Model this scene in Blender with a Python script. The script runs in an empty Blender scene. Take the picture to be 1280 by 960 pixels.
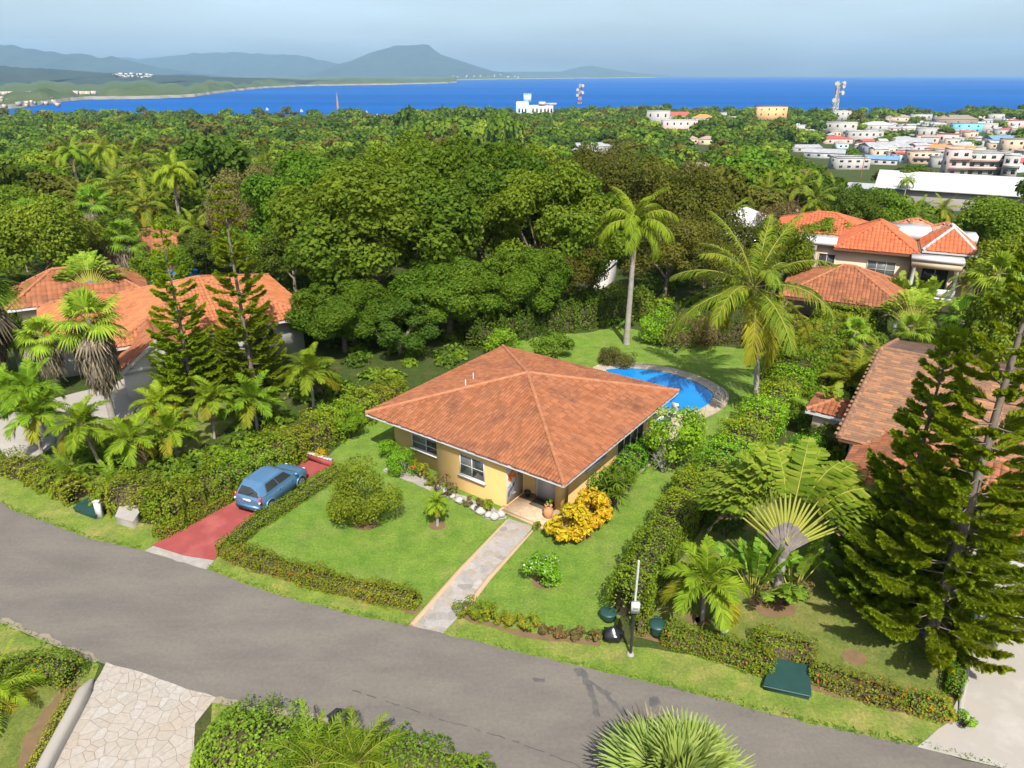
import bpy, math, random
import numpy as np
# ------------------------------------------------------------------ camera, sky, sun, exposure
sc = bpy.context.scene
col = sc.collection
CAMH, FPX, PITCH = 20.0, 888.0, math.radians(23.66)
cam_d = bpy.data.cameras.new('camera'); cam = bpy.data.objects.new('camera', cam_d); col.objects.link(cam)
cam.location = (0, 0, CAMH); cam.rotation_euler = (math.pi/2 - PITCH, 0, 0)
cam_d.sensor_width = 36.0; cam_d.lens = 36.0*FPX/1280.0; cam_d.clip_start = 0.5; cam_d.clip_end = 60000
sc.camera = cam
SUN_EL, SUN_AZ = math.radians(52), math.radians(172)      # azimuth measured clockwise from +Y; the sun stands behind the camera
wd = bpy.data.worlds.new('World'); sc.world = wd; wd.use_nodes = True
nt = wd.node_tree; nt.nodes.clear()
o_ = nt.nodes.new('ShaderNodeOutputWorld'); bg = nt.nodes.new('ShaderNodeBackground'); bg.inputs[1].default_value = 0.108
sky = nt.nodes.new('ShaderNodeTexSky'); sky.sky_type = 'NISHITA'; sky.sun_disc = False
sky.sun_elevation = SUN_EL; sky.sun_rotation = SUN_AZ; sky.altitude = 50; sky.air_density = 1.0; sky.dust_density = 3.0; sky.ozone_density = 1.2
tc = nt.nodes.new('ShaderNodeTexCoord'); mp = nt.nodes.new('ShaderNodeMapping'); mp.inputs['Scale'].default_value = (1.2, 1.2, 7.0)
nz = nt.nodes.new('ShaderNodeTexNoise'); nz.inputs['Scale'].default_value = 1.6; nz.inputs['Detail'].default_value = 7; nz.inputs['Roughness'].default_value = .55
rp = nt.nodes.new('ShaderNodeValToRGB'); rp.color_ramp.elements[0].position = .42; rp.color_ramp.elements[1].position = .72
rp.color_ramp.elements[1].color = (.30, .30, .30, 1)
mx = nt.nodes.new('ShaderNodeMix'); mx.data_type = 'RGBA'; mx.inputs[7].default_value = (5.0, 6.2, 7.7, 1)
L_ = nt.links.new
L_(tc.outputs['Generated'], mp.inputs[0]); L_(mp.outputs[0], nz.inputs['Vector']); L_(nz.outputs[0], rp.inputs[0])
L_(rp.outputs[0], mx.inputs[0]); hs = nt.nodes.new('ShaderNodeHueSaturation'); hs.inputs['Saturation'].default_value = 1.0; L_(sky.outputs[0], hs.inputs['Color']); L_(hs.outputs[0], mx.inputs[6]); L_(mx.outputs[2], bg.inputs[0]); L_(bg.outputs[0], o_.inputs[0])
sd = bpy.data.lights.new('sun', 'SUN'); sd.energy = 4.6; sd.angle = math.radians(.53); sd.color = (1.0, .955, .88)
sun = bpy.data.objects.new('sun', sd); col.objects.link(sun)
sun.rotation_euler = (math.pi/2 - SUN_EL, 0, math.pi - SUN_AZ)
sun.location = (0, -40, 80)
vs = sc.view_settings; vs.view_transform = 'Standard'; vs.look = 'None'; vs.gamma = 1; vs.use_curve_mapping = False; vs.exposure = 0.87
cy = sc.cycles; cy.use_denoising = True; cy.max_bounces = 8; cy.diffuse_bounces = 6; cy.transmission_bounces = 4; cy.glossy_bounces = 3; cy.volume_bounces = 0
cy.use_adaptive_sampling = True; cy.adaptive_threshold = 0.02
cy.sample_clamp_indirect = 6

# ------------------------------------------------------------------ pixel <-> place helpers (photo pixels, 1280 x 960)
SP, CP = math.sin(PITCH), math.cos(PITCH)
def A3(*v): return np.array(v, float)
def ray(px, py):
    u, v = (px-640)/FPX, (py-480)/FPX
    return A3(u, CP - v*SP, -(SP + v*CP))
def G(px, py, z=0.0):
    r = ray(px, py); return A3(0, 0, CAMH) + r*((z-CAMH)/r[2])
def V(px, py, Y):
    r = ray(px, py); return A3(0, 0, CAMH) + r*(Y/r[1])
def PX(p):
    x, y, z = p[0], p[1], p[2]-CAMH
    d = max(y*CP - z*SP, .1); return 640 + FPX*x/d, 480 - FPX*(y*SP + z*CP)/d, d
TY = [-200, 62, 100, 150, 220, 300, 450, 700, 1000, 1160, 1240, 1400]
TZ = [0, 0, -2, -6, -12, -18, -25, -31, -36, -38.2, -43, -55]
def tz(x, y): return float(np.interp(y, TY, TZ))
def T(px, py, up=0.0):
    r = ray(px, py); k = 5.0
    for _ in range(4000):
        p = A3(0, 0, CAMH) + r*k
        if p[2] <= tz(p[0], p[1]) + up: return A3(p[0], p[1], tz(p[0], p[1]))
        k *= 1.003
    return A3(p[0], p[1], tz(p[0], p[1]))

# ------------------------------------------------------------------ mesh builder
class MB:
    def __init__(s): s.v = []; s.f = []; s.n = 0
    def add(s, V_, F_, mi=0):
        V_ = np.asarray(V_, float).reshape(-1, 3); F_ = np.asarray(F_, int)
        if F_.ndim == 1: F_ = F_[None]
        s.v.append(V_); s.f.append((F_ + s.n, mi)); s.n += len(V_)
    def mesh(s, name, mats, smooth=False):
        me = bpy.data.meshes.new(name)
        Vv = np.concatenate(s.v) if s.v else np.zeros((0, 3))
        me.vertices.add(len(Vv)); me.vertices.foreach_set('co', Vv.astype(np.float32).ravel())
        loops = np.concatenate([f.ravel() for f, _ in s.f]); tot = np.concatenate([np.full(len(f), f.shape[1]) for f, _ in s.f])
        mi = np.concatenate([np.full(len(f), m) for f, m in s.f]); st = np.concatenate([[0], np.cumsum(tot)[:-1]])
        me.loops.add(len(loops)); me.loops.foreach_set('vertex_index', loops.astype(np.int32))
        me.polygons.add(len(tot)); me.polygons.foreach_set('loop_start', st.astype(np.int32)); me.polygons.foreach_set('loop_total', tot.astype(np.int32))
        me.polygons.foreach_set('material_index', mi.astype(np.int32))
        if smooth: me.polygons.foreach_set('use_smooth', np.ones(len(tot), bool))
        me.update(calc_edges=True)
        for m in (mats if isinstance(mats, (list, tuple)) else [mats]): me.materials.append(m)
        return me
    def arrays(s): return np.concatenate(s.v), s.f
def link(name, me, parent=None, loc=None, rz=0):
    o = bpy.data.objects.new(name, me); col.objects.link(o)
    if parent is not None: o.parent = parent
    if loc is not None: o.location = tuple(loc)
    o.rotation_euler.z = rz
    return o
def tag(o, label=None, cat=None, group=None, kind=None):
    if label: o['label'] = label
    if cat: o['category'] = cat
    if group: o['group'] = group
    if kind: o['kind'] = kind
    return o
def root(name, loc, label, cat, group=None, rz=0, scale=1.0):
    o = link(name, None, None, loc, rz); o.scale = (scale,)*3 if not isinstance(scale, tuple) else scale
    o.empty_display_size = .3
    return tag(o, label, cat, group)
def part(name, mb, mats, parent, smooth=False, label=None):
    o = link(name, mb.mesh(name, mats, smooth), parent)
    if label: o['label'] = label
    return o

def box(mb, x0, x1, y0, y1, z0, z1, mi=0):
    v = [(x, y, z) for z in (z0, z1) for y in (y0, y1) for x in (x0, x1)]
    mb.add(v, [(0, 2, 3, 1), (4, 5, 7, 6), (0, 1, 5, 4), (2, 6, 7, 3), (0, 4, 6, 2), (1, 3, 7, 5)], mi)
def unit(v): v = np.asarray(v, float); return v/(np.linalg.norm(v)+1e-12)
def tube(mb, pts, rad, seg=8, mi=0, cap=True):
    pts = np.asarray(pts, float); n = len(pts); rad = np.broadcast_to(rad, (n,)); vs_ = []
    ref = A3(0, 0, 1) if abs(unit(pts[-1]-pts[0])[2]) < .9 else A3(1, 0, 0)
    for i in range(n):
        t = unit(pts[min(i+1, n-1)] - pts[max(i-1, 0)]); a = unit(np.cross(t, ref)); b = np.cross(t, a)
        for k in range(seg):
            th = 2*math.pi*k/seg; vs_.append(pts[i] + rad[i]*(a*math.cos(th) + b*math.sin(th)))
    fs = [(i*seg+k, i*seg+(k+1) % seg, (i+1)*seg+(k+1) % seg, (i+1)*seg+k) for i in range(n-1) for k in range(seg)]
    mb.add(vs_, fs, mi)
    if cap:
        mb.add(vs_[-seg:], [list(range(seg))], mi); mb.add(vs_[:seg], [list(range(seg))[::-1]], mi)
def lathe(mb, prof, seg=16, mi=0, c=(0, 0, 0)):
    vs_ = [(c[0]+r*math.cos(2*math.pi*k/seg), c[1]+r*math.sin(2*math.pi*k/seg), c[2]+z) for r, z in prof for k in range(seg)]
    fs = [(i*seg+k, i*seg+(k+1) % seg, (i+1)*seg+(k+1) % seg, (i+1)*seg+k) for i in range(len(prof)-1) for k in range(seg)]
    mb.add(vs_, fs, mi)
def prism(mb, poly, z0, z1, mi=0):
    n = len(poly); v = [(p[0], p[1], z0) for p in poly] + [(p[0], p[1], z1) for p in poly]
    mb.add(v, [[i, (i+1) % n, n+(i+1) % n, n+i] for i in range(n)], mi); mb.add(v, [list(range(n, 2*n))], mi)
def quad(mb, a, b, c, d, mi=0): mb.add([a, b, c, d], [(0, 1, 2, 3)], mi)

# ------------------------------------------------------------------ materials
def _nodes(name):
    m = bpy.data.materials.new(name); m.use_nodes = True; t = m.node_tree
    return m, t, t.nodes['Principled BSDF'], t.links.new
def rgba(c): return (c[0], c[1], c[2], 1)
def ramp(t, fac, stops, L):
    r = t.nodes.new('ShaderNodeValToRGB'); e = r.color_ramp.elements
    while len(e) < len(stops): e.new(.5)
    for k, (p, c) in enumerate(stops): e[k].position = p; e[k].color = rgba(c)
    L(fac, r.inputs[0]); return r.outputs[0]
def noise(t, L, scale, detail=4, rough=.55, coord='Object', stretch=None, dist=0):
    tcn = t.nodes.new('ShaderNodeTexCoord'); n = t.nodes.new('ShaderNodeTexNoise')
    n.inputs['Scale'].default_value = scale; n.inputs['Detail'].default_value = detail; n.inputs['Roughness'].default_value = rough; n.inputs['Distortion'].default_value = dist
    src = tcn.outputs[coord]
    if stretch:
        mpn = t.nodes.new('ShaderNodeMapping'); mpn.inputs['Scale'].default_value = stretch; L(src, mpn.inputs[0]); src = mpn.outputs[0]
    L(src, n.inputs['Vector']); return n.outputs[0]
def mixc(t, L, fac, a, b, mode='MIX'):
    n = t.nodes.new('ShaderNodeMix'); n.data_type = 'RGBA'; n.blend_type = mode
    for s_, i in ((fac, 0), (a, 6), (b, 7)):
        if hasattr(s_, 'is_linked'): L(s_, n.inputs[i])
        elif i == 0: n.inputs[i].default_value = s_
        else: n.inputs[i].default_value = rgba(s_)
    return n.outputs[2]
def bump(t, L, h, bs, strength=.3, dist=.02):
    b = t.nodes.new('ShaderNodeBump'); b.inputs['Strength'].default_value = strength; b.inputs['Distance'].default_value = dist
    L(h, b.inputs['Height']); L(b.outputs[0], bs.inputs['Normal'])
def mat(name, c1, c2=None, scale=3, rough=.8, spec=.3, metal=0, bumpk=0, bscale=None, island=0, c3=None):
    m, t, bs, L = _nodes(name); c2 = c2 or tuple(x*.8 for x in c1)
    f = noise(t, L, scale, 6, .6)
    c = ramp(t, f, [(.3, c1), (.7, c2)] if c3 is None else [(.3, c1), (.5, c2), (.72, c3)], L)
    if island:
        g = t.nodes.new('ShaderNodeNewGeometry'); hv = t.nodes.new('ShaderNodeHueSaturation')
        ma = t.nodes.new('ShaderNodeMapRange'); ma.inputs[3].default_value = 1-island; ma.inputs[4].default_value = 1+island
        L(g.outputs['Random Per Island'], ma.inputs[0]); L(ma.outputs[0], hv.inputs['Value']); L(c, hv.inputs['Color']); c = hv.outputs[0]
    L(c, bs.inputs['Base Color']); bs.inputs['Roughness'].default_value = rough; bs.inputs['Specular IOR Level'].default_value = spec; bs.inputs['Metallic'].default_value = metal
    if bumpk: bump(t, L, noise(t, L, bscale or scale*6, 5), bs, bumpk)
    return m
def foliage(name, c1, c2, c3=None, trans=.35, var=.18, rough=.7, spec=.10, pos=None):
    c1, c2 = [(c[0]*1.75, c[1]*1.52, c[2]*1.0) if name[:5] in ('leaf_', 'needl') and 'dead' not in name and 'skirt' not in name and 'croton' not in name else c for c in (c1, c2)]; c3 = c3 and (c3[0]*1.35, c3[1]*1.3, c3[2])
    m, t, bs, L = _nodes(name)
    g = t.nodes.new('ShaderNodeNewGeometry')
    st = [(0, c1), (.75, c2)] + ([(1.0, c3)] if c3 else [])
    c = ramp(t, g.outputs['Random Per Island'], st, L)
    oi = t.nodes.new('ShaderNodeObjectInfo'); hv = t.nodes.new('ShaderNodeHueSaturation')
    a = t.nodes.new('ShaderNodeMapRange'); a.inputs[3].default_value = 1-var; a.inputs[4].default_value = 1+var*1.2
    b = t.nodes.new('ShaderNodeMapRange'); b.inputs[3].default_value = .5-var*.1; b.inputs[4].default_value = .5+var*.1
    ml = t.nodes.new('ShaderNodeMath'); ml.operation = 'FRACT'; m7 = t.nodes.new('ShaderNodeMath'); m7.operation = 'MULTIPLY'; m7.inputs[1].default_value = 7.31
    L(oi.outputs['Random'], a.inputs[0]); L(oi.outputs['Random'], m7.inputs[0]); L(m7.outputs[0], ml.inputs[0]); L(ml.outputs[0], b.inputs[0])
    L(a.outputs[0], hv.inputs['Value']); L(b.outputs[0], hv.inputs['Hue']); L(c, hv.inputs['Color'])
    cc = hv.outputs[0]
    n_ = noise(t, L, .35, 2)
    cc = mixc(t, L, n_, cc, mixc(t, L, 1.0, cc, (.72, .70, .6), 'MULTIPLY'))
    n2 = ramp(t, noise(t, L, .085, 2, .5), [(.35, (.70, .80, .75)), (.65, (1.30, 1.15, 1.0))], L); cc = mixc(t, L, 1.0, cc, n2, 'MULTIPLY')
    L(cc, bs.inputs['Base Color']); bs.inputs['Roughness'].default_value = rough; bs.inputs['Specular IOR Level'].default_value = spec
    tr = t.nodes.new('ShaderNodeBsdfTranslucent'); ms = t.nodes.new('ShaderNodeMixShader'); ms.inputs[0].default_value = trans
    yl = mixc(t, L, 1.0, cc, (1.25, 1.15, .5), 'MULTIPLY'); L(yl, tr.inputs[0])
    L(bs.outputs[0], ms.inputs[1]); L(tr.outputs[0], ms.inputs[2]); L(ms.outputs[0], t.nodes['Material Output'].inputs[0])
    return m

M = {}
M['mango'] = foliage('leaf_mango', (.040, .094, .011), (.082, .156, .019), (.130, .195, .030), trans=.5)
M['dark'] = foliage('leaf_dark', (.024, .055, .010), (.055, .100, .016), (.088, .140, .026), trans=.4)
M['mid'] = foliage('leaf_mid', (.050, .100, .012), (.100, .175, .020), (.15, .21, .03), trans=.42)
M['light'] = foliage('leaf_light', (.050, .110, .014), (.095, .180, .024), (.135, .215, .04))
M['olive'] = foliage('leaf_olive', (.042, .060, .012), (.070, .092, .020), (.085, .082, .028), trans=.4)
M['grey'] = foliage('leaf_grey', (.060, .062, .032), (.10, .10, .058), (.13, .115, .08))
M['hedge'] = foliage('leaf_hedge', (.055, .105, .010), (.135, .195, .020), (.21, .23, .03))
M['hedgey'] = foliage('leaf_hedge_yellow', (.062, .105, .012), (.125, .178, .020), (.145, .178, .025))
M['bright'] = foliage('leaf_bright', (.055, .15, .012), (.12, .27, .02), (.19, .33, .04))
M['croton'] = foliage('leaf_croton', (.40, .285, .015), (.56, .40, .02), (.27, .30, .02), trans=.25)
M['flower'] = foliage('petal_orange', (.45, .09, .015), (.5, .14, .02), trans=.2)
M['white_petal'] = foliage('petal_white', (.6, .55, .55), (.65, .6, .55), trans=.2)
M['palm'] = foliage('leaf_palm', (.070, .14, .014), (.145, .25, .022), (.22, .30, .03), trans=.42)
M['palmy'] = foliage('leaf_palm_yellow', (.095, .135, .012), (.165, .185, .018), (.20, .16, .024))
M['coco'] = foliage('leaf_coconut', (.050, .105, .014), (.115, .18, .024), (.21, .21, .03))
M['fan'] = foliage('leaf_fan', (.07, .15, .02), (.13, .24, .03), (.22, .26, .05), trans=.3)
M['fan_pale'] = foliage('leaf_fan_pale', (.13, .19, .07), (.19, .25, .095), (.30, .33, .16), trans=.25)
M['trav'] = foliage('leaf_traveller', (.06, .14, .016), (.13, .23, .03), (.22, .28, .06), trans=.35)
M['pine'] = foliage('needle_pine', (.105, .185, .012), (.185, .265, .016), (.26, .31, .024), trans=.55)
M['deadleaf'] = foliage('leaf_dead', (.16, .115, .075), (.26, .20, .15), (.30, .16, .07), trans=.15)
M['skirt'] = foliage('leaf_skirt', (.10, .075, .055), (.20, .165, .14), (.27, .225, .19), trans=.1)
M['rachis'] = mat('rachis', (.26, .24, .05), (.20, .19, .04), 4)
M['petiole'] = mat('petiole_yellow', (.36, .33, .05), (.24, .26, .05), 1.5)
M['trunk'] = mat('bark', (.12, .095, .07), (.19, .16, .125), 4, .9, .1, bumpk=.6, bscale=14)
M['palmtrunk'] = mat('palm_bark', (.20, .175, .15), (.30, .27, .235), 2.5, .9, .1, bumpk=.4, bscale=9)
M['shaft'] = mat('palm_crownshaft', (.10, .19, .04), (.14, .22, .05), 2)
M['twig'] = mat('twig', (.05, .042, .025), (.075, .06, .035), 5, .95, .05)
M['petiole_flat'] = mat('petiole_flat', (.23, .225, .03), (.15, .19, .028), 1.8)
M['sheath'] = mat('leaf_sheath', (.22, .185, .18), (.13, .10, .10), 3, .8)

# ------------------------------------------------------------------ vegetation builders
def leafcloud(mb, P, N, size, aspect, rng, mi=0, jit=.5):
    n = len(P); N = N + rng.normal(0, jit, (n, 3)); N /= np.linalg.norm(N, axis=1)[:, None] + 1e-9
    R = rng.normal(size=(n, 3)); Tn = np.cross(N, R); Tn /= np.linalg.norm(Tn, axis=1)[:, None] + 1e-9
    B = np.cross(N, Tn); s_ = (size*rng.uniform(.65, 1.35, n))[:, None]
    V_ = np.stack([P - Tn*s_*.5, P + B*s_*aspect*.5 - Tn*s_*.05, P + Tn*s_*.5, P - B*s_*aspect*.5 - Tn*s_*.05], 1).reshape(-1, 3)
    mb.add(V_, np.arange(4*n).reshape(n, 4), mi)
def rand_dir(rng, n):
    d = rng.normal(size=(n, 3)); return d/np.linalg.norm(d, axis=1)[:, None]
def crown(mb, rng, R, cz, nl, n, size, lobe=.34, aspect=.6, mi=0, low=-.35, fill=.25, flat=1.0, cx=0, cyy=0, mi2=None, f2=0.0):
    R = np.asarray(R, float); d = rand_dir(rng, nl*4); d = d[d[:, 2] > low][:nl]; nl = len(d)
    C = d*R*rng.uniform(.52, .88, (nl, 1)); lr = lobe*R.mean()*rng.uniform(.7, 1.35, nl)
    k = rng.choice(nl, n, p=lr**2/np.sum(lr**2)); dd = rand_dir(rng, n); out = d[k]
    dd = dd + out*.40 + A3(0, 0, .10); dd /= np.linalg.norm(dd, axis=1)[:, None]
    rr = lr[k]*np.where(rng.random(n) < fill, rng.uniform(.2, .9, n), rng.uniform(.82, 1.08, n))
    P = C[k] + dd*rr[:, None]*A3(1, 1, .8*flat) + A3(cx, cyy, cz)
    Nn = dd + A3(0, 0, .35)
    if mi2 is not None:
        s2 = rng.random(n) < f2
        leafcloud(mb, P[~s2], Nn[~s2], size, aspect, rng, mi); leafcloud(mb, P[s2], Nn[s2], size, aspect, rng, mi2)
    else: leafcloud(mb, P, Nn, size, aspect, rng, mi)
    return C + A3(cx, cyy, cz)
def limbs(mb, rng, base_h, r0, targets, mi=0, bend=.3):
    h = base_h
    tube(mb, [(0, 0, -.3), (r0*.3, 0, h*.4), (r0*.2, r0*.4, h)], [r0*1.25, r0*.9, r0*.7], 8, mi)
    for t in targets:
        m_ = A3(t[0]*.45, t[1]*.45, h + (t[2]-h)*.35) + rng.normal(0, bend, 3)
        tube(mb, [(r0*.2, r0*.4, h*.95), m_, t], [r0*.5, r0*.32, r0*.1], 6, mi, cap=False)
def frond(mb, rng, o, az, e0, L, droop, pairs, ll, lw, ldroop=.25, mi=0, mr=1, vup=.15, rr=.025, m=12, start=.14, pw=1.4, spread=(65, 30)):
    u = np.linspace(0, 1, m+1); el = e0 - droop*u**pw; H = A3(math.cos(az), math.sin(az), 0); S = A3(-math.sin(az), math.cos(az), 0)
    dr = np.cos(el)*L/m; dz = np.sin(el)*L/m
    r = np.concatenate([[0], np.cumsum(dr[:-1])]); z = np.concatenate([[0], np.cumsum(dz[:-1])])
    side = rng.normal(0, .12)*L*u**2
    P = np.asarray(o) + r[:, None]*H + z[:, None]*A3(0, 0, 1) + side[:, None]*S
    tube(mb, P, np.linspace(rr, rr*.25, m+1), 3, mr, cap=False)
    ui = np.linspace(start, .995, pairs); ui = np.concatenate([ui, ui]); sg = np.concatenate([np.ones(pairs), -np.ones(pairs)])
    ui = np.clip(ui + rng.normal(0, .006, len(ui)), start, 1)
    p = np.stack([np.interp(ui, u, P[:, k]) for k in range(3)], 1); e = np.interp(ui, u, el)
    Tt = np.cos(e)[:, None]*H + np.sin(e)[:, None]*A3(0, 0, 1); Nn = -np.sin(e)[:, None]*H + np.cos(e)[:, None]*A3(0, 0, 1)
    a = np.radians(np.interp(ui, [0, 1], spread)) + rng.normal(0, .09, len(ui))
    D = S*(sg*np.sin(a))[:, None] + Tt*np.cos(a)[:, None] + Nn*(vup + rng.normal(0, .08, len(ui)))[:, None]
    D /= np.linalg.norm(D, axis=1)[:, None]
    l = ll*(np.sin(np.pi*np.clip(.16 + .80*ui, 0, 1))**.55)*rng.uniform(.88, 1.08, len(ui)); l = l[:, None]
    W = np.cross(D, Nn); W /= np.linalg.norm(W, axis=1)[:, None] + 1e-9; W = W*lw
    dn = A3(0, 0, -1)*ldroop
    mid = p + D*l*.55 + dn*l*.25; tip = p + D*l*.98 + dn*l
    n = len(ui)
    V_ = np.stack([p - W*.3, p + W*.3, mid + W*.5, mid - W*.5, tip + W*.08, tip - W*.08], 1).reshape(-1, 3)
    b = np.arange(n)[:, None]*6
    mb.add(V_, np.concatenate([b + [[0, 1, 2, 3]], b + [[3, 2, 4, 5]]]), mi)
def pinnate_crown(mb, rng, o, n, L, emax=75, emin=-25, droop=75, pairs=34, ll=.75, lw=.05, ldroop=.3, mats=(0, 1), yellow=None, ny=0, **kw):
    for k in range(n):
        f = k/(n-1); az = k*2.39996 + rng.normal(0, .12); e = math.radians(emax + (emin-emax)*f**.9 + rng.normal(0, 4))
        dr = math.radians(droop*rng.uniform(.8, 1.2))*(1 if f > .15 else .55)
        frond(mb, rng, o, az, e, L*rng.uniform(.88, 1.06), dr, pairs, ll, lw, ldroop, yellow if (yellow is not None and k >= n-ny) else mats[0], mats[1], **kw)
def fan_leaf(mb, rng, o, d, plen, r, nseg=24, ang=115, mi=0, mp=1, droop=.2, pr=.018):
    o = np.asarray(o, float); d = unit(d); s_ = unit(np.cross(d, A3(0, 0, 1)) + 1e-6); up = unit(np.cross(s_, d))
    hub = o + d*plen + A3(0, 0, -.12*plen); tube(mb, [o, o + d*plen*.5 + A3(0, 0, .02), hub], [pr, pr*.8, pr*.6], 3, mp, cap=False)
    d2 = unit(d - A3(0, 0, droop)); up2 = unit(np.cross(s_, d2)); st = math.radians(2*ang/(nseg-1)); Vs = []; Fs = []
    for k in range(nseg):
        th = math.radians(-ang) + st*k; q = d2*math.cos(th) + s_*math.sin(th) + up2*(.16*math.cos(th*1.5) - .08); qs = -d2*math.sin(th) + s_*math.cos(th)
        rr = r*(.72 + .28*math.cos(th*.8))*rng.uniform(.93, 1.05); w = rr*.6*math.tan(st/2)*1.12
        m_ = hub + q*rr*.6 + up2*((k % 2)-.5)*.05*r; tip = hub + q*rr + A3(0, 0, -droop*rr*rng.uniform(.4, 1.1))
        b = len(Vs); Vs += [hub, m_ - qs*w, m_ + qs*w, tip - qs*w*.12, tip + qs*w*.12]; Fs.append((b, b+1, b+2)); 
        mb.add([hub, m_ - qs*w, m_ + qs*w], [(0, 1, 2)], mi); mb.add([m_ - qs*w, m_ + qs*w, tip + qs*w*.12, tip - qs*w*.12], [(0, 1, 2, 3)], mi)
def skirt(mb, rng, z0, z1, r0, r1, n, mi=0):
    """hanging dead fan leaves round a trunk from height z1 down to z0"""
    for k in range(n):
        f = rng.random()**.8; z = z1 - f*(z1-z0)*.75; az = rng.uniform(0, 2*math.pi); rad = r0 + (r1-r0)*math.sin(math.pi*min(1, .15+f*.85)) 
        H = A3(math.cos(az), math.sin(az), 0); S = A3(-math.sin(az), math.cos(az), 0); L = rng.uniform(.9, 1.7)
        for j in range(4):
            a = rng.normal(0, .22); w = rng.uniform(.03, .07); p = H*rad*rng.uniform(.4, .8) + A3(0, 0, z); m_ = p + H*rad*.35 + S*a*L*.5 - A3(0, 0, L*.5); t_ = m_ - H*rad*rng.uniform(0, .35) + S*a*L*.5 - A3(0, 0, L*.55)
            mb.add([p - S*w*.4, p + S*w*.4, m_ + S*w, m_ - S*w, t_ + S*w*.3, t_ - S*w*.3], [(0, 1, 2, 3), (3, 2, 4, 5)], mi)
def brush(mb, rng, a, b, rad, n, mi=0):
    """a needle-covered branchlet from a to b"""
    a = np.asarray(a); b = np.asarray(b); ax = b-a; L = np.linalg.norm(ax); ax = ax/L
    u = np.sort(rng.uniform(0, 1, n)); th = rng.uniform(0, 2*np.pi, n); r1 = unit(np.cross(ax, A3(.3, .2, 1))); r2 = np.cross(ax, r1)
    rd = np.cos(th)[:, None]*r1 + np.sin(th)[:, None]*r2; p = a + u[:, None]*(b-a); rr = (rad*(.55 + .6*np.sin(np.pi*np.clip(u*.9+.1, 0, 1))))[:, None]
    tip = p + rd*rr + ax*rr*1.5; W = np.cross(rd, ax)*.022
    mb.add(np.stack([p - W, p + W, tip + W*.4, tip - W*.4], 1).reshape(-1, 3), np.arange(4*n).reshape(n, 4), mi)
def norfolk(seed, Hh, R, nwh, base=.035, nb=6, dens=1.0, tipup=.75, gap=.0, prof=.9):
    """returns (trunk mesh, crown mesh) of a Norfolk pine"""
    rng = np.random.default_rng(seed); tb = MB(); cb = MB()
    tube(tb, [(0, 0, -.3), (.05, 0, Hh*.3), (0, .06, Hh*.7), (0, 0, Hh)], [.0125*Hh+.03, .0105*Hh, .006*Hh, .015], 8)
    for i in range(nwh):
        f = i/(nwh-1); z = Hh*(base + (1-base)*f**.92); L = R*(1-f)**prof*rng.uniform(.85, 1.12) + .3
        if f > .97: L = .25
        k0 = rng.uniform(0, 6.28)
        nbf = nb + 4 if f < .33 else nb
        for b in range(nbf):
            if gap and f > .4 and rng.random() < gap: continue
            az = k0 + b*2*math.pi/nbf + rng.normal(0, .12); Lb = L*rng.uniform(.8, 1.12); H = A3(math.cos(az), math.sin(az), 0); S = A3(-math.sin(az), math.cos(az), 0)
            us = np.linspace(0, 1, 7); zz = z + Lb*(-.10*us + tipup*us**2.2*.55 + .05*rng.normal()) ; P = H*(us*Lb*(1-.12*us))[:, None] + zz[:, None]*A3(0, 0, 1)
            tube(tb, P, np.linspace(.035, .008, 7)*(.6+.5*(1-f)), 3, 0, cap=False)
            nbr = max(3, int(Lb*6.5*dens)); 
            for q in range(nbr):
                u = .22 + .78*(q+.5)/nbr; c = A3(*[np.interp(u, us, P[:, k]) for k in range(3)])
                for s_ in (-1, 1):
                    l = (.20 + .34*math.sin(math.pi*min(1, u*.85+.1)))*min(1.1, .5+Lb*.25)*rng.uniform(.8, 1.2); aa = math.radians(30 + rng.normal(0, 6))
                    e = c + (H*math.cos(aa) + S*s_*math.sin(aa))*l + A3(0, 0, l*rng.uniform(.10, .45))
                    brush(cb, rng, c, e, .085, int(56*dens), 0)
            brush(cb, rng, P[4], P[6] + H*.15 + A3(0, 0, .08), .1, int(30*dens), 0)
    brush(cb, rng, (0, 0, Hh-.6), (0, 0, Hh+.25), .16, 60, 0)
    return tb.mesh('trunk', [M['trunk']]), cb.mesh('crown', [M['pine']])
def paddle(mb, rng, o, d, plen, bl, w, mi=0, mp=1, arch=.9, strips=16, dead=False, pr=.03, back=A3(0, 0, 0)):
    """long stalked banana-like leaf, blade torn into strips"""
    o = np.asarray(o, float); d = unit(d); e = o + d*plen; tube(mb, [o, o + d*plen*.5, e], [pr*1.3, pr, pr*.8], 4, mp, cap=False)
    m = strips; P = [e]; dd = d.copy(); w = w*1.0
    for k in range(m):
        dd = unit(dd + (A3(0, 0, -1)*arch + back)/m*1.1); P.append(P[-1] + dd*bl/m)
    P = np.array(P); tube(mb, P, np.linspace(pr*.7, .006, m+1), 3, mp, cap=False)
    for k in range(m):
        u = (k+.5)/m; wd_ = w*math.sin(math.pi*min(1, .1+u*.88))**.5; t = unit(P[k+1]-P[k]); s_ = unit(np.cross(t, A3(0, 0, 1)) + 1e-6); n_ = np.cross(s_, t)
        for sg in (-1, 1):
            dr = rng.uniform(-.1, .45); o2 = s_*sg*wd_*rng.uniform(.85, 1.1) + t*wd_*.35 - A3(0, 0, 1)*wd_*dr + n_*.1*wd_
            g = .93 if rng.random() < .5 else 1.0
            mb.add([P[k], P[k] + (P[k+1]-P[k])*g, P[k] + (P[k+1]-P[k])*g + o2, P[k] + o2], [(0, 1, 2, 3)], mi)
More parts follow.
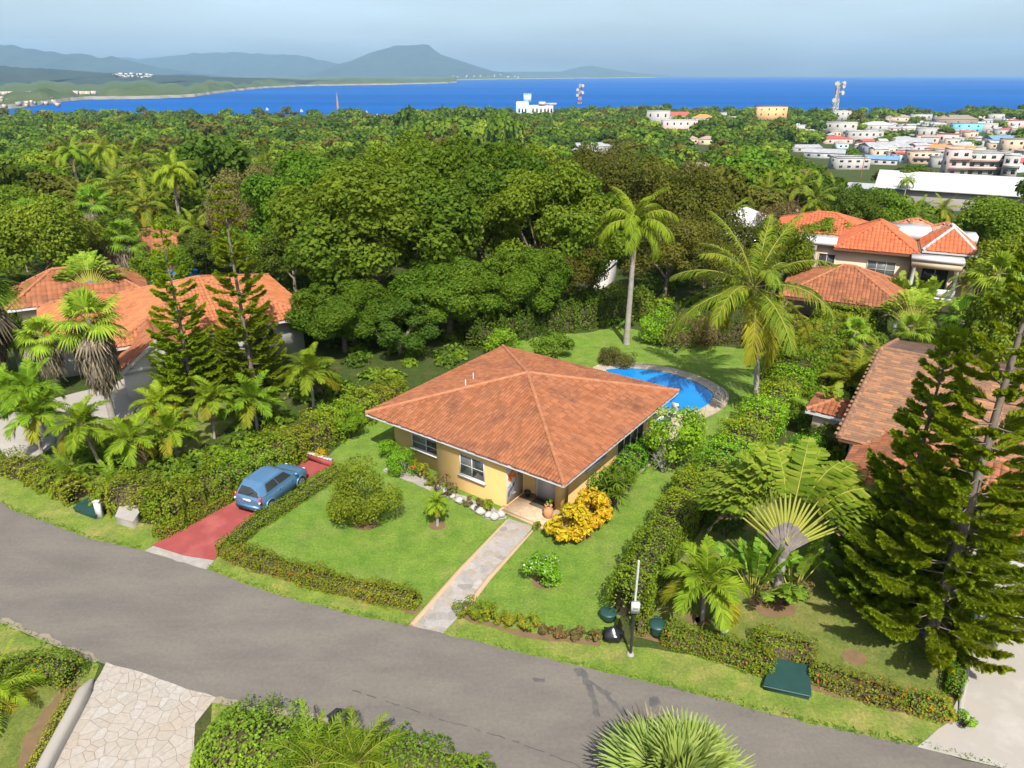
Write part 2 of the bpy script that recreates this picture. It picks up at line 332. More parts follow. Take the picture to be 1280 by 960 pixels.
def traveller(seed, trunk_h, fan_r, blade, nl=24, spread=60, rz=0, sheath=True):
    rng = np.random.default_rng(seed); tb, cb, sb = MB(), MB(), MB()
    zz = np.linspace(-.2, trunk_h, 9); tube(tb, [(0.02*math.sin(3*z), 0, z) for z in zz], [.17+.012*(i % 2) for i in range(9)], 10)
    for k in range(nl):
        f = k/(nl-1)*2-1; a = math.radians(spread*f); o = A3(math.sin(a)*.15, .05*((k % 2)-.5), trunk_h + .1 + .35*(1-abs(f)))
        d = A3(math.sin(a), rng.normal(0, .035) + .10, math.cos(a)); pl = fan_r*rng.uniform(.94, 1.05)
        paddle(cb, rng, o, d, pl, blade*rng.uniform(.85, 1.1)*(1 if abs(f) < .85 else .8), .50, 2 if abs(f) > .93 else 0, 1, arch=1.25 if abs(f) < .93 else 3.2, strips=20, pr=.042, back=A3(math.sin(a)*.5, rng.uniform(.1, .55), 0))
        sw = A3(math.cos(a), 0, -math.sin(a)); ba = A3(0, -.02, 0); pp_ = [(.30, .06), (.55, .056), (.8, .042), (1.0, .03)]
        for (u0, w0), (u1, w1) in zip(pp_[:-1], pp_[1:]): quad(cb, o+d*pl*u0-sw*w0+ba, o+d*pl*u0+sw*w0+ba, o+d*pl*u1+sw*w1+ba, o+d*pl*u1-sw*w1+ba, 3)
        q = o + d*pl*.42; s_ = A3(math.cos(a), 0, -math.sin(a)); quad(sb, o - s_*.10 + A3(0, -.045, -.12), o + s_*.10 + A3(0, -.045, -.12), q + s_*.05 + A3(0, -.05, 0), q - s_*.05 + A3(0, -.05, 0))
    lathe(sb, [(.19, trunk_h-.3), (.24, trunk_h-.05), (.20, trunk_h+.3)], 10)
    return tb.mesh('trunk', [M['palmtrunk']]), cb.mesh('crown', [M['trav'], M['petiole'], M['deadleaf'], M['petiole_flat']]), sb.mesh('sheath', [M['sheath']])

def hedge(name, pts, w, h, label, cat='hedge', leaf='hedge', lsize=.10, dens=190, flower=0.0, rough=.14, group=None, seed=1, leaf2=None, f2=0.3, base=0.0, taper=.0):
    """clipped hedge along ground points (x, y[, z])"""
    rng = np.random.default_rng(seed); P = np.array([(p[0], p[1], p[2] if len(p) > 2 else 0.0) for p in pts], float)
    sl = np.linalg.norm(np.diff(P, axis=0), axis=1); cs = np.concatenate([[0], np.cumsum(sl)]); Lt = cs[-1]
    org = P[0].copy(); n = int(dens*Lt*(w + 2*h))
    u = rng.uniform(-.3*w, Lt + .3*w, n); uc = np.clip(u, 0, Lt)
    p = np.stack([np.interp(uc, cs, P[:, k]) for k in range(3)], 1); t = np.stack([np.interp(np.clip(uc+.05, 0, Lt), cs, P[:, k]) - np.interp(np.clip(uc-.05, 0, Lt), cs, P[:, k]) for k in range(3)], 1)
    t[:, 2] = 0; t /= np.linalg.norm(t, axis=1)[:, None] + 1e-9; S = np.stack([-t[:, 1], t[:, 0], np.zeros(n)], 1)
    p = p + t*(u-uc)[:, None]
    top = rng.random(n) < (w*1.15)/(w*1.15+2*h); q = rng.uniform(-1, 1, n); sgn = np.sign(q + 1e-9); zs = rng.uniform(0, 1, n)
    cx_ = np.where(top, q, sgn*(1-.22*zs**5))*.5*w; cz_ = np.where(top, 1-.16*q**4, zs*.97)*h
    th = np.arctan2(np.where(top, 1-.5*q**4, .15+.5*zs**4), np.where(top, q**3*.8, sgn))
    ph = rng.uniform(0, 6.28, 6)
    bul = 1 + rough*(np.sin(u*1.9+ph[0])*.5 + np.sin(u*4.7+ph[1]+th)*.35 + np.sin(u*9.1+ph[2]+2*th)*.3)
    endf = np.sqrt(np.clip(1 - (np.abs(u-uc)/(.3*w+1e-6))**2, .0, 1))
    dp = np.where(rng.random(n) < .25, rng.uniform(.6, .95, n), rng.uniform(.93, 1.07, n))*bul
    P2 = p + S*(cx_*dp*(.35+.65*endf))[:, None] + A3(0, 0, 1)*(np.maximum(cz_*dp*(.4+.6*endf), 0) + base)[:, None]
    Nn = S*np.cos(th)[:, None] + A3(0, 0, 1)*(np.abs(np.sin(th))+.25)[:, None]
    mb = MB(); P2 = P2 - org; r_ = rng.random(n); fl = r_ < flower; l2 = (~fl) & (rng.random(n) < f2*(1+np.sin(u*.9+ph[3]))) if leaf2 else np.zeros(n, bool); l1 = ~fl & ~l2
    leafcloud(mb, P2[l1], Nn[l1], lsize, .62, rng, 0)
    if l2.any(): leafcloud(mb, P2[l2], Nn[l2], lsize, .62, rng, 1)
    if fl.any(): leafcloud(mb, P2[fl] + Nn[fl]*.03, Nn[fl], lsize*.85, .9, rng, 2)
    cb = MB()
    m_ = max(2, int(Lt/.8)); uu = np.linspace(0, Lt, m_); pp = np.stack([np.interp(uu, cs, P[:, k]) for k in range(3)], 1) - org
    vs_ = []
    for i in range(m_):
        tt = unit(pp[min(i+1, m_-1)]-pp[max(i-1, 0)]); ss = A3(-tt[1], tt[0], 0); q = pp[i] + A3(0, 0, base)
        vs_ += [q - ss*w*.36 - A3(0, 0, .05), q - ss*w*.30 + A3(0, 0, h*.68), q + ss*w*.30 + A3(0, 0, h*.68), q + ss*w*.36 - A3(0, 0, .05)]
    fs = [(4*i+a, 4*i+a+1, 4*i+a+5, 4*i+a+4) for i in range(m_-1) for a in range(3)] + [(0, 1, 2, 3), (4*m_-4, 4*m_-1, 4*m_-2, 4*m_-3)]
    cb.add(vs_, fs)
    o = root(name, org, label, cat, group)
    part('branches', cb, M['twig'], o); part('foliage', mb, [M[leaf], M[leaf2 or leaf], M['flower']], o)
    return o
def bush(name, loc, R, label, cat='bush', leaf='hedge', n=2200, lsize=.11, nl=14, seed=1, group=None, lobe=.4, cz=None, flower=0.0, fm='flower', aspect=.6, low=-.8, stems=5, leaf2=None):
    rng = np.random.default_rng(seed); o = root(name, loc, label, cat, group); mb = MB(); cz = R[2]*.95 if cz is None else cz
    C = crown(mb, rng, R, cz, nl, n, lsize, lobe, aspect, 0, low, .3, mi2=1 if (flower or leaf2) else None, f2=flower or .3)
    sb = MB()
    for k in range(stems):
        t = C[k % len(C)]; tube(sb, [(rng.normal(0, .08), rng.normal(0, .08), -.1), (t[0]*.5, t[1]*.5, t[2]*.45), t], [.035, .025, .01], 5, 0, cap=False)
    part('stems', sb, M['twig'], o); part('foliage', mb, [M[leaf], M[fm] if flower else M[leaf2 or leaf]], o); return o

# ---- prototypes: kind -> list of variants, each a list of (part name, mesh)
PROTO = {}
def build_protos():
    def broad(key, seed, R, cz, nl, n, size, leaf, lobe=.32, th=None, low=-.35, r0=.25, **kw):
        rng = np.random.default_rng(seed); cb, tb = MB(), MB(); C = crown(cb, rng, R, cz, nl, n, size, lobe, .6, 0, low, .25, **kw)
        limbs(tb, rng, th or cz*.45, r0, C[:6]); PROTO.setdefault(key, []).append([('trunk', tb.mesh('trunk', [M['trunk']])), ('crown', cb.mesh('crown', [M[leaf]]))])
    for s_ in range(3): broad('mango', 11+s_, (5.6, 5.6, 4.6), 5.8, 95, 40000, .27, 'mango', .205, low=-.5, r0=.32)
    for s_ in range(2): broad('olive', 21+s_, (5, 5, 4.4), 6.2, 44, 14000, .26, 'olive', .25, low=-.4, r0=.26)
    for s_ in range(1): broad('grey', 25+s_, (4.5, 4.5, 3.8), 5.4, 40, 7000, .24, 'grey', .26, low=-.5, r0=.24)
    for s_ in range(2): broad('dark', 31+s_, (4.2, 4.2, 3.8), 4.8, 60, 18000, .25, 'dark', .22, low=-.5)
    for s_ in range(2): broad('mid', 35+s_, (4.2, 4.2, 3.4), 4.6, 34, 10000, .28, 'mid', .28, low=-.5)
    for s_ in range(2): broad('light', 41+s_, (4.6, 4.6, 2.4), 5.0, 32, 8000, .28, 'light', .27, low=-.1)
    # distant versions: one mesh each
    def far(key, seed, R, cz, nl, n, size, leaf, lobe=.34, low=-.4):
        rng = np.random.default_rng(seed); b = MB(); C = crown(b, rng, R, cz, nl, n, size, lobe, .7, 0, low, .1); limbs(b, rng, cz*.5, .2, C[:3], 1)
        PROTO.setdefault(key, []).append([(None, b.mesh('tree', [M[leaf], M['trunk']]))])
        PROTO.setdefault(key+'_arr', []).append(b.arrays())
    for i, (k, lf, R, cz) in enumerate((('fdark', 'dark', (4.3, 4.3, 3.6), 4.4), ('fmid', 'mid', (4.4, 4.4, 3.2), 4.2), ('flight', 'light', (5, 5, 2.2), 4.8), ('folive', 'olive', (4.4, 4.4, 3.4), 4.6), ('fgrey', 'grey', (3.8, 3.8, 3), 3.8))):
        for s_ in range(2): far(k, 60+10*i+s_, R, cz, 20, 2200, .62, lf)
    for i, (k, lf, R, cz) in enumerate((('xdark', 'dark', (4.6, 4.6, 3.4), 4.0), ('xmid', 'mid', (4.8, 4.8, 3.0), 3.8), ('xlight', 'light', (5.4, 5.4, 2.2), 4.2), ('xolive', 'olive', (4.6, 4.6, 3.2), 4.2))):
        rng = np.random.default_rng(200+i); b = MB(); crown(b, rng, R, cz, 13, 420, 1.35, .36, .75, 0, -.3, .05); PROTO[k] = [b.arrays()[0]]
    # palms
    def palm(key, seed, h, L, n, lean=(.2, .1), r0=.13, r1=.09, leaf='palm', shaft=0, dead=0, swell=1.25, **kw):
        rng = np.random.default_rng(seed); tb, cb = MB(), MB(); pts = [(lean[0]*f**1.6*h, lean[1]*f**1.6*h, -.2 + (h+.2)*f) for f in np.linspace(0, 1, 8)]
        rad = [r0*swell] + list(np.linspace(r0, r1, 7)); tube(tb, pts, rad, 9); top = A3(*pts[-1]); pr = []
        pr.append(('trunk', tb.mesh('trunk', [M['palmtrunk']])))
        if shaft:
            sb = MB(); tube(sb, [top - A3(0, 0, .05), top + A3(0, 0, shaft*.5), top + A3(0, 0, shaft)], [r1*1.5, r1*1.25, r1*.6], 9); pr.append(('crownshaft', sb.mesh('crownshaft', [M['shaft']]))); top = top + A3(0, 0, shaft*.92)
        pinnate_crown(cb, rng, top, n, L, yellow=2, **kw)
        if dead:
            for k in range(dead): frond(cb, rng, top - A3(0, 0, .15), rng.uniform(0, 6.28), math.radians(-50), L*.75, math.radians(40), 22, .5, .04, .5, 3, 3)
        pr.append(('crown', cb.mesh('crown', [M[leaf], M['rachis'], M['palmy'], M['deadleaf']]))); PROTO.setdefault(key, []).append(pr)
    palm('coco_big', 3, 8.2, 5.3, 24, (-.15, .02), .17, .12, 'coco', emax=80, emin=-38, droop=66, pairs=72, ll=1.0, lw=.060, ldroop=.5, ny=6, rr=.05, m=16, swell=1.7)
    for s_ in range(2): palm('coco', 5+s_, 6.5, 3.6, 20, (.06-.1*s_, .05), .15, .10, 'coco', emax=78, emin=-40, droop=70, pairs=34, ll=.8, lw=.09, ldroop=.42, ny=5, rr=.04)
    palm('royal', 8, 8.0, 3.7, 20, (.01, .0), .24, .17, 'palm', shaft=1.5, emax=84, emin=-5, droop=128, pairs=66, ll=.75, lw=.055, ldroop=.6, vup=.05, rr=.045, m=14, dead=2)
    for s_ in range(3): palm('small', 15+s_, (1.7, 1.3, 2.2)[s_], 1.6, (18, 17, 19)[s_], ((.1, -.03, -.14)[s_], .04), .085, .06, 'palm', shaft=.35, emax=80, emin=-12, droop=82, pairs=32, ll=.56, lw=.062, ldroop=.35, vup=.42, ny=3, rr=.02, dead=(1, 0, 1)[s_])
    for s_ in range(2): palm('pygmy', 25+s_, .5, 1.5, 30, (.02, .02), .10, .08, 'palm', emax=80, emin=-35, droop=70, pairs=30, ll=.28, lw=.026, ldroop=.25, ny=9, rr=.014, dead=3)
    palm('lollipop', 29, 1.15, .62, 26, (.0, .0), .07, .055, 'palm', emax=75, emin=-45, droop=80, pairs=24, ll=.22, lw=.024, ldroop=.25, ny=7, rr=.01)
    for s_ in range(2): palm('areca', 33+s_, .3, 2.4, 26, (.0, .0), .12, .1, 'palmy', emax=88, emin=25, droop=75, pairs=28, ll=.55, lw=.06, ldroop=.3, ny=0, rr=.02)
    # fan palms
    def fanp(key, seed, h, n, R, pl, sk, lean=(0, 0), leaf='fan', emax=80, emin=-30, nseg=26, droop=.25, brown=4):
        rng = np.random.default_rng(seed); tb, cb = MB(), MB(); pts = [(lean[0]*f*h, lean[1]*f*h, -.2+(h+.2)*f) for f in np.linspace(0, 1, 7)]; tube(tb, pts, [.26, .21, .19, .18, .17, .17, .16], 9); top = A3(*pts[-1])
        for k in range(n):
            f = k/(n-1); az = k*2.39996; e = math.radians(emax+(emin-emax)*f + rng.normal(0, 5)); d = A3(math.cos(az)*math.cos(e), math.sin(az)*math.cos(e), math.sin(e))
            fan_leaf(cb, rng, top + A3(0, 0, rng.uniform(-.2, .1)), d, pl*rng.uniform(.8, 1.1), R*rng.uniform(.85, 1.1), nseg, 115, 2 if k >= n-brown else 0, 1, droop*(1+f))
        pr = [('trunk', tb.mesh('trunk', [M['palmtrunk']])), ('crown', cb.mesh('crown', [M[leaf], M['petiole'], M['skirt']]))]
        if sk:
            sb = MB(); skirt(sb, rng, h-sk, h, .5, 1.05, 420, 0)
            sv = sb.v
            for a_ in sv: a_[:, 0] += lean[0]*a_[:, 2]; a_[:, 1] += lean[1]*a_[:, 2]
            pr.append(('dead_frond_skirt', sb.mesh('dead_frond_skirt', [M['skirt']])))
        PROTO.setdefault(key, []).append(pr)
    fanp('fan_big', 51, 7.0, 26, 1.25, 1.3, 4.4, (.0, .0))
    fanp('fan_big', 52, 4.8, 24, 1.15, 1.1, 3.2, (.03, .03))
    fanp('fan_small', 53, 3.2, 22, .95, .9, 0, (0, 0), brown=2)
    fanp('fan_low', 54, .5, 34, 1.15, .95, 0, (0, 0), 'fan_pale', 86, 15, 40, .08, 3)
    for i, (h, R, nw, k) in enumerate(((16.4, 3.35, 24, 'pine'), (11.6, 2.65, 23, 'pine'), (13.6, 2.5, 22, 'pine'), (11.4, 2.4, 21, 'pine'))):
        t, c = norfolk(80+i, h, R, nw, dens=(1.0, 1.0, .9, .9)[i], gap=(.07, .06, .20, .16)[i], nb=(5, 5, 5, 5)[i], prof=(1.0, 1.1, 1.0, 1.0)[i]); PROTO['pine%d' % i] = [[('trunk', t), ('crown', c)]]
    for i, (h, fr, bl) in enumerate(((2.15, 1.85, 2.3), (2.2, 2.0, 2.1))):
        t, c, s_ = traveller(90+i, h, fr, bl); PROTO.setdefault('trav', []).append([('trunk', t), ('crown', c), ('sheath', s_)])
    # young banana-like clumps
    rng = np.random.default_rng(97); cb = MB()
    for k in range(16):
        a = k*2.4; e = math.radians(rng.uniform(45, 82)); paddle(cb, rng, (math.cos(a)*.12, math.sin(a)*.12, 0), A3(math.cos(a)*math.cos(e), math.sin(a)*math.cos(e), math.sin(e)), rng.uniform(.7, 1.3), rng.uniform(1.1, 1.6), .27, 0, 1, .9, 10)
    PROTO['banana'] = [[('leaves', cb.mesh('leaves', [M['trav'], M['petiole']]))]]
    # spiky rosette cluster
    rng = np.random.default_rng(98); cb, tb = MB(), MB()
    for c in ((0, 0, 1.1), (.35, .2, .9), (-.3, .1, .8), (.1, -.35, .7), (-.1, .35, 1.3)):
        tube(tb, [(c[0]*.3, c[1]*.3, -.1), c], [.06, .04], 6)
        for k in range(46):
            a = rng.uniform(0, 6.28); e = rng.uniform(-.5, 1.4); d = A3(math.cos(a)*math.cos(e), math.sin(a)*math.cos(e), math.sin(e)); l = rng.uniform(.4, .62); s_ = A3(-math.sin(a), math.cos(a), 0)*.028
            p = A3(*c); m_ = p + d*l*.6; t_ = p + d*l - A3(0, 0, .1); cb.add([p-s_, p+s_, m_+s_, m_-s_, t_+s_*.1, t_-s_*.1], [(0, 1, 2, 3), (3, 2, 4, 5)])
    PROTO['spiky'] = [[('stems', tb.mesh('stems', [M['trunk']])), ('foliage', cb.mesh('foliage', [M['light']]))]]
build_protos()
def plant(kind, loc, label, name, cat, group=None, var=0, rz=0.0, s=1.0, sz=None):
    pr = PROTO[kind][var % len(PROTO[kind])]
    if len(pr) == 1 and pr[0][0] is None:
        o = link(name, pr[0][1], None, loc, rz); o.scale = (s, s, sz or s); return tag(o, label, cat, group)
    o = root(name, loc, label, cat, group, rz, (s, s, sz or s))
    for pn, me in pr: link(pn, me, o)
    return o

# ------------------------------------------------------------------ ground, water, hills
def sheet(name, pts, z, m, rough=.0, step=.5, seed=0, kind='structure', z2=None):
    """flat sheet with an optional irregular edge; pts are (x, y) ground points"""
    rng = random.Random(seed); P = []
    n = len(pts)
    for i in range(n):
        a, b = pts[i], pts[(i+1) % n]; L = math.hypot(b[0]-a[0], b[1]-a[1]); k = max(1, int(L/step)) if rough else 1
        for j in range(k):
            f = j/k; nx, ny = -(b[1]-a[1])/max(L, 1e-6), (b[0]-a[0])/max(L, 1e-6); d = rng.gauss(0, rough) if (rough and j) else 0
            P.append((a[0]+(b[0]-a[0])*f + nx*d, a[1]+(b[1]-a[1])*f + ny*d, 0))
    me = bpy.data.meshes.new(name); me.from_pydata(P, [], [list(range(len(P)))]); me.update()
    if me.polygons[0].normal.z < 0: me.flip_normals()
    me.materials.append(m); o = link(name, me, None, (0, 0, z)); return tag(o, kind=kind)
def gp(*px): return [tuple(G(a, b)[:2]) for a, b in px]

def grass_mat(name, c1, c2, dry, dryk=.5):
    m, t, bs, L = _nodes(name)
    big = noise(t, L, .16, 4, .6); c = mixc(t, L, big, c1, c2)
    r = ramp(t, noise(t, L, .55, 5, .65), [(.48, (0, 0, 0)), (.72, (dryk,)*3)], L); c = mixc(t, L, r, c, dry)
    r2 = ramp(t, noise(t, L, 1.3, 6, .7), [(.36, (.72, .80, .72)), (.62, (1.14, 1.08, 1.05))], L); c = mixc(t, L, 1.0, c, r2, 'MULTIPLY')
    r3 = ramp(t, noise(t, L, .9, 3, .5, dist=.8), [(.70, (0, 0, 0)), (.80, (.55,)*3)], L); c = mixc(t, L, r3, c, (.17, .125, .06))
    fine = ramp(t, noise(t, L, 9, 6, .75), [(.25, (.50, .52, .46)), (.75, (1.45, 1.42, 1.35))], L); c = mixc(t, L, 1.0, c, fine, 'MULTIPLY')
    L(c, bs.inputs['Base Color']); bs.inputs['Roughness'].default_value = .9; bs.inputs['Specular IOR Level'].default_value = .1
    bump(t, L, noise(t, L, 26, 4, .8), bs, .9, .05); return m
M['lawn'] = grass_mat('lawn_grass', (.095, .175, .024), (.150, .225, .038), (.20, .205, .070), .5)
M['lawn2'] = grass_mat('lawn_grass_dull', (.105, .140, .030), (.150, .175, .042), (.21, .185, .075), .7)
M['verge'] = grass_mat('verge_grass', (.110, .175, .026), (.175, .225, .045), (.26, .22, .085), .85)
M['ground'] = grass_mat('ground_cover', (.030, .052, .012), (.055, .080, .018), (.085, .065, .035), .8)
M['soil'] = mat('soil', (.17, .10, .055), (.11, .085, .045), 3, .95, .05, bumpk=.6, bscale=14)
M['asphalt'] = None
m, t, bs, L = _nodes('asphalt')
c = mixc(t, L, noise(t, L, .12, 3), (.110, .098, .083), (.136, .122, .104)); fn = ramp(t, noise(t, L, 60, 3, .8), [(.3, (.72, .72, .72)), (.7, (1.25, 1.25, 1.25))], L)
c = mixc(t, L, 1.0, c, fn, 'MULTIPLY'); c = mixc(t, L, 1.0, c, ramp(t, noise(t, L, 7, 5, .7), [(.35, (.90, .90, .90)), (.65, (1.08, 1.08, 1.08))], L), 'MULTIPLY'); c = mixc(t, L, 1.0, c, ramp(t, noise(t, L, .45, 4, .6, stretch=(.6, 1.6, 1)), [(.35, (.88, .88, .89)), (.65, (1.10, 1.09, 1.07))], L), 'MULTIPLY'); st = ramp(t, noise(t, L, .7, 6, .7, dist=.6), [(.62, (0, 0, 0)), (.78, (.28,)*3)], L); c = mixc(t, L, st, c, (.085, .078, .072))
wv = t.nodes.new('ShaderNodeTexWave'); wv.wave_type = 'BANDS'; wv.bands_direction = 'Y'; wv.inputs['Scale'].default_value = .16; wv.inputs['Distortion'].default_value = 2.5; wv.inputs['Detail'].default_value = 2
tcx = t.nodes.new('ShaderNodeTexCoord'); mpx = t.nodes.new('ShaderNodeMapping'); mpx.inputs['Rotation'].default_value = (0, 0, .35); L(tcx.outputs['Object'], mpx.inputs[0]); L(mpx.outputs[0], wv.inputs[0])
c = mixc(t, L, 1.0, c, ramp(t, wv.outputs[0], [(.2, (.985, .985, .985)), (.8, (1.03, 1.025, 1.02))], L), 'MULTIPLY')
L(c, bs.inputs['Base Color']); bs.inputs['Roughness'].default_value = .85; bs.inputs['Specular IOR Level'].default_value = .25; bump(t, L, noise(t, L, 90, 2), bs, .35, .01); M['asphalt'] = m
M['dust'] = mat('road_edge_dust', (.24, .19, .135), (.17, .15, .12), 2.5, .95, .05)
M['oil'] = mat('oil_stain', (.06, .055, .052), (.10, .093, .086), 3, .6, .3)
M['crack'] = mat('crack_filler', (.045, .042, .04), (.085, .08, .075), 4, .9, .1)
M['conc'] = mat('concrete', (.30, .275, .24), (.23, .21, .185), 1.2, .9, .15, bumpk=.2, bscale=20, c3=(.32, .295, .265))
M['concw'] = mat('pale_concrete', (.315, .29, .26), (.265, .245, .215), .8, .85, .2, bumpk=.2, bscale=15, c3=(.285, .25, .21))
M['red'] = mat('red_painted_concrete', (.265, .060, .054), (.215, .046, .043), .6, .75, .2, bumpk=.15, bscale=18, c3=(.30, .082, .070))
def stone_mat(name, cols, joint, scale, jw=.06, tint=None):
    m, t, bs, L = _nodes(name); tcn = t.nodes.new('ShaderNodeTexCoord')
    ns = t.nodes.new('ShaderNodeTexNoise'); ns.inputs['Scale'].default_value = 1.3; L(tcn.outputs['Object'], ns.inputs['Vector'])
    ad = t.nodes.new('ShaderNodeMix'); ad.data_type = 'VECTOR'; ad.inputs[0].default_value = .18; L(tcn.outputs['Object'], ad.inputs[4]); L(ns.outputs['Color'], ad.inputs[5])
    v1 = t.nodes.new('ShaderNodeTexVoronoi'); v1.voronoi_dimensions = '2D'; v1.inputs['Scale'].default_value = scale; v2 = t.nodes.new('ShaderNodeTexVoronoi'); v2.voronoi_dimensions = '2D'; v2.feature = 'DISTANCE_TO_EDGE'; v2.inputs['Scale'].default_value = scale
    L(ad.outputs[1], v1.inputs['Vector']); L(ad.outputs[1], v2.inputs['Vector'])
    sp = t.nodes.new('ShaderNodeSeparateColor'); L(v1.outputs['Color'], sp.inputs[0]); c = ramp(t, sp.outputs[0], [(i/(len(cols)-1), c_) for i, c_ in enumerate(cols)], L)
    fn = ramp(t, noise(t, L, 6, 5, .7), [(.3, (.82, .82, .82)), (.7, (1.12, 1.12, 1.12))], L); c = mixc(t, L, 1.0, c, fn, 'MULTIPLY')
    if tint: c = mixc(t, L, ramp(t, noise(t, L, .3, 3), [(.45, (0, 0, 0)), (.7, (.6,)*3)], L), c, tint)
    e = ramp(t, v2.outputs['Distance'], [(jw*.5, (1, 1, 1)), (jw, (0, 0, 0))], L); brk = ramp(t, noise(t, L, .8, 3), [(.3, (.35,)*3), (.6, (1, 1, 1))], L); e = mixc(t, L, 1.0, e, brk, 'MULTIPLY')
    c = mixc(t, L, e, c, joint); L(c, bs.inputs['Base Color']); bs.inputs['Roughness'].default_value = .8; bs.inputs['Specular IOR Level'].default_value = .2; bump(t, L, ramp(t, v2.outputs['Distance'], [(0, (0, 0, 0)), (jw, (1, 1, 1))], L), bs, .5, .03); return m
M['path'] = stone_mat('flagstone_grey', [(.20, .185, .165), (.28, .26, .24), (.25, .21, .165), (.32, .30, .275)], (.31, .275, .225), 3.1, .04)
M['coral'] = stone_mat('coral_stone', [(.275, .245, .205), (.31, .285, .25), (.285, .245, .20)], (.20, .17, .135), 3.2, .032, (.30, .24, .175))
M['peach'] = mat('peach_kerb', (.40, .265, .16), (.33, .23, .15), 2, .85, .15)
M['deck'] = stone_mat('pool_coping', [(.36, .30, .225), (.31, .255, .19), (.39, .34, .27)], (.24, .19, .14), 1.8, .05)
M['porch'] = stone_mat('porch_tile', [(.37, .265, .17), (.40, .29, .19), (.35, .25, .16)], (.28, .20, .13), 2.2, .03)
m, t, bs, L = _nodes('sea'); 
c = ramp(t, noise(t, L, .0012, 7, .65, stretch=(.35, 2.2, 1)), [(.38, (.000, .052, .20)), (.65, (.000, .080, .29))], L); L(c, bs.inputs['Base Color']); bs.inputs['Roughness'].default_value = .6; bs.inputs['Specular IOR Level'].default_value = .03; bump(t, L, noise(t, L, .05, 6, .7), bs, .5, 2); M['sea'] = m
m, t, bs, L = _nodes('pool_water'); bs.inputs['Base Color'].default_value = (.003, .16, .42, 1); bs.inputs['Roughness'].default_value = .06; bs.inputs['Specular IOR Level'].default_value = .3; c = mixc(t, L, noise(t, L, .5, 3), (.002, .12, .40), (.006, .20, .48)); L(c, bs.inputs['Base Color']); bump(t, L, noise(t, L, 3.5, 3), bs, .12, .03); M['pool'] = m
M['farland'] = mat('far_land', (.022, .045, .014), (.060, .085, .025), .012, .95, .05, c3=(.085, .10, .04))
M['hill'] = mat('hill_forest', (.016, .028, .020), (.036, .046, .026), .006, .95, .05)
M['reef'] = mat('shore_rock', (.24, .22, .19), (.14, .13, .11), .02, .95, .1)

# terrain: one sheet from behind the camera down to the sea
mb = MB(); ys = np.concatenate([np.linspace(-120, 60, 10), np.linspace(66, 320, 60), np.linspace(330, 1400, 90)]); xs = np.linspace(-2200, 2200, 121)
rngT = np.random.default_rng(5); Xg, Yg = np.meshgrid(xs, ys); Zg = np.interp(Yg, TY, TZ); Zg += np.where(Yg > 900, np.sin(Xg*.006+1)*1.6*np.clip((Yg-900)/200, 0, 1) + np.sin(Xg*.017)*.8*np.clip((Yg-900)/200, 0, 1), 0)
nx_ = len(xs); idx = np.arange(len(ys)*nx_).reshape(len(ys), nx_)
mb.add(np.stack([Xg.ravel(), Yg.ravel(), Zg.ravel()], 1), np.stack([idx[:-1, :-1].ravel(), idx[:-1, 1:].ravel(), idx[1:, 1:].ravel(), idx[1:, :-1].ravel()], 1))
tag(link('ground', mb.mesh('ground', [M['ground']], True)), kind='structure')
mb = MB(); quad(mb, (-13000, 600, -40), (13000, 600, -40), (13000, 12600, -40), (-13000, 12600, -40)); tag(link('sea', mb.mesh('sea', [M['sea']])), kind='structure')

# far shore of the bay
SH = [(-420, 168), (-120, 141), (-10, 138), (40, 133), (84, 126.5), (110, 124.5), (150, 124), (200, 123.2), (240, 121.5), (262, 118), (290, 114.5), (312, 112), (330, 110.5), (362, 108.5), (400, 107.2), (455, 106.6), (520, 105.3), (560, 104.2), (571, 103.2), (545, 101.2), (590, 99.8), (640, 98.9), (700, 98.3), (760, 97.7), (830, 96.8)]
rs = random.Random(4); sp_ = []
for (a, b) in zip(SH[:-1], SH[1:]):
    for k in range(6): f = k/6; sp_.append((a[0]+(b[0]-a[0])*f, a[1]+(b[1]-a[1])*f + rs.uniform(-.22, .22)*(1 if a[1] > 104 else .25)))
sp3 = [G(a, b, -39.5) for a, b in sp_]
mb = MB(); n = len(sp3); inn = [p*A3(1, 1, 0) + unit(A3(p[0], p[1], 0))*min(45, .012*p[1]+8) + A3(0, 0, -33) for p in sp3]
for i in range(n-1): quad(mb, sp3[i], sp3[i+1], inn[i+1], inn[i])
tag(link('shore_rocks', mb.mesh('shore_rocks', [M['reef']])), kind='structure')
mb = MB(); bk = [A3(p[0]*1.02 - 60, 0, -31.5) + A3(0, 17000, 0) if False else A3(p[0]*(15500/p[1]), 15500, -33) for p in inn]
mids = [p*A3(1, 1, 0) + unit(A3(p[0], p[1], 0))*(.12*p[1]) + A3(0, 0, -24 + 8*math.sin(i*.37) + 4*math.sin(i*1.3)) for i, p in enumerate(inn)]
for i in range(n-1):
    quad(mb, inn[i], inn[i+1], mids[i+1], mids[i]); quad(mb, mids[i], mids[i+1], bk[i+1], bk[i])
tag(link('far_shore', mb.mesh('far_shore', [M['farland']], True)), kind='structure')
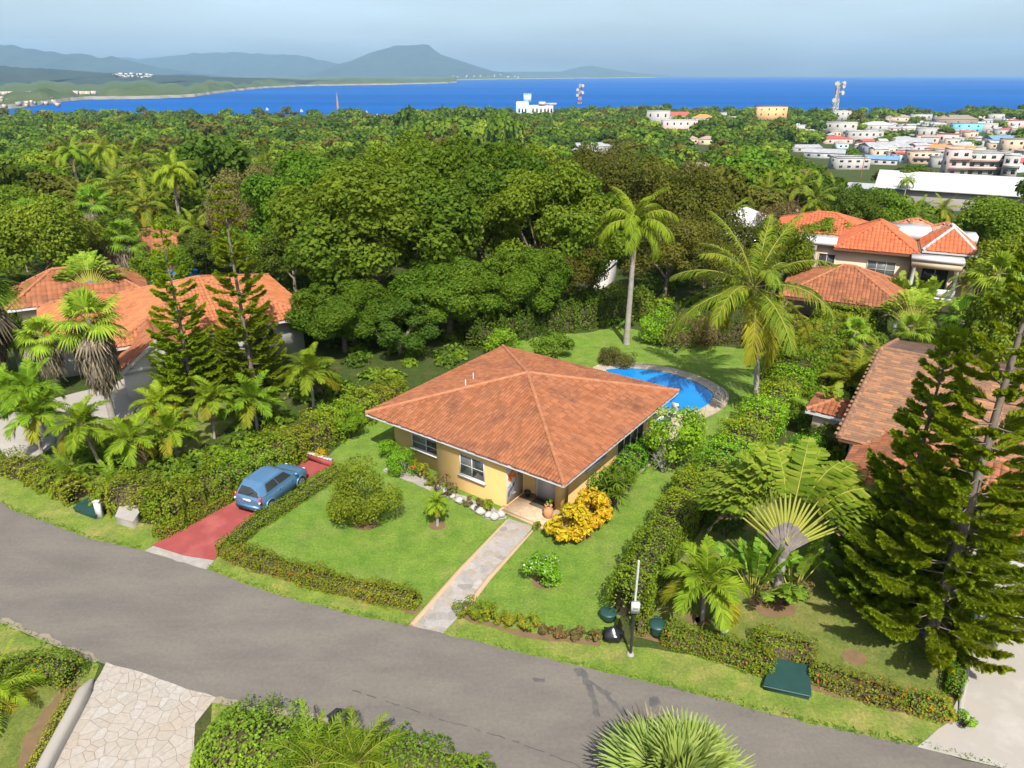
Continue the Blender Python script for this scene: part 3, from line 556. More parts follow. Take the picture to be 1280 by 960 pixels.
def ridge(name, prof, Y, depth, seed, m, base=-36, nsub=10, gully=.12, nz=.012):
    """a mountain range: its crest through the given photo points at distance Y, with slopes falling to both sides"""
    rng = np.random.default_rng(seed); xs_ = np.array([V(a, b, Y)[0] for a, b in prof]); zs = np.array([V(a, b, Y)[2] for a, b in prof])
    X = np.linspace(xs_[0], xs_[-1], 150); Z = np.interp(X, xs_, zs); Hh = max(Z.max()-base, 1)
    for k in range(5): Z += (Z-base)*nz*rng.normal()*np.sin(X/Hh*(1.5+2.3*k)+rng.uniform(0, 6))
    D = np.linspace(-1, 1, 2*nsub+1); mb = MB(); Vs = []
    for d in D:
        w = (1-abs(d))**1.15
        g = 1 + gully*np.sin(X/Hh*3.1+seed)*np.sin(abs(d)*np.pi) + gully*.7*np.sin(X/Hh*7.7+2+d*2)*np.sin(abs(d)*np.pi)
        Vs.append(np.stack([X + d*depth*.15*np.sin(X/Hh), np.full_like(X, Y) + d*depth*(1+.15*np.sin(X/Hh*2+seed)), base + (Z-base)*w*g], 1))
    idx = np.arange(len(D)*150).reshape(len(D), 150)
    mb.add(np.concatenate(Vs), np.stack([idx[:-1, :-1].ravel(), idx[:-1, 1:].ravel(), idx[1:, 1:].ravel(), idx[1:, :-1].ravel()], 1)); tag(link(name, mb.mesh(name, [m], True)), kind='structure')
ridge('hills', [(-260, 92), (-100, 84), (0, 82.5), (60, 86), (100, 89.5), (150, 91.5), (230, 94.5), (330, 98), (430, 101.5)], 4600, 1100, 3, M['hill'])
ridge('mountains', [(-420, 76), (-220, 52), (-90, 60), (0, 54), (28, 60), (55, 63.5), (75, 66), (100, 67), (122, 72), (140, 70), (165, 77), (190, 84), (230, 92)], 9800, 1700, 4, M['hill'])
ridge('mountains', [(60, 88), (110, 78), (150, 71.5), (175, 74), (215, 70), (240, 66.5), (290, 65.5), (330, 67.5), (372, 68.5), (395, 74), (430, 81), (480, 90)], 13000, 1700, 5, M['hill'])
ridge('mountain', [(385, 91), (415, 83), (440, 75.5), (462, 66), (480, 61.5), (495, 57.2), (512, 56.2), (528, 55.6), (536, 56.5), (541, 61), (552, 68.5), (570, 74), (585, 79), (600, 84), (615, 88.5), (640, 92)], 12000, 1700, 6, M['hill'], nz=.003)
ridge('mountains', [(560, 93), (610, 90), (660, 89.5), (700, 89.8), (716, 85.5), (728, 83.2), (740, 82.3), (752, 84.5), (775, 88.5), (800, 91.5), (830, 94)], 14300, 1000, 7, M['hill'])

# roads, drives, lawns (sheets stacked a few millimetres apart)
UP = [(-160, 560), (-60, 600), (0, 627), (14, 637), (69, 657), (113, 674), (179, 688), (256, 711), (344, 743), (430, 766), (516, 783), (636, 812), (739, 836), (860, 865), (953, 890), (1056, 914), (1149, 933), (1260, 963), (1420, 1010)]
LO = [(1420, 1240), (900, 1060), (700, 985), (609, 958), (533, 934), (475, 921), (409, 901), (344, 890), (265, 875), (137, 832), (127, 829), (60, 800), (0, 775), (-60, 745), (-160, 690)]
sheet('road', gp(*UP, *LO), .012, M['asphalt'], .035, .5, 1)
sheet('verge', gp((-160, 545), (0, 575), (40, 600), (120, 640), (190, 655), (262, 700), (300, 700), (420, 735), (525, 760), (560, 745), (760, 800), (1190, 880), (1185, 905), (1160, 945), (1149, 937), (1056, 918), (953, 894), (860, 869), (739, 840), (636, 816), (516, 787), (430, 770), (344, 747), (256, 715), (179, 692), (113, 678), (69, 661), (14, 641), (-160, 566)), .004, M['verge'], .05, .5, 2)
sheet('lawn', gp((268, 700), (388, 592), (440, 540), (480, 508), (560, 470), (640, 425), (690, 418), (735, 416), (775, 408), (830, 420), (880, 432), (968, 438), (965, 470), (955, 510), (905, 560), (875, 590), (850, 640), (790, 720), (768, 800), (560, 752), (520, 762)), .009, M['lawn'], .06, .6, 3)
sheet('lawn', gp((790, 790), (850, 700), (890, 640), (930, 600), (1040, 600), (1120, 640), (1190, 640), (1215, 740), (1190, 890), (1010, 850), (830, 805)), .008, M['lawn2'], .06, .6, 4)
sheet('lawn', gp((40, 600), (95, 545), (160, 505), (280, 470), (330, 500), (250, 560), (170, 640), (110, 630)), .006, M['lawn2'], .06, .6, 5)
sheet('verge', gp((-160, 700), (0, 779), (60, 804), (124, 831), (118, 848), (90, 905), (60, 980), (-200, 1080)), .005, M['verge'], .05, .5, 6)
sheet('lawn', gp((-80, 850), (0, 846), (48, 852), (71, 865), (52, 890), (28, 925), (15, 985), (-120, 1060)), .009, M['lawn2'], .04, .5, 7)
sheet('soil_bed', gp((48, 850), (71, 864), (52, 890), (28, 925), (14, 985), (46, 985), (66, 925), (92, 885), (104, 858), (60, 838)), .012, M['soil'], .04, .4, 8)
sheet('stone_driveway', gp((133, 828), (270, 872), (244, 905), (243, 1010), (40, 1010), (70, 955), (116, 858)), .016, M['coral'], .03, .4, 9)
sheet('verge', gp((265, 876), (344, 892), (409, 903), (475, 923), (533, 936), (609, 960), (640, 1040), (240, 1040)), .006, M['verge'], .05, .5, 10)
sheet('concrete_apron', gp((181, 689), (196, 680), (268, 701), (258, 712)), .020, M['conc'], .02, .3, 11)
sheet('red_driveway', gp((189, 682), (240, 656), (290, 629), (370, 582), (384, 573), (417, 583), (400, 590), (312, 648), (285, 676), (268, 701), (230, 695)), .028, M['red'], .0)
sheet('stone_path', gp((636, 648), (667, 659), (554, 792), (515, 783)), .024, M['path'], .02, .4, 12)
sheet('concrete_driveway', gp((1146, 934), (1186, 903), (1192, 884), (1208, 850), (1222, 790), (1228, 735), (1240, 700), (1300, 660), (1420, 700), (1500, 1010), (1420, 1006), (1260, 962)), .020, M['concw'], .02, .6, 13)
sheet('side_driveway', gp((-60, 590), (0, 560), (20, 585), (90, 545), (170, 515), (215, 480), (200, 455), (140, 480), (60, 500), (-80, 540)), .010, M['concw'], .04, .6, 14)
sheet('soil_bed', gp((790, 795), (835, 806), (960, 842), (1012, 862), (1185, 905), (1190, 893), (1015, 848), (965, 830), (835, 797), (795, 785)), .013, M['soil'], .06, .4, 15)
sheet('soil_bed', gp((275, 700), (300, 709), (420, 742), (520, 768), (528, 757), (420, 728), (300, 697)), .013, M['soil'], .05, .4, 16)
sheet('soil_bed', gp((578, 773), (660, 798), (750, 808), (752, 802), (665, 792), (582, 768)), .013, M['soil'], .05, .4, 17)
sheet('gravel_bed', gp((478, 588), (500, 575), (520, 585), (560, 612), (628, 640), (634, 648), (615, 650), (560, 622), (525, 608)), .013, M['conc'], .05, .3, 18)
for k, (a, b, r) in enumerate(((547, 657, .42), (457, 655, .6), (679, 728, .5), (725, 668, .6), (1068, 822, .45), (866, 774, .3), (965, 755, .95), (878, 776, .3))):
    c_ = G(a, b); sheet('soil_bed', [(c_[0]+r*math.cos(q*.5236), c_[1]+r*math.sin(q*.5236)*.9) for q in range(12)], .013, M['soil'], .05, .2, 30+k)
# oil stains and crack lines on the road
for k, (pts) in enumerate((((724, 838), (733, 840), (744, 870), (750, 897), (744, 896), (738, 872), (728, 852)), ((735, 850), (742, 853), (785, 893), (780, 895)), ((812, 872), (822, 871), (826, 878), (818, 886), (812, 882)), ((482, 901), (494, 900), (495, 906), (486, 909)), ((665, 848), (682, 848), (680, 853), (668, 853)), ((716, 838), (728, 836), (735, 843), (722, 846)), ((753, 862), (765, 867), (762, 870), (755, 866)))):
    sheet('oil_stain', gp(*pts), .0165 + .0005*k, M['oil'], .03, .12, 50+k)
for k, pts in enumerate((((440, 862), (500, 882), (560, 902), (640, 925), (720, 955), (760, 985)),)):
    mb = MB(); rr = random.Random(k); P = []
    for a, b in zip(pts[:-1], pts[1:]):
        for q in range(10): f = q/10; P.append(G(a[0]+(b[0]-a[0])*f, a[1]+(b[1]-a[1])*f, .017) + A3(rr.gauss(0, .02), rr.gauss(0, .02), 0))
    for p, q in zip(P[:-1], P[1:]):
        if rr.random() < .2: continue
        s_ = A3(0, .012+.012*rr.random(), 0); quad(mb, p-s_, q-s_, q+s_, p+s_)
    tag(link('road_crack', mb.mesh('road_crack', [M['crack']])), kind='structure')
mb = MB(); rr = random.Random(8)
for pts in (((0, 775), (60, 800), (127, 829)), ((265, 875), (344, 890), (409, 901), (475, 921), (533, 934), (609, 958))):
    P = [G(a[0]+(b[0]-a[0])*q/12, a[1]+(b[1]-a[1])*q/12, .0155) for a, b in zip(pts[:-1], pts[1:]) for q in range(12)]
    Wd = [.12 + .07*math.sin(i*.7) + .05*math.sin(i*1.9) for i in range(len(P))]
    for i in range(len(P)-1): quad(mb, P[i] - A3(.05, .08, 0), P[i+1] - A3(.05, .08, 0), P[i+1] + A3(.3, 1, 0)*Wd[i+1], P[i] + A3(.3, 1, 0)*Wd[i])
tag(link('road_dust', mb.mesh('road_dust', [M['dust']])), kind='structure')
# pool with coping
pc = [(758, 463), (785, 461), (815, 463), (845, 470), (870, 479), (889, 491), (889, 501), (876, 511), (862, 516), (848, 517), (835, 513), (822, 505), (800, 492), (775, 475)]
def spline(pts, k=6):
    n = len(pts); out = []
    for i in range(n):
        p0, p1, p2, p3 = [np.array(pts[(i+j-1) % n], float) for j in range(4)]
        for q in range(k):
            t_ = q/k; out.append(.5*((2*p1) + (-p0+p2)*t_ + (2*p0-5*p1+4*p2-p3)*t_**2 + (-p0+3*p1-3*p2+p3)*t_**3))
    return out
pw = spline([G(a, b)[:2] for a, b in pc]); pcx = np.mean(pw, axis=0)
def offs(P, d):
    n = len(P); out = []
    for i in range(n):
        t_ = P[(i+1) % n]-P[i-1]; nn = np.array([t_[1], -t_[0]])/(np.linalg.norm(t_)+1e-9)
        if nn @ (P[i]-pcx) < 0: nn = -nn
        out.append(P[i]+nn*d)
    return out
sheet('pool_water', [tuple(p) for p in pw], .028, M['pool'])
mb = MB(); o1 = offs(pw, .05); o2 = offs(pw, 1.05); n = len(pw)
for i in range(n):
    j = (i+1) % n; a, b, c_, d_ = [A3(q[0], q[1], .075) for q in (o1[i], o1[j], o2[j], o2[i])]; quad(mb, a, b, c_, d_); dz_ = A3(0, 0, .07); quad(mb, d_, c_, c_-dz_, d_-dz_); quad(mb, a-dz_*.9, b-dz_*.9, b, a)
tag(link('pool_coping', mb.mesh('pool_coping', [M['deck']])), kind='structure')
sheet('pool_deck', gp((800, 560), (812, 530), (822, 515), (838, 519), (855, 524), (850, 540), (820, 575), (790, 600), (775, 600)), .020, M['deck'], .02, .4, 70)
sheet('pool_water', gp((207, 338), (222, 333), (245, 335), (250, 343), (232, 349), (215, 346)), .03, M['pool'])

# haze
hz = MB(); box(hz, -12500, 12500, -150, 15900, -58, 620); hm = bpy.data.materials.new('haze'); hm.use_nodes = True; t = hm.node_tree
t.nodes.remove(t.nodes['Principled BSDF']); pv = t.nodes.new('ShaderNodeVolumePrincipled'); pv.inputs['Color'].default_value = (.44, .72, 1.0, 1); pv.inputs['Density'].default_value = 5.6e-5; pv.inputs['Anisotropy'].default_value = 0.0
t.links.new(pv.outputs[0], t.nodes['Material Output'].inputs['Volume']); tag(link('haze', hz.mesh('haze', [hm])), kind='stuff')

# ------------------------------------------------------------------ building materials
M['tile'] = mat('clay_tile', (.215, .078, .034), (.245, .096, .047), .55, .85, .1, island=.20, c3=(.140, .060, .035))
M['tile_bright'] = mat('clay_tile_orange', (.36, .090, .036), (.40, .115, .050), 1.2, .8, .2, island=.14)
M['tile_left'] = mat('clay_tile_left_villa', (.31, .105, .042), (.35, .13, .058), .6, .85, .1, island=.15, c3=(.25, .09, .042))
M['tile_old'] = mat('clay_tile_weathered', (.36, .155, .09), (.44, .20, .12), .7, .85, .15, island=.18, c3=(.27, .13, .085))
m, t, bs, L = _nodes('mottled_tile'); g = t.nodes.new('ShaderNodeNewGeometry'); c = ramp(t, g.outputs['Random Per Island'], [(0, (.130, .070, .040)), (.35, (.170, .088, .048)), (.7, (.215, .108, .055)), (1, (.29, .130, .055))], L); L(c, bs.inputs['Base Color']); bs.inputs['Roughness'].default_value = .85; M['tile_mix'] = m
M['tile_base'] = mat('roof_underlay', (.22, .085, .05), (.27, .11, .065), 2, .9, .1)
M['mortar'] = mat('ridge_mortar', (.31, .135, .068), (.27, .108, .054), 2, .85, .15, island=.1)
M['white'] = mat('white_paint', (.44, .43, .41), (.385, .375, .36), .6, .7, .3)
M['fascia'] = mat('fascia_grey', (.50, .50, .51), (.42, .42, .44), 1.2, .6, .3)
M['yellow'] = mat('yellow_render', (.60, .395, .155), (.57, .365, .14), .5, .85, .15, bumpk=.12, bscale=25, c3=(.63, .425, .18))
M['beige'] = mat('beige_render', (.48, .37, .265), (.45, .345, .245), .5, .85, .15)
M['glass'] = mat('dark_window_glass', (.022, .026, .028), (.035, .038, .038), .8, .08, .6)
M['glassl'] = mat('louvre_window_glass', (.10, .11, .105), (.13, .135, .125), 1.5, .15, .5)
M['alu'] = mat('aluminium', (.55, .56, .57), (.5, .51, .52), 3, .4, .5, .3)
M['woodbr'] = mat('brown_wood', (.16, .07, .035), (.11, .05, .03), 3, .6, .3)
M['dkgreen'] = mat('dark_green_plastic', (.012, .040, .034), (.016, .050, .042), 3, .42, .4)
M['black'] = mat('black_paint', (.018, .018, .018), (.03, .03, .03), 4, .5, .4)
M['thatch'] = mat('thatch', (.24, .19, .15), (.17, .14, .11), 3, .95, .05)
M['terracotta'] = mat('terracotta', (.46, .23, .11), (.40, .19, .09), 5, .8, .2)
M['rock'] = mat('rock', (.40, .38, .35), (.25, .24, .22), 2.5, .9, .1, bumpk=.6, bscale=8)

def clip_in(poly, x, y):
    s = 0; n = len(poly)
    for i in range(n):
        (x1, y1), (x2, y2) = poly[i], poly[(i+1) % n]
        if (y1 > y) != (y2 > y) and x < (x2-x1)*(y-y1)/(y2-y1)+x1: s ^= 1
    return s
def tiles(mb, rng, P, w=.23, l=.40, prof='barrel', mi=0, amp=.072, seg=4):
    """lays roof tiles over the planar polygon P; P[0]->P[1] is the eave"""
    P = [np.asarray(p, float) for p in P]; a = unit(P[1]-P[0]); nrm = unit(np.cross(P[1]-P[0], P[-1]-P[0]))
    if nrm[2] < 0: nrm = -nrm
    b = np.cross(nrm, a)
    if b[2] < 0: b = -b
    poly = [((p-P[0]) @ a, (p-P[0]) @ b) for p in P]; xs = [p[0] for p in poly]; ys = [p[1] for p in poly]
    nx, ny = int((max(xs)-min(xs))/w)+1, int((max(ys)-min(ys))/l)+1
    for j in range(ny):
        for i in range(nx):
            off = .5*w*(j % 2) if prof == 'flat' else 0
            x, y = min(xs)+(i+.5)*w - off, min(ys)+(j+.5)*l
            if not clip_in(poly, x, y): continue
            x += rng.normal(0, .006); y += rng.normal(0, .008); z0 = .045 + rng.normal(0, .004)
            if prof == 'barrel':
                Vs = []
                for yy, dz in ((y-l*.5-.03, z0), (y+l*.5, z0-.03)):
                    for k in range(seg+1):
                        th = math.pi*k/seg; Vs.append(P[0] + a*(x - w*.5*math.cos(th)*1.0) + b*yy + nrm*(dz + amp*math.sin(th)))
                Fs = [(k, k+1, seg+2+k, seg+1+k) for k in range(seg)]
                mb.add(Vs, Fs, mi)
                mb.add([Vs[0], Vs[seg], P[0] + a*(x+w*.5) + b*(y-l*.5-.03) - nrm*0.01, P[0] + a*(x-w*.5) + b*(y-l*.5-.03) - nrm*0.01], [(0, 1, 2, 3)], mi)
            else:
                g = .985; lo, hi = z0+.028, z0-.01
                q = [P[0]+a*(x-w*.5*g)+b*(y-l*.5-.03)+nrm*lo, P[0]+a*(x+w*.5*g)+b*(y-l*.5-.03)+nrm*lo, P[0]+a*(x+w*.5*g)+b*(y+l*.5)+nrm*hi, P[0]+a*(x-w*.5*g)+b*(y+l*.5)+nrm*hi]
                mb.add(q + [q[0]-nrm*.04, q[1]-nrm*.04], [(0, 1, 2, 3), (4, 5, 1, 0)], mi)
def hipcap(mb, p, q, r=.13, mi=0, lift=.06):
    p = np.asarray(p, float); q = np.asarray(q, float); L = np.linalg.norm(q-p); n = max(2, int(L/.38)); up = A3(0, 0, lift)
    for k in range(n):
        a = p+(q-p)*(k/n)+up; b = p+(q-p)*((k+1.06)/n)+up-A3(0, 0, .015); tube(mb, [a, b], [r*1.06, r*.92], 8, mi, cap=True)
def slab(mb, P, th, mi_top=0, mi_side=1):
    P = [np.asarray(p, float) for p in P]; n = len(P); d = A3(0, 0, th)
    mb.add(P, [list(range(n))], mi_top); mb.add([p-d for p in P], [list(range(n))[::-1]], mi_side)
    for i in range(n): quad(mb, P[i], P[i]-d, P[(i+1) % n]-d, P[(i+1) % n], mi_side)
def hip_roof(name, parent, x0, x1, y0, y1, ze, zr, tile='tile', tw=.23, tl=.40, fascia='fascia', prof='barrel', seed=1, cap='mortar', th=.2, seg=4, ridge=None, thick=.13):
    """hip roof over a rectangle in the parent's frame; a ridge runs along the longer side"""
    rng = np.random.default_rng(seed); w, d = x1-x0, y1-y0; cx, cyy = (x0+x1)/2, (y0+y1)/2; h = min(w, d)/2
    if ridge is not None: R1, R2 = [A3(*r) for r in ridge]
    elif w >= d: R1, R2 = A3(x0+h, cyy, zr), A3(x1-h, cyy, zr)
    else: R1, R2 = A3(cx, y0+h, zr), A3(cx, y1-h, zr)
    a, b, c_, d_ = A3(x0, y0, ze), A3(x1, y0, ze), A3(x1, y1, ze), A3(x0, y1, ze)
    along_x = abs(R2[0]-R1[0]) >= abs(R2[1]-R1[1]); same = np.linalg.norm(R2-R1) < .15
    if along_x: F = [[a, b, R2, R1], [b, c_, R2], [c_, d_, R1, R2], [d_, a, R1]]
    else: F = [[a, b, R1], [b, c_, R2, R1], [c_, d_, R2], [d_, a, R1, R2]]
    if same: F = [[a, b, R1], [b, c_, R1], [c_, d_, R1], [d_, a, R1]]
    tb, cb, ub, fb = MB(), MB(), MB(), MB()
    for f in F: tiles(tb, rng, f, tw, tl, prof, 0, seg=seg); ub.add(f, [list(range(len(f)))], 0)
    ub.add([a, b, c_, d_], [(3, 2, 1, 0)], 1)
    for p, q in ((a, b), (b, c_), (c_, d_), (d_, a)):
        o_ = unit(np.cross(unit(q-p), A3(0, 0, 1)))*.02; D = A3(0, 0, th); quad(fb, p+o_-D, q+o_-D, q+o_+A3(0, 0, .03), p+o_+A3(0, 0, .03)); quad(fb, p-o_*5-D, q-o_*5-D, q+o_-D, p+o_-D)
    ro = part('roof', tb, [M[tile]], parent); part('underlay', ub, [M['tile_base'], M['white']], ro); part('fascia', fb, [M[fascia]], ro)
    for p, q in ((a, R1), (b, R2 if along_x and not same else R1), (c_, R2), (d_, R1 if along_x or same else R2)) : hipcap(cb, p, q, thick)
    if not same: hipcap(cb, R1, R2, thick)
    part('hip_caps', cb, [M[cap]], ro); return ro
def win(parent, name, p0, ax, w, h, n, depth=.06, cols=2, frame='white', glass='glass', rows=1, label=None, sill=True, fw=.05):
    """window: lower-left corner p0, along ax, outward n; frame with bars + pane"""
    p0 = np.asarray(p0, float); ax = unit(ax); n = unit(n); up = A3(0, 0, 1); fb, gb = MB(), MB()
    def bar(u0, u1, v0, v1, d0, d1, b_, mi=0):
        c = [p0 + ax*u + up*v + n*d for d in (d0, d1) for v in (v0, v1) for u in (u0, u1)]
        b_.add(c, [(0, 1, 3, 2), (4, 6, 7, 5), (0, 4, 5, 1), (2, 3, 7, 6), (0, 2, 6, 4), (1, 5, 7, 3)], mi)
    for u in [0]+[w*k/cols-fw/2 for k in range(1, cols)]+[w-fw]: bar(u, u+fw, fw, h-fw, .003, depth, fb)
    bar(0, w, 0, fw, .002, depth+.002, fb); bar(0, w, h-fw, h, .002, depth+.002, fb)
    for r in range(1, rows): bar(fw, w-fw, h*r/rows-.018, h*r/rows+.018, .004, depth*.8, fb)
    if sill: bar(-.08, w+.08, -.09, -.002, .002, depth+.09, fb)
    bar(fw*.5, w-fw*.5, fw*.5, h-fw*.5, -.02, .02, gb)
    o = part(name, fb, [M[frame]], parent, label=label); part('pane', gb, [M[glass]], o); return o

# ------------------------------------------------------------------ the yellow bungalow
ZE = 2.75
Lc, Fc, Rc = G(457, 517, ZE), G(705, 607, ZE), G(843, 488, ZE)
e1 = unit(Lc-Fc); e2 = A3(e1[1], -e1[0], 0); e2 = e2 if e2 @ (Rc-Fc) > 0 else -e2
RZ = math.atan2(e2[1], e2[0]); SA = float(np.linalg.norm(Lc-Fc)); SB = float((Rc-Fc) @ e2)
def HL(p): d = np.asarray(p)-A3(Fc[0], Fc[1], 0); return A3(d @ e2, d @ e1, d[2])     # world -> house frame (x along the right side, y along the front)
def HW(x, y, z=0): return A3(Fc[0], Fc[1], 0) + e2*x + e1*y + A3(0, 0, z)
house = root('bungalow', (Fc[0], Fc[1], 0), 'yellow single storey bungalow with a wide terracotta hipped tile roof', 'house', None, RZ)
wb = MB(); WP = [(2.1, 1.0), (11.9, 1.0), (11.9, 11.75), (1.0, 11.75), (1.0, 8.0), (.32, 8.0), (.32, 3.5), (2.1, 3.5)]
prism(wb, WP, -.1, 2.72); part('wall', wb, [M['yellow']], house)
AP = HL(V(655, 468, Fc[1] + (Lc[1]+Rc[1]-2*Fc[1])/2)); zr_ = 4.52
hip_roof('roof', house, 0, SB, 0, SA, ZE, zr_, 'tile', .18, .33, ridge=((SB/2, SA/2, zr_), (SB/2, SA/2, zr_)), seed=3, thick=.12, th=.12)
for x_, y_, h_ in ((4.3, 9.2, 4.2), (5.5, 9.6, 4.1)): vb = MB(); tube(vb, [(x_, y_, 3.5), (x_, y_, h_)], .045, 6); part('vent_pipe', vb, [M['white']], house)
pb = MB(); box(pb, .0, 2.097, 1.02, 3.497, -.05, .12); box(pb, .4, 2.1, -.4, 1.017, -.05, .118); part('porch', pb, [M['porch']], house)
pb = MB(); box(pb, -.14, -.003, .3, 3.5, -.05, .13); box(pb, -.14, .32, 3.503, 3.64, -.05, .131); part('porch_step', pb, [M['peach']], house)
pb = MB(); box(pb, 1.55, 2.097, .98, 1.42, .12, 2.7); part('pillar', pb, [M['yellow']], house)
db = MB(); box(db, 2.0, 2.098, 1.55, 2.72, .122, 2.26); box(db, 1.985, 2.0, 1.62, 2.65, .2, 2.2)
d_ = part('door', db, [M['white']], house); kb = MB(); tube(kb, [(1.985, 2.52, 1.1), (1.93, 2.52, 1.1)], .035, 8); part('handle', kb, [M['alu']], d_)
fb = MB(); box(fb, 1.96, 2.096, 2.722, 2.84, .122, 2.4); box(fb, 1.96, 2.096, 1.43, 1.548, .122, 2.4); box(fb, 1.96, 2.096, 1.548, 2.722, 2.262, 2.4); part('door_frame', fb, [M['white']], house)
# painted flower mural on the porch side wall and the wall's front edge
mbm = MB(); yw = 3.494
box(mbm, .34, 1.75, 3.486, yw, .2, 2.62, 0)
rr = random.Random(5)
def blob(cx, cz, rx, rz_, mi, rot=0, off=0.0, k=12):
    P = []
    for q in range(k):
        th = 6.283*q/k; r_ = 1+.18*math.sin(3*th+cx*9); x, z = rx*r_*math.cos(th), rz_*r_*math.sin(th); P.append((cx + x*math.cos(rot)-z*math.sin(rot), 3.482-off, cz + x*math.sin(rot)+z*math.cos(rot)))
    mbm.add(P, [list(range(k))], mi)
for i, (cx, cz, rx, rz_, mi, rt) in enumerate(((.75, 1.85, .30, .16, 1, .5), (1.0, 1.6, .22, .14, 1, -.6), (.62, 1.6, .16, .22, 1, .2), (1.3, 2.1, .12, .35, 2, .2), (1.45, 1.75, .10, .28, 2, -.3), (.8, 1.0, .28, .12, 2, .6), (.55, .8, .12, .25, 2, -.4), (.6, 1.15, .16, .1, 3, .3), (1.15, 1.3, .18, .08, 3, .9), (.95, .62, .2, .07, 3, -.2), (.8, 1.78, .08, .06, 4, 0))): blob(cx, cz, rx, rz_, mi, rt, .001*i)
part('mural', mbm, [M['white'], mat('mural_orange', (.62, .20, .05), (.55, .12, .04), 9), mat('mural_blue', (.05, .09, .15), (.09, .13, .18), 9), mat('mural_grey', (.3, .32, .30), (.22, .26, .24), 9), mat('mural_yellow', (.7, .45, .08), None, 9)], house)
def wallhit(px, py, plane, val):
    """photo pixel -> house frame point on the plane x=val or y=val"""
    o = HL(A3(0, 0, CAMH)); r = ray(px, py); d = A3(r @ e2, r @ e1, r[2]); k = (val-o[plane])/d[plane]; return o + d*k
for (a, b, x_, rows, lb) in (((515, 543), (552, 571), 1.0, 3, 'window under the deep eave, left half louvred'), ((575, 572), (606, 598), .32, 2, 'white framed window in the sunlit wall')):
    p, q = wallhit(*a, 0, x_), wallhit(*b, 0, x_); y1_, y0_ = p[1], q[1]; h_ = 1.22
    w_ = win(house, 'window', (x_, y1_, 1.02), (0, -1, 0), y1_-y0_, h_, (-1, 0, 0), .05, 2, 'white', 'glassl', rows, lb)
    gb = MB(); box(gb, x_-.03, x_-.021, y0_+.06, y0_+(y1_-y0_)*.5-.03, 1.08, 2.18); part('dark_pane', gb, [M['glass']], w_)
p, q = wallhit(733, 586, 1, 1.0), wallhit(755, 568, 1, 1.0); win(house, 'window', (p[0], 1.0, 1.35), (1, 0, 0), abs(q[0]-p[0]), .8, (0, -1, 0), .05, 2, 'white', 'glass')
p, q = wallhit(771, 556, 1, 1.0), wallhit(804, 530, 1, 1.0); win(house, 'sliding_door', (p[0], 1.0, .14), (1, 0, 0), abs(q[0]-p[0]), 2.1, (0, -1, 0), .06, 4, 'alu', 'glass', 1, 'row of dark glass patio doors', sill=False)
win(house, 'window', (11.9, 4, 1.0), (0, 1, 0), 1.8, 1.2, (1, 0, 0)); win(house, 'window', (5, 11.75, 1.0), (-1, 0, 0), 1.8, 1.2, (0, 1, 0))
def hw(x, y, z=0): return tuple(HW(x, y, z))
o = root('planter_urn', hw(.75, 1.28, .118), 'tall terracotta urn standing on the porch beside the pillar', 'urn'); b = MB(); lathe(b, [(.0, 0), (.16, 0), (.2, .05), (.26, .3), (.22, .5), (.14, .62), (.2, .7), (.17, .7), (.1, .6)], 14); part('urn', b, [M['terracotta']], o, True)
b = MB(); rng = np.random.default_rng(3); crown(b, rng, (.18, .18, .25), .95, 6, 90, .09); part('leaves', b, [M['bright']], o)
o = root('flower_pot', hw(1.75, 3.2, .12), 'small dark pot in the porch corner by the mural', 'pot'); b = MB(); lathe(b, [(0, 0), (.12, 0), (.17, .22), (.18, .26), (.14, .26), (.12, .2), (0, .18)], 12); part('pot', b, [M['black']], o, True)
b = MB(); box(b, -.36, .36, -.6, .6, 0, .018); o = link('door_mat', b.mesh('door_mat', [mat('mat_fibre', (.06, .05, .035), (.09, .075, .05), 20)]), None, hw(1.5, 2.1, .121), RZ); tag(o, 'dark doormat on the tiled porch before the white door', 'doormat')

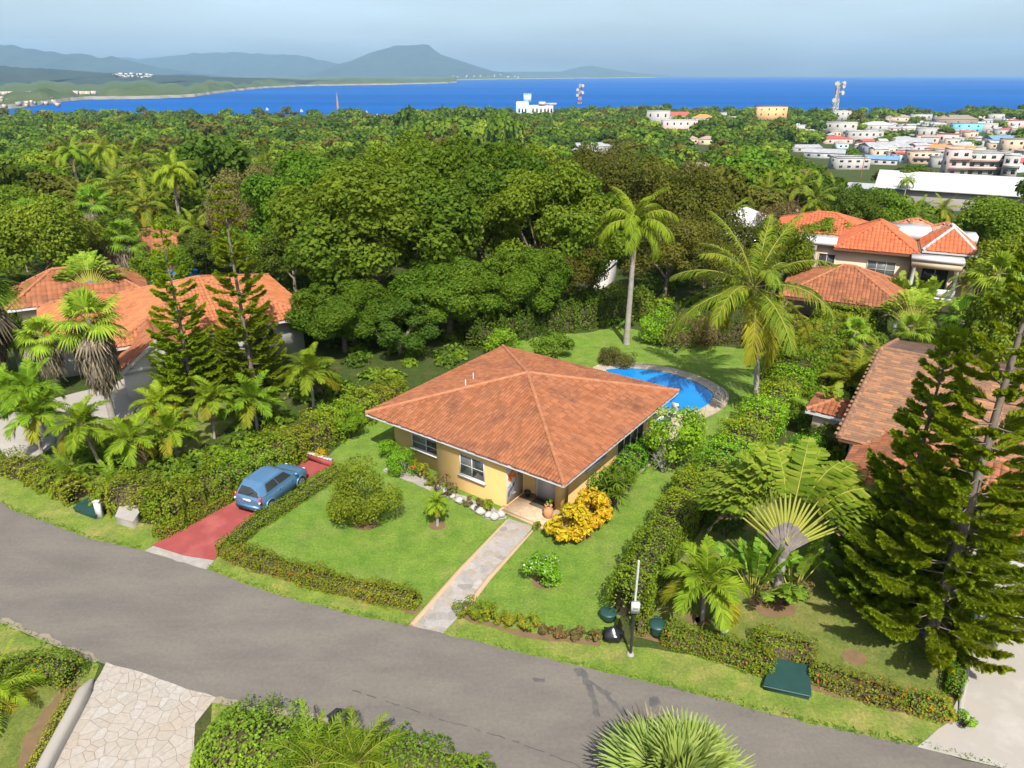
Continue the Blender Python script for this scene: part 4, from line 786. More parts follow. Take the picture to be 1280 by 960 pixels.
# ------------------------------------------------------------------ generic buildings
def house_box(name, loc, rz, w, d, h, wall, label, cat='house', group=None, roof='flat', rmat='white', floors=1, nwin=3, parapet=.35, rh=1.6, tile=None, wmat='glass', over=.5, balcony=False, stripe=None, detail=True, sides=True):
    """a building whose front (-y) faces the camera side; origin at the middle of its footprint"""
    o = root(name, loc, label, cat, group, rz); b = MB()
    box(b, -w/2, w/2, -d/2, d/2, -3, h); part('wall', b, [M[wall] if isinstance(wall, str) else wall], o)
    r = MB(); fh = h/floors
    if roof == 'flat':
        for (x0, x1, y0, y1) in ((-w/2-.05, w/2+.05, -d/2-.05, -d/2+.2), (-w/2-.05, w/2+.05, d/2-.2, d/2+.05), (-w/2-.05, -w/2+.2, -d/2+.2, d/2-.2), (w/2-.2, w/2+.05, -d/2+.2, d/2-.2)): box(r, x0, x1, y0, y1, h+.003, h+parapet)
        box(r, -w/2+.2, w/2-.2, -d/2+.2, d/2-.2, h+.002, h+.06); part('roof', r, [M[rmat]], o)
    elif roof == 'hip' and tile: hip_roof('roof', o, -w/2-over, w/2+over, -d/2-over, d/2+over, h, h+rh, tile, .5, .8, seg=2, seed=int(w*10), thick=.2)
    elif roof == 'hip':
        a = [A3(x*(w/2+over), y*(d/2+over), h+.01) for x, y in ((-1, -1), (1, -1), (1, 1), (-1, 1))]; k = min(w, d)/2; R1, R2 = (A3(-w/2+k, 0, h+rh), A3(w/2-k, 0, h+rh)) if w >= d else (A3(0, -d/2+k, h+rh), A3(0, d/2-k, h+rh))
        for f in ([[a[0], a[1], R2, R1], [a[1], a[2], R2], [a[2], a[3], R1, R2], [a[3], a[0], R1]] if w >= d else [[a[0], a[1], R1], [a[1], a[2], R2, R1], [a[2], a[3], R2], [a[3], a[0], R1, R2]]): r.add(f, [list(range(len(f)))])
        r.add(a, [(3, 2, 1, 0)]); part('roof', r, [M[rmat]], o)
    else:   # gable / shed along x
        a = [A3(x*(w/2+over), y*(d/2+over), h+.02) for x, y in ((-1, -1), (1, -1), (1, 1), (-1, 1))]; k = 0 if roof == 'gable' else d/2+over; R1, R2 = A3(-w/2-over, k, h+rh), A3(w/2+over, k, h+rh)
        slab(r, [a[0], a[1], R2, R1], .12, 0, 0)
        if roof == 'gable': slab(r, [a[2], a[3], R1, R2], .12, 0, 0)
        r.add([a[0]+A3(over, 0, 0), R1+A3(over, 0, -.05), a[3]+A3(over, 0, 0)], [(0, 1, 2)]); r.add([a[1]-A3(over, 0, 0), R2-A3(over, 0, .05), a[2]-A3(over, 0, 0)], [(0, 1, 2)])
        part('roof', r, [M[rmat]], o)
    if detail:
        for f in range(floors):
            for k in range(nwin):
                ww = min(1.5, w/nwin*.5); x = -w/2 + w*(k+.5)/nwin - ww/2; g = MB(); z = f*fh + fh*.34; box(g, x, x+ww, -d/2-.06, -d/2+.02, z, z+fh*.38); part('window', g, [M[wmat]], o)
            if sides and d > 5:
                for sx in (-1, 1):
                    g = MB(); z = f*fh + fh*.34; x0, x1 = sorted((sx*w/2-.02*sx, sx*(w/2+.06))); box(g, x0, x1, -.7, .7, z, z+fh*.38); part('window', g, [M[wmat]], o)
            if balcony and f: g = MB(); box(g, -w/2-.1, w/2+.1, -d/2-1.0, -d/2-.003, f*fh-.12, f*fh+.02); box(g, -w/2-.1, w/2+.1, -d/2-1.0, -d/2-.9, f*fh+.022, f*fh+.85); part('balcony', g, [M[stripe or 'white']], o)
    return o

# left neighbour: large terracotta roof with a white gabled entrance
A_ = G(141, 436, 3.0); B_ = G(393, 394, 3.0); r_ = unit((B_-A_)*A3(1, 1, 0)); rz_ = math.atan2(r_[1], r_[0]); n_ = A3(-r_[1], r_[0], 0); W_ = float(np.linalg.norm(B_[:2]-A_[:2]))
lh = root('villa', (A_[0], A_[1], 0), 'white walled villa with an orange barrel tile roof behind the two tall pines', 'house', None, rz_)
b = MB(); box(b, .8, W_-.8, .8, 13, -.1, 2.98); box(b, -3.5, .797, 4.5, 13, -.1, 2.7); part('wall', b, [M['white']], lh)
hip_roof('roof', lh, 0, W_, 0, 13.8, 3.0, 5.35, 'tile_left', .29, .42, seed=7, fascia='white', cap='mortar')
hip_roof('roof', lh, -4.3, 3.0, 3.6, 14.2, 2.75, 4.3, 'tile_left', .29, .42, seed=8, fascia='white')
# entrance gable projecting to the street
gx = float((G(192, 420, 3.7)-A_) @ r_); gb_ = MB(); tb = MB(); rngt = np.random.default_rng(5)
P0, P1, PR = A3(gx-2.4, -2.6, 2.2), A3(gx+2.4, -2.6, 2.2), A3(gx, -2.6, 4.0)
for s_, q in ((1, P0), (-1, P1)):
    qq = q + A3(0, 4.6, 0); rr_ = PR + A3(0, 4.6, 0); pl = [qq, q, PR, rr_] if s_ > 0 else [q, qq, rr_, PR]; tiles(tb, rngt, pl, .29, .42); tb.add([p-A3(0, 0, .01) for p in pl], [(0, 1, 2, 3)])
g_ = part('gable_roof', tb, [M['tile']], lh); b = MB()
for q in (P0, P1): slab(b, [q + A3(0, -.06, .02), PR + A3(0, -.06, .02), PR + A3(0, .18, .02), q + A3(0, .18, .02)], .28, 0, 0)
part('bargeboard', b, [M['white']], g_); b = MB(); b.add([P0+A3(.3, .14, .05), P1+A3(-.3, .14, .05), PR+A3(0, .14, -.2)], [(0, 1, 2)]); part('gable_panel', b, [M['white']], g_)
b = MB(); box(b, gx-2.3, gx+.6, -2.5, .797, -.1, 2.3); box(b, gx+1.7, gx+2.2, -2.5, -2.0, -.1, 2.3); part('porch_wall', b, [M['white']], lh)
b = MB(); box(b, gx-2.5, gx+2.5, -2.62, -2.505, 2.0, 2.25); part('porch_beam', b, [M['white']], lh)
win(lh, 'window', (9, .8, 1.0), (1, 0, 0), 1.8, 1.2, (0, -1, 0))
def hiphouse(name, px, py, z, rz, w, d, label, tile='tile', wall='beige', rh=1.8, h=2.8, group=None, tw=.4, tl=.6):
    p = G(px, py, z+h+rh*.5) if False else V(px, py, G(px, py, h)[1]); loc = (p[0], p[1], z); o = root(name, loc, label, 'house', group, rz); b = MB(); box(b, -w/2+.7, w/2-.7, -d/2+.7, d/2-.7, -2, h-.02); part('wall', b, [M[wall]], o)
    hip_roof('roof', o, -w/2, w/2, -d/2, d/2, h, h+rh, tile, tw, tl, seed=int(px), seg=3, thick=.15); win(o, 'window', (-1.2, -d/2+.7, 1), (1, 0, 0), 2.4, 1.2, (0, -1, 0)); return o
hiphouse('house', 96, 348, -1.2, .5, 11, 7.5, 'low orange roofed house hidden behind the tall fan palms', rh=2.2)
hiphouse('house', 186, 301, -1, .45, 10, 8, 'small orange roofed house with brown walls below the leaning royal palm', wall='woodbr', rh=2.2)

# right neighbour: mottled gable roof and front wing with orange tiles
RA = G(1102, 436, 5.0); rzr = math.atan2(-e1[1], -e1[0]); ax_ = -e1
rh_ = root('house', (RA[0], RA[1], 0), 'white walled house with a mottled brown tile roof behind the big pine', 'house', None, rzr)   # x along the ridge, -y towards the street
b = MB(); tb = MB(); rngt = np.random.default_rng(9)
P = [A3(0, -9.2, 3.0), A3(15, -9.2, 3.0), A3(15, 0, 5.0), A3(0, 0, 5.0)]; tiles(tb, rngt, P, .50, .22, 'flat'); Q = [A3(15, 8, 3.2), A3(0, 8, 3.2), A3(0, 0, 5.0), A3(15, 0, 5.0)]; tiles(tb, rngt, Q, .50, .22, 'flat')
ro = part('roof', tb, [M['tile_mix']], rh_); b = MB(); slab(b, [p-A3(0, 0, .0) for p in P], .16, 0, 1); slab(b, Q, .16, 0, 1); part('underlay', b, [M['tile_base'], M['woodbr']], ro); b = MB(); hipcap(b, (0, 0, 5.0), (15, 0, 5.0), .13)
for q_ in ((0, -9.2, 3.0), (0, 8, 3.2), (15, -9.2, 3.0), (15, 8, 3.2)): hipcap(b, q_, (q_[0], 0, 5.0), .13, lift=.05)
part('ridge_caps', b, [M['tile_mix']], ro)
b = MB(); tube(b, [(2.9, -4.6, 3.6), (2.9, -4.6, 4.75)], .06, 6); part('vent_pipe', b, [M['white']], ro)
b = MB(); prism(b, [(.5, -8.6), (14.5, -8.6), (14.5, 7.4), (.5, 7.4)], -.1, 2.95); b.add([(.5, -8.6, 2.95), (.5, 7.4, 2.95), (.5, 0, 4.85)], [(0, 1, 2)]); part('wall', b, [M['white']], rh_)
hip_roof('roof', rh_, .8, 12.5, -13.6, -6.6, 2.75, 4.3, 'tile', .30, .42, seed=12, fascia='woodbr')
b = MB(); box(b, 1.6, 8.6, -12.9, -8.603, -.1, 2.7); part('wall', b, [M['white']], rh_); b = MB(); box(b, 8.9, 12.2, -12.6, -8.603, -.1, 2.7); part('garage_wall', b, [M['beige']], rh_)
b = MB(); 
for k in range(14): box(b, 9.0+k*.225, 9.215+k*.225, -12.68, -12.603, 0, 2.3)
part('garage_door', b, [M['woodbr']], rh_); win(rh_, 'window', (3.0, -12.9, 1.0), (1, 0, 0), 1.6, 1.1, (0, -1, 0))
b = MB(); box(b, 1.2, 4.4, -14.9, -12.903, 1.15, 1.25); box(b, 1.3, 1.4, -14.8, -14.7, 0, 1.15); box(b, 4.2, 4.3, -14.8, -14.7, 0, 1.15); part('canopy', b, [M['fascia']], rh_)
p = G(1046, 508, 2.2); o = root('shed', (p[0], p[1], 0), 'small shed with an orange tile roof beside the mottled roof', 'shed', None, rzr); b = MB(); box(b, -1.0, 1.0, -1.0, 1.0, -.1, 2.1); part('wall', b, [M['beige']], o); hip_roof('roof', o, -1.4, 1.4, -1.3, 1.3, 2.1, 2.6, 'tile', .28, .4, seed=13)

# two storey villa at the upper right
O_ = G(1042, 309, 5.0); b3 = A3(.90, -.436, 0); rz3 = math.atan2(b3[1], b3[0])
v3 = root('villa', (O_[0], O_[1], -.5), 'two storey beige villa with bright orange roofs and white parapets', 'villa', None, rz3)
b = MB(); box(b, -3.2, 6.6, .7, 11, -3, 5.4); box(b, 7.2, 11.3, .5, 9, -3, 5.7); box(b, 6.603, 7.197, 1.5, 9, -3, 5.6); part('wall', b, [M['beige']], v3)
hip_roof('roof', v3, 0, 7.2, 0, 8.4, 5.45, 7.5, 'tile_bright', .33, .45, seed=21, fascia='woodbr', cap='tile_bright'); hip_roof('roof', v3, -6.2, 3.2, 5.2, 13, 5.6, 7.1, 'tile_bright', .33, .45, seed=22, fascia='white', cap='tile_bright'); hip_roof('roof', v3, 7.3, 11.7, .2, 6.2, 5.9, 7.7, 'tile_bright', .33, .45, seed=23, fascia='white', cap='white')
for q_ in ((-4.6, .2, .2, 3.0, 5.55, 5.95), (6.5, 10.6, -1.6, .1, 5.3, 5.62), (10.9, 12.0, 5.5, 8, 5.8, 6.5), (4.6, 8.2, 5.5, 9.4, 5.7, 6.6)): b = MB(); box(b, *q_); part('parapet', b, [M['white']], v3)
b = MB(); box(b, 6.7, 10.4, -1.5, .497, 2.0, 2.2); box(b, 6.7, 10.4, -1.5, -1.4, 2.202, 2.95); part('balcony', b, [M['white']], v3)
b = MB(); box(b, 6.6, 10.5, -1.5, .097, 4.7, 5.297); part('cornice', b, [M['beige']], v3)
for x in (6.85, 10.2): b = MB(); lathe(b, [(.2, 2.95), (.17, 3.1), (.15, 4.6), (.22, 4.7)], 10, c=(x, -1.35, 0)); part('column', b, [M['white']], v3)
for x in (-3.0, -1.6): b = MB(); lathe(b, [(.2, 1.6), (.17, 2), (.16, 5.4), (.22, 5.5)], 10, c=(x, .1, 0)); part('column', b, [M['white']], v3)
win(v3, 'window', (3.1, .7, 2.9), (1, 0, 0), 2.4, 1.6, (0, -1, 0), .08, 3, 'white', 'glassl', 2, 'white arched window of three lights'); win(v3, 'window', (-1.2, .7, 2.7), (1, 0, 0), 1.5, 2.0, (0, -1, 0), .08, 2); win(v3, 'sliding_door', (7.6, .5, 2.3), (1, 0, 0), 2.2, 2.2, (0, -1, 0), .06, 2, 'white', 'glass', sill=False)
b = MB(); slab(b, [A3(11.3, 1, 2.6), A3(14.5, 1, 2.3), A3(14.5, 5, 2.3), A3(11.3, 5, 2.6)], .15, 0, 0); part('lean_to_roof', b, [M['tile_old']], v3)
p = G(1052, 352, 3.2); o = root('pavilion', (p[0], p[1], -.3), 'low open pavilion with a wide orange hip roof below the two storey villa', 'pavilion', None, rz3)
hip_roof('roof', o, -4.6, 5.2, -4.4, 4.6, 2.8, 4.9, 'tile', .30, .42, seed=25, fascia='woodbr')
for x in (-4, 4.6):
    for y in (-4, 4): b = MB(); box(b, x-.14, x+.14, y-.14, y+.14, -.3, 2.6); part('post', b, [M['white']], o)
b = MB(); box(b, -4, 4, -.5, 4, -.3, 2.6); part('wall', b, [M['beige']], o)
def bg_roof(px, py, w, d, label, tile='tile_old', rz=0.3, h=3.2):
    p = T(px, py, 4.5); house_box('house', p, rz, w, d, h, 'beige', label, roof='hip', tile=tile, rh=1.8)
bg_roof(1142, 280, 7, 6, 'weathered orange roof among palms left of the big white roof'); bg_roof(1182, 285, 6, 6, 'smaller weathered orange roof right behind the villa tower'); bg_roof(945, 243, 5, 4, 'orange roof peeping out behind two coconut palms'); bg_roof(985, 250, 4, 4, 'low orange roof between two coconut palm crowns', rz=.8)
for (px, py, w, d, h, lb, rf) in ((137, 222, 15, 9, 4.0, 'white flat roofed modern house in the trees on the left', 'flat'), (352, 190, 8, 7, 3.5, 'small pale house with a stepped hip roof among the trees', 'hip'), (728, 352, 6, 5, 1.7, 'pale low house half hidden behind the royal palm trunk', 'flat'), (925, 322, 6, 6, 4.5, 'white gable wall left of the orange villa behind the coconut palm', 'hip')):
    p = T(px, py); house_box('house', p, .35 if px < 400 else -.4, w, d, h, 'white', lb, roof=rf, rmat='white', nwin=2, rh=1.8)
p = T(277, 250); o = house_box('hut', p, .4, 6, 6, 2.4, 'woodbr', 'brown thatched hut among grey trees on the left', 'hut', roof='hip', rmat='thatch', rh=3.2, nwin=1)

# ------------------------------------------------------------------ car
def car_paint(name, c):
    m, t, bs, L = _nodes(name); bs.inputs['Base Color'].default_value = rgba(c); bs.inputs['Roughness'].default_value = .32; bs.inputs['Metallic'].default_value = .35; bs.inputs['Coat Weight'].default_value = .6; bs.inputs['Coat Roughness'].default_value = .08
    cc = mixc(t, L, ramp(t, noise(t, L, 2.5, 5, .7), [(.4, (0, 0, 0)), (.8, (.35,)*3)], L), c, (.16, .20, .24)); L(cc, bs.inputs['Base Color']); return m
M['carblue'] = car_paint('car_blue', (.075, .18, .32)); M['rubber'] = mat('rubber', (.02, .02, .02), (.03, .03, .03), 6, .8, .2); M['rim'] = mat('rim_silver', (.45, .46, .48), None, 6, .35, .5, .6)
M['lampred'] = mat('tail_lamp_red', (.45, .015, .02), (.35, .01, .015), 9, .15, .5); M['lampclear'] = mat('lamp_clear', (.6, .6, .6), None, 9, .1, .5); M['plate'] = mat('number_plate', (.6, .6, .58), None, 9, .5)
c0, c1 = G(287, 650), G(398, 583); hd = unit(G(376, 577.5)-G(228, 687)); rzc = math.atan2(hd[1], hd[0])
cpos = G(343, 619); car = root('hatchback_car', (cpos[0], cpos[1], .03), 'small blue five door hatchback parked nose in on the red driveway', 'car', None, rzc, 1.08)
# cross sections of the lower body, x to the front; (x, half width, z bottom, z belt)
b = MB(); ST = [(-1.74, .60, .42, .80), (-1.70, .70, .30, .86), (-1.55, .765, .24, .92), (-1.2, .79, .22, .94), (-.5, .795, .20, .93), (.3, .795, .20, .91), (.95, .785, .20, .87), (1.3, .765, .22, .82), (1.58, .72, .24, .74), (1.74, .65, .28, .66), (1.81, .53, .36, .56)]
rows = []
for x, w, zb, zt in ST: hgt = zt-zb; rows.append([(x, s_*w*f, zb+hgt*g) for s_, f, g in ((-1, .86, 0), (-1, .97, .18), (-1, 1.0, .5), (-1, .985, .78), (-1, .90, .97), (-1, .45, 1.03), (1, .45, 1.03), (1, .90, .97), (1, .985, .78), (1, 1, .5), (1, .97, .18), (1, .86, 0))])
nR = 12; vv = [p for r in rows for p in r]; ff = [(i*nR+k, i*nR+(k+1) % nR, (i+1)*nR+(k+1) % nR, (i+1)*nR+k) for i in range(len(rows)-1) for k in range(nR)]
b.add(vv, ff); b.add(rows[0], [list(range(nR))[::-1]]); b.add(rows[-1], [list(range(nR))])
# greenhouse
GB = [(-1.66, .70, .86), (-1.3, .757, .925), (-.35, .747, .908), (.55, .739, .892), (1.02, .70, .87)]; GT = [(-1.42, .49, 1.33), (-1.15, .545, 1.402), (-.35, .543, 1.401), (.0, .541, 1.40), (.22, .51, 1.36)]
for k in range(4):
    for s_ in (-1, 1):
        q = [A3(GB[k][0], s_*GB[k][1], GB[k][2]), A3(GB[k+1][0], s_*GB[k+1][1], GB[k+1][2]), A3(GT[k+1][0], s_*GT[k+1][1], GT[k+1][2]), A3(GT[k][0], s_*GT[k][1], GT[k][2])]; b.add(q, [(0, 1, 2, 3) if s_ < 0 else (3, 2, 1, 0)])
    for a_, e_ in ((-1, -.5), (-.5, .5), (.5, 1)):
        f_ = lambda s_: .0 if abs(s_) == 1 else .035
        b.add([A3(GT[k][0], a_*GT[k][1], GT[k][2]+f_(a_)), A3(GT[k+1][0], a_*GT[k+1][1], GT[k+1][2]+f_(a_)), A3(GT[k+1][0], e_*GT[k+1][1], GT[k+1][2]+f_(e_)), A3(GT[k][0], e_*GT[k][1], GT[k][2]+f_(e_))], [(0, 1, 2, 3)])
for k in (0, 4): b.add([A3(GB[k][0], -GB[k][1], GB[k][2]), A3(GB[k][0], GB[k][1], GB[k][2]), A3(GT[k][0], GT[k][1], GT[k][2]), A3(GT[k][0], .5*GT[k][1], GT[k][2]+.035), A3(GT[k][0], -.5*GT[k][1], GT[k][2]+.035), A3(GT[k][0], -GT[k][1], GT[k][2])], [list(range(6)) if k else list(range(6))[::-1]])
body = part('body', b, [M['carblue']], car, True); md = body.modifiers.new('bevel', 'EDGE_SPLIT'); md.split_angle = math.radians(34)
def onquad(q, pts, off):
    q = [A3(*p) for p in q]; n_ = unit(np.cross(q[1]-q[0], q[3]-q[0])); out = []
    for u, v in pts: out.append(q[0]*(1-u)*(1-v)+q[1]*u*(1-v)+q[2]*u*v+q[3]*(1-u)*v + n_*off)
    return out
def pane(name, q, pts, m_, off=.008, parent=car, label=None):
    if m_ == 'glass':
        nm_ = name != 'side_window'
        cxy = np.mean(pts, axis=0); big = [tuple(cxy + (np.array(p_)-cxy)*(1.06 if nm_ else 1.035)) for p_ in pts]; P = onquad(q, big, off-.005); P2 = onquad(q, big, -.02); b = MB(); n = len(P); b.add(P, [list(range(n))])
        for i in range(n): quad(b, P[i], P2[i], P2[(i+1) % n], P[(i+1) % n])
        part('window_trim', b, [M['black']], parent)
    P = onquad(q, pts, off); P2 = onquad(q, pts, -.02); b = MB(); n = len(P); b.add(P, [list(range(n))])
    for i in range(n): quad(b, P[i], P2[i], P2[(i+1) % n], P[(i+1) % n])
    return part(name, b, [M[m_]], parent, label=label)
RW = [(-1.66, .70, .86), (-1.66, -.70, .86), (-1.42, -.49, 1.33), (-1.42, .49, 1.33)]; pane('rear_window', RW, [(.08, .12), (.92, .12), (.9, .86), (.1, .86)], 'glass')
FWq = [(1.02, -.70, .87), (1.02, .70, .87), (.22, .51, 1.36), (.22, -.51, 1.36)]; pane('windscreen', FWq, [(.05, .08), (.95, .08), (.93, .9), (.07, .9)], 'glass')
for s_ in (-1, 1):
    side = [(-1.3, s_*.757, .925), (.9, s_*.735, .885), (.12, s_*.541, 1.40), (-1.18, s_*.545, 1.402)]
    if s_ > 0: fl = lambda P: [(1-u, v) for u, v in P][::-1]; sd = [side[1], side[0], side[3], side[2]]
    else: fl = lambda P: P; sd = side
    for nm, pts in (('side_window', [(.05, .14), (.42, .14), (.465, .84), (.08, .84)]), ('side_window', [(.46, .14), (.86, .14), (.93, .80), (.50, .84)])):
        q = pts if s_ < 0 else [(1-u, v) for u, v in pts]
        if s_ > 0: q = q[::-1]; 
        w = pane(nm, sd, q, 'glass', .018)
    b = MB(); 
    for x in (-.33,): box(b, x-.006, x+.006, s_*.80-.004, s_*.80+.004, .34, .86)
    box(b, -.55, -.38, s_*.80-.008, s_*.80+.014, .735, .765); box(b, .35, .52, s_*.80-.008, s_*.80+.014, .715, .745); part('door_handle', b, [M['carblue']], car)
    b = MB(); lathe(b, [(0, -.08), (.06, -.06), (.09, 0), (.07, .06), (0, .08)], 8, c=(.72, s_*.86, .95)); part('mirror', b, [M['carblue']], car, True)
    tq = [(-1.715, s_*.70, .62), (-1.62, s_*.765, .62), (-1.60, s_*.74, 1.0), (-1.66, s_*.66, 1.0)]; b = MB(); P = [A3(*p) for p in tq]; o_ = A3(-.03, s_*.02, 0); b.add([p+o_ for p in P]+[p-o_ for p in P], [(0, 1, 2, 3), (7, 6, 5, 4), (0, 4, 5, 1), (1, 5, 6, 2), (2, 6, 7, 3), (3, 7, 4, 0)]); tl = part('tail_light', b, [M['lampred']], car)
    b = MB(); tube(b, [(-1.75, s_*.70, .72), (-1.70, s_*.70, .72)], .05, 8); part('reversing_lamp', b, [M['lampclear']], tl)
    b = MB(); lathe(b, [(0, 0), (.09, 0), (.11, .05), (.06, .09), (0, .1)], 10, c=(1.64, s_*.52, .62)); part('headlight', b, [M['lampclear']], car, True)
    for x in (-1.13, 1.08):
        b = MB(); tube(b, [(x, s_*.66, .28), (x, s_*.815, .28)], .285, 20); wl = part('wheel', b, [M['rubber']], car); b = MB(); tube(b, [(x, s_*.80, .28), (x, s_*.822, .28)], .185, 16)
        r_ = MB(); tube(r_, [(x, s_*.80, .28), (x, s_*.825, .28)], .19, 16)
        for k in range(6): a_ = k*1.0472; c_ = A3(x, s_*.826, .28); d1 = A3(math.cos(a_), 0, math.sin(a_)); d2 = A3(-math.sin(a_), 0, math.cos(a_)); r_.add([c_+d1*.05-d2*.02, c_+d1*.17-d2*.02, c_+d1*.17+d2*.02, c_+d1*.05+d2*.02], [(0, 1, 2, 3)], 1)
        part('rim', r_, [M['rim'], M['black']], wl)
b = MB(); tube(b, [(-1.665, .05, .95), (-1.60, -.28, 1.12)], .012, 5); part('wiper', b, [M['black']], car)
b = MB(); box(b, -1.80, -1.70, -.60, .60, .27, .335); part('bumper_trim', b, [M['black']], car)
for s_ in (-1, 1):
    for x in (-1.13, 1.08):
        b = MB(); q0 = [(x+.34*math.cos(t_), s_*.800, .28+.34*math.sin(t_)) for t_ in np.linspace(-.15, math.pi+.15, 14)]; tube(b, q0, .035, 6); part('wheel_arch', b, [M['carblue']], car)
    b = MB(); box(b, -.8, .78, s_*.79-.012, s_*.79+.012, .20, .28); part('sill', b, [M['black']], car)
b = MB(); tube(b, [(-1.1, .3, 1.42), (-1.2, .3, 1.60)], .008, 4); part('aerial', b, [M['black']], car)
b = MB(); box(b, -1.765, -1.735, -.22, .22, .68, .80); part('number_plate', b, [M['plate']], car); b = MB(); box(b, -1.79, -1.70, -.66, .66, .33, .50); part('rear_bumper', b, [M['carblue']], car)

# ------------------------------------------------------------------ street and garden furniture
p = G(788, 818); top = V(795.5, 701, p[1]); o = root('utility_pole', p, 'slim light grey pole with a black lower half at the road edge', 'pole'); hz_ = top[2]
b = MB(); tube(b, [(0, 0, 0), (0, 0, hz_*.52)], .055, 10); part('sleeve', b, [M['black']], o); b = MB(); tube(b, [(0, 0, hz_*.52+.002), (.01, 0, hz_)], .043, 10); part('pole', b, [M['alu']], o)
b = MB(); lathe(b, [(0, .09), (.12, .09), (.15, 0), (.16, -.05)], 10); part('footing', b, [M['conc']], o)
p2 = V(793, 756, p[1]); o = root('meter_box', (p[0], p[1]-.05, p2[2]-.22), 'grey meter box strapped to the slim pole', 'meter box'); b = MB(); box(b, -.15, .15, -.16, -.012, 0, .44); part('case', b, [M['alu']], o); b = MB(); box(b, -.09, .09, -.172, -.161, .2, .38); part('cover', b, [M['plate']], o)
for (px, py, lb) in ((760, 774, 'round dark green lidded bin on the lawn behind the black bag'), (821, 793, 'round dark green lidded bin standing in the gap of the hedge')):
    q = G(px, py); o = root('garbage_bin', q, lb, 'bin', 'green bins by the pole', 0, (1.05, 1.05, .6 if px < 800 else .8)); b = MB(); lathe(b, [(0, 0), (.24, 0), (.30, .35), (.31, .62)], 18); part('barrel', b, [M['dkgreen']], o, True)
    b = MB(); lathe(b, [(.33, .60), (.34, .64), (.30, .70), (.14, .75), (0, .76)], 18); l_ = part('lid', b, [M['dkgreen']], o, True); b = MB(); box(b, -.08, .08, .30, .40, .60, .70); part('handle', b, [M['dkgreen']], l_)
q = G(766, 800); o = root('trash_bag', q, 'tied black plastic bag lying beside the hedge row', 'trash bag'); rng = np.random.default_rng(4); b = MB(); nu, nv = 18, 11; vs_ = []
for j in range(nv):
    v = j/(nv-1)
    for i in range(nu):
        a_ = 6.283*i/nu; r_ = .36*math.sin(math.pi*min(1, .12+.86*v))**.6*(1+.14*math.sin(5*a_+3*v)+.1*rng.normal()); z = .58*v**.9 + .02*rng.normal(); r_ = .05 if j == nv-1 else r_; vs_.append((r_*math.cos(a_)*1.05, r_*math.sin(a_)*.9, max(0, z)+(.08 if j == nv-1 else 0)))
b.add(vs_, [(j*nu+i, j*nu+(i+1) % nu, (j+1)*nu+(i+1) % nu, (j+1)*nu+i) for j in range(nv-1) for i in range(nu)]); m_ = mat('black_plastic', (.012, .012, .014), None, 5, .28, .6); part('bag', b, [m_], o)
b = MB(); tube(b, [(0, 0, .6), (.03, .02, .72), (.1, .03, .76)], [.05, .03, .07], 7); part('knot', b, [m_], o)
def tank(name, px, label, z, m_='dkgreen'):
    P = [G(a, b_, .0) for a, b_ in px]; c_ = np.mean(P, axis=0); o = root(name, c_, label, 'utility box'); b = MB(); pr = [(p-c_)[:2]*.96 for p in P]; prism(b, pr, -.02, z-.12); part('case', b, [M[m_]], o)
    b = MB(); prism(b, [(p-c_)[:2]*1.0 for p in P], z-.118, z); li = part('lid', b, [M[m_]], o); b = MB(); e = [(p-c_)*1.0 for p in P]
    for i in range(len(e)): a_, d_ = A3(*e[i][:2], z-.05), A3(*e[(i+1) % len(e)][:2], z-.05); tube(b, [a_, d_], .03, 6)
    part('lid_rim', b, [M[m_]], li)
tank('utility_box', [(953, 863), (1012, 876), (1010, 838), (964, 829)], 'wide low dark green utility box set into the hedge by the road', .26)
tank('utility_box', [(93, 640), (120, 650), (131, 642), (123, 624), (110, 628)], 'low dark utility box by the white post on the left verge', .28)
q = G(126, 647); o = root('marker_post', q, 'short white post beside the low dark box on the left verge', 'post'); b = MB(); box(b, -.13, .13, -.10, .10, -.1, .92); part('shaft', b, [M['white']], o); b = MB(); box(b, -.15, .15, -.12, .12, .921, .98); part('cap', b, [M['white']], o)
P = [G(a, b_) for a, b_ in ((147, 655), (168, 661), (176, 650), (172, 641), (152, 643))]; c_ = np.mean(P, axis=0); o = root('concrete_block', c_, 'pale concrete block at the foot of the hedge left of the red driveway', 'block'); b = MB(); prism(b, [(p-c_)[:2] for p in P], -.05, .38); part('body', b, [M['concw']], o); b = MB(); prism(b, [(p-c_)[:2]*1.06 for p in P], .382, .45); part('top', b, [M['concw']], o)
# red kerb wall at the end of the driveway
P0, P1 = G(384, 574), G(416, 584); o = root('driveway_end_wall', P0, 'low red painted wall closing the far end of the red driveway', 'wall', None, math.atan2(P1[1]-P0[1], P1[0]-P0[0])); L0 = float(np.linalg.norm(P1-P0)); b = MB(); box(b, 0, L0, -.08, .1, -.02, .42); part('wall', b, [M['red']], o)
b = MB()
for k in range(9): box(b, L0*k/9+.02, L0*(k+1)/9-.02, -.1, .12, .422, .47+.02*(k % 3))
part('coping', b, [M['rock']], o)
# path kerbs
KERBS = []
for nm, pts, lb in (('path_kerb', ((634, 650), (575, 714), (515, 782)), 'peach kerb on the left edge of the stone path'), ('path_kerb', ((668, 661), (610, 725), (578, 768)), 'peach kerb on the right edge of the stone path')):
    KERBS.append((nm, pts, lb))
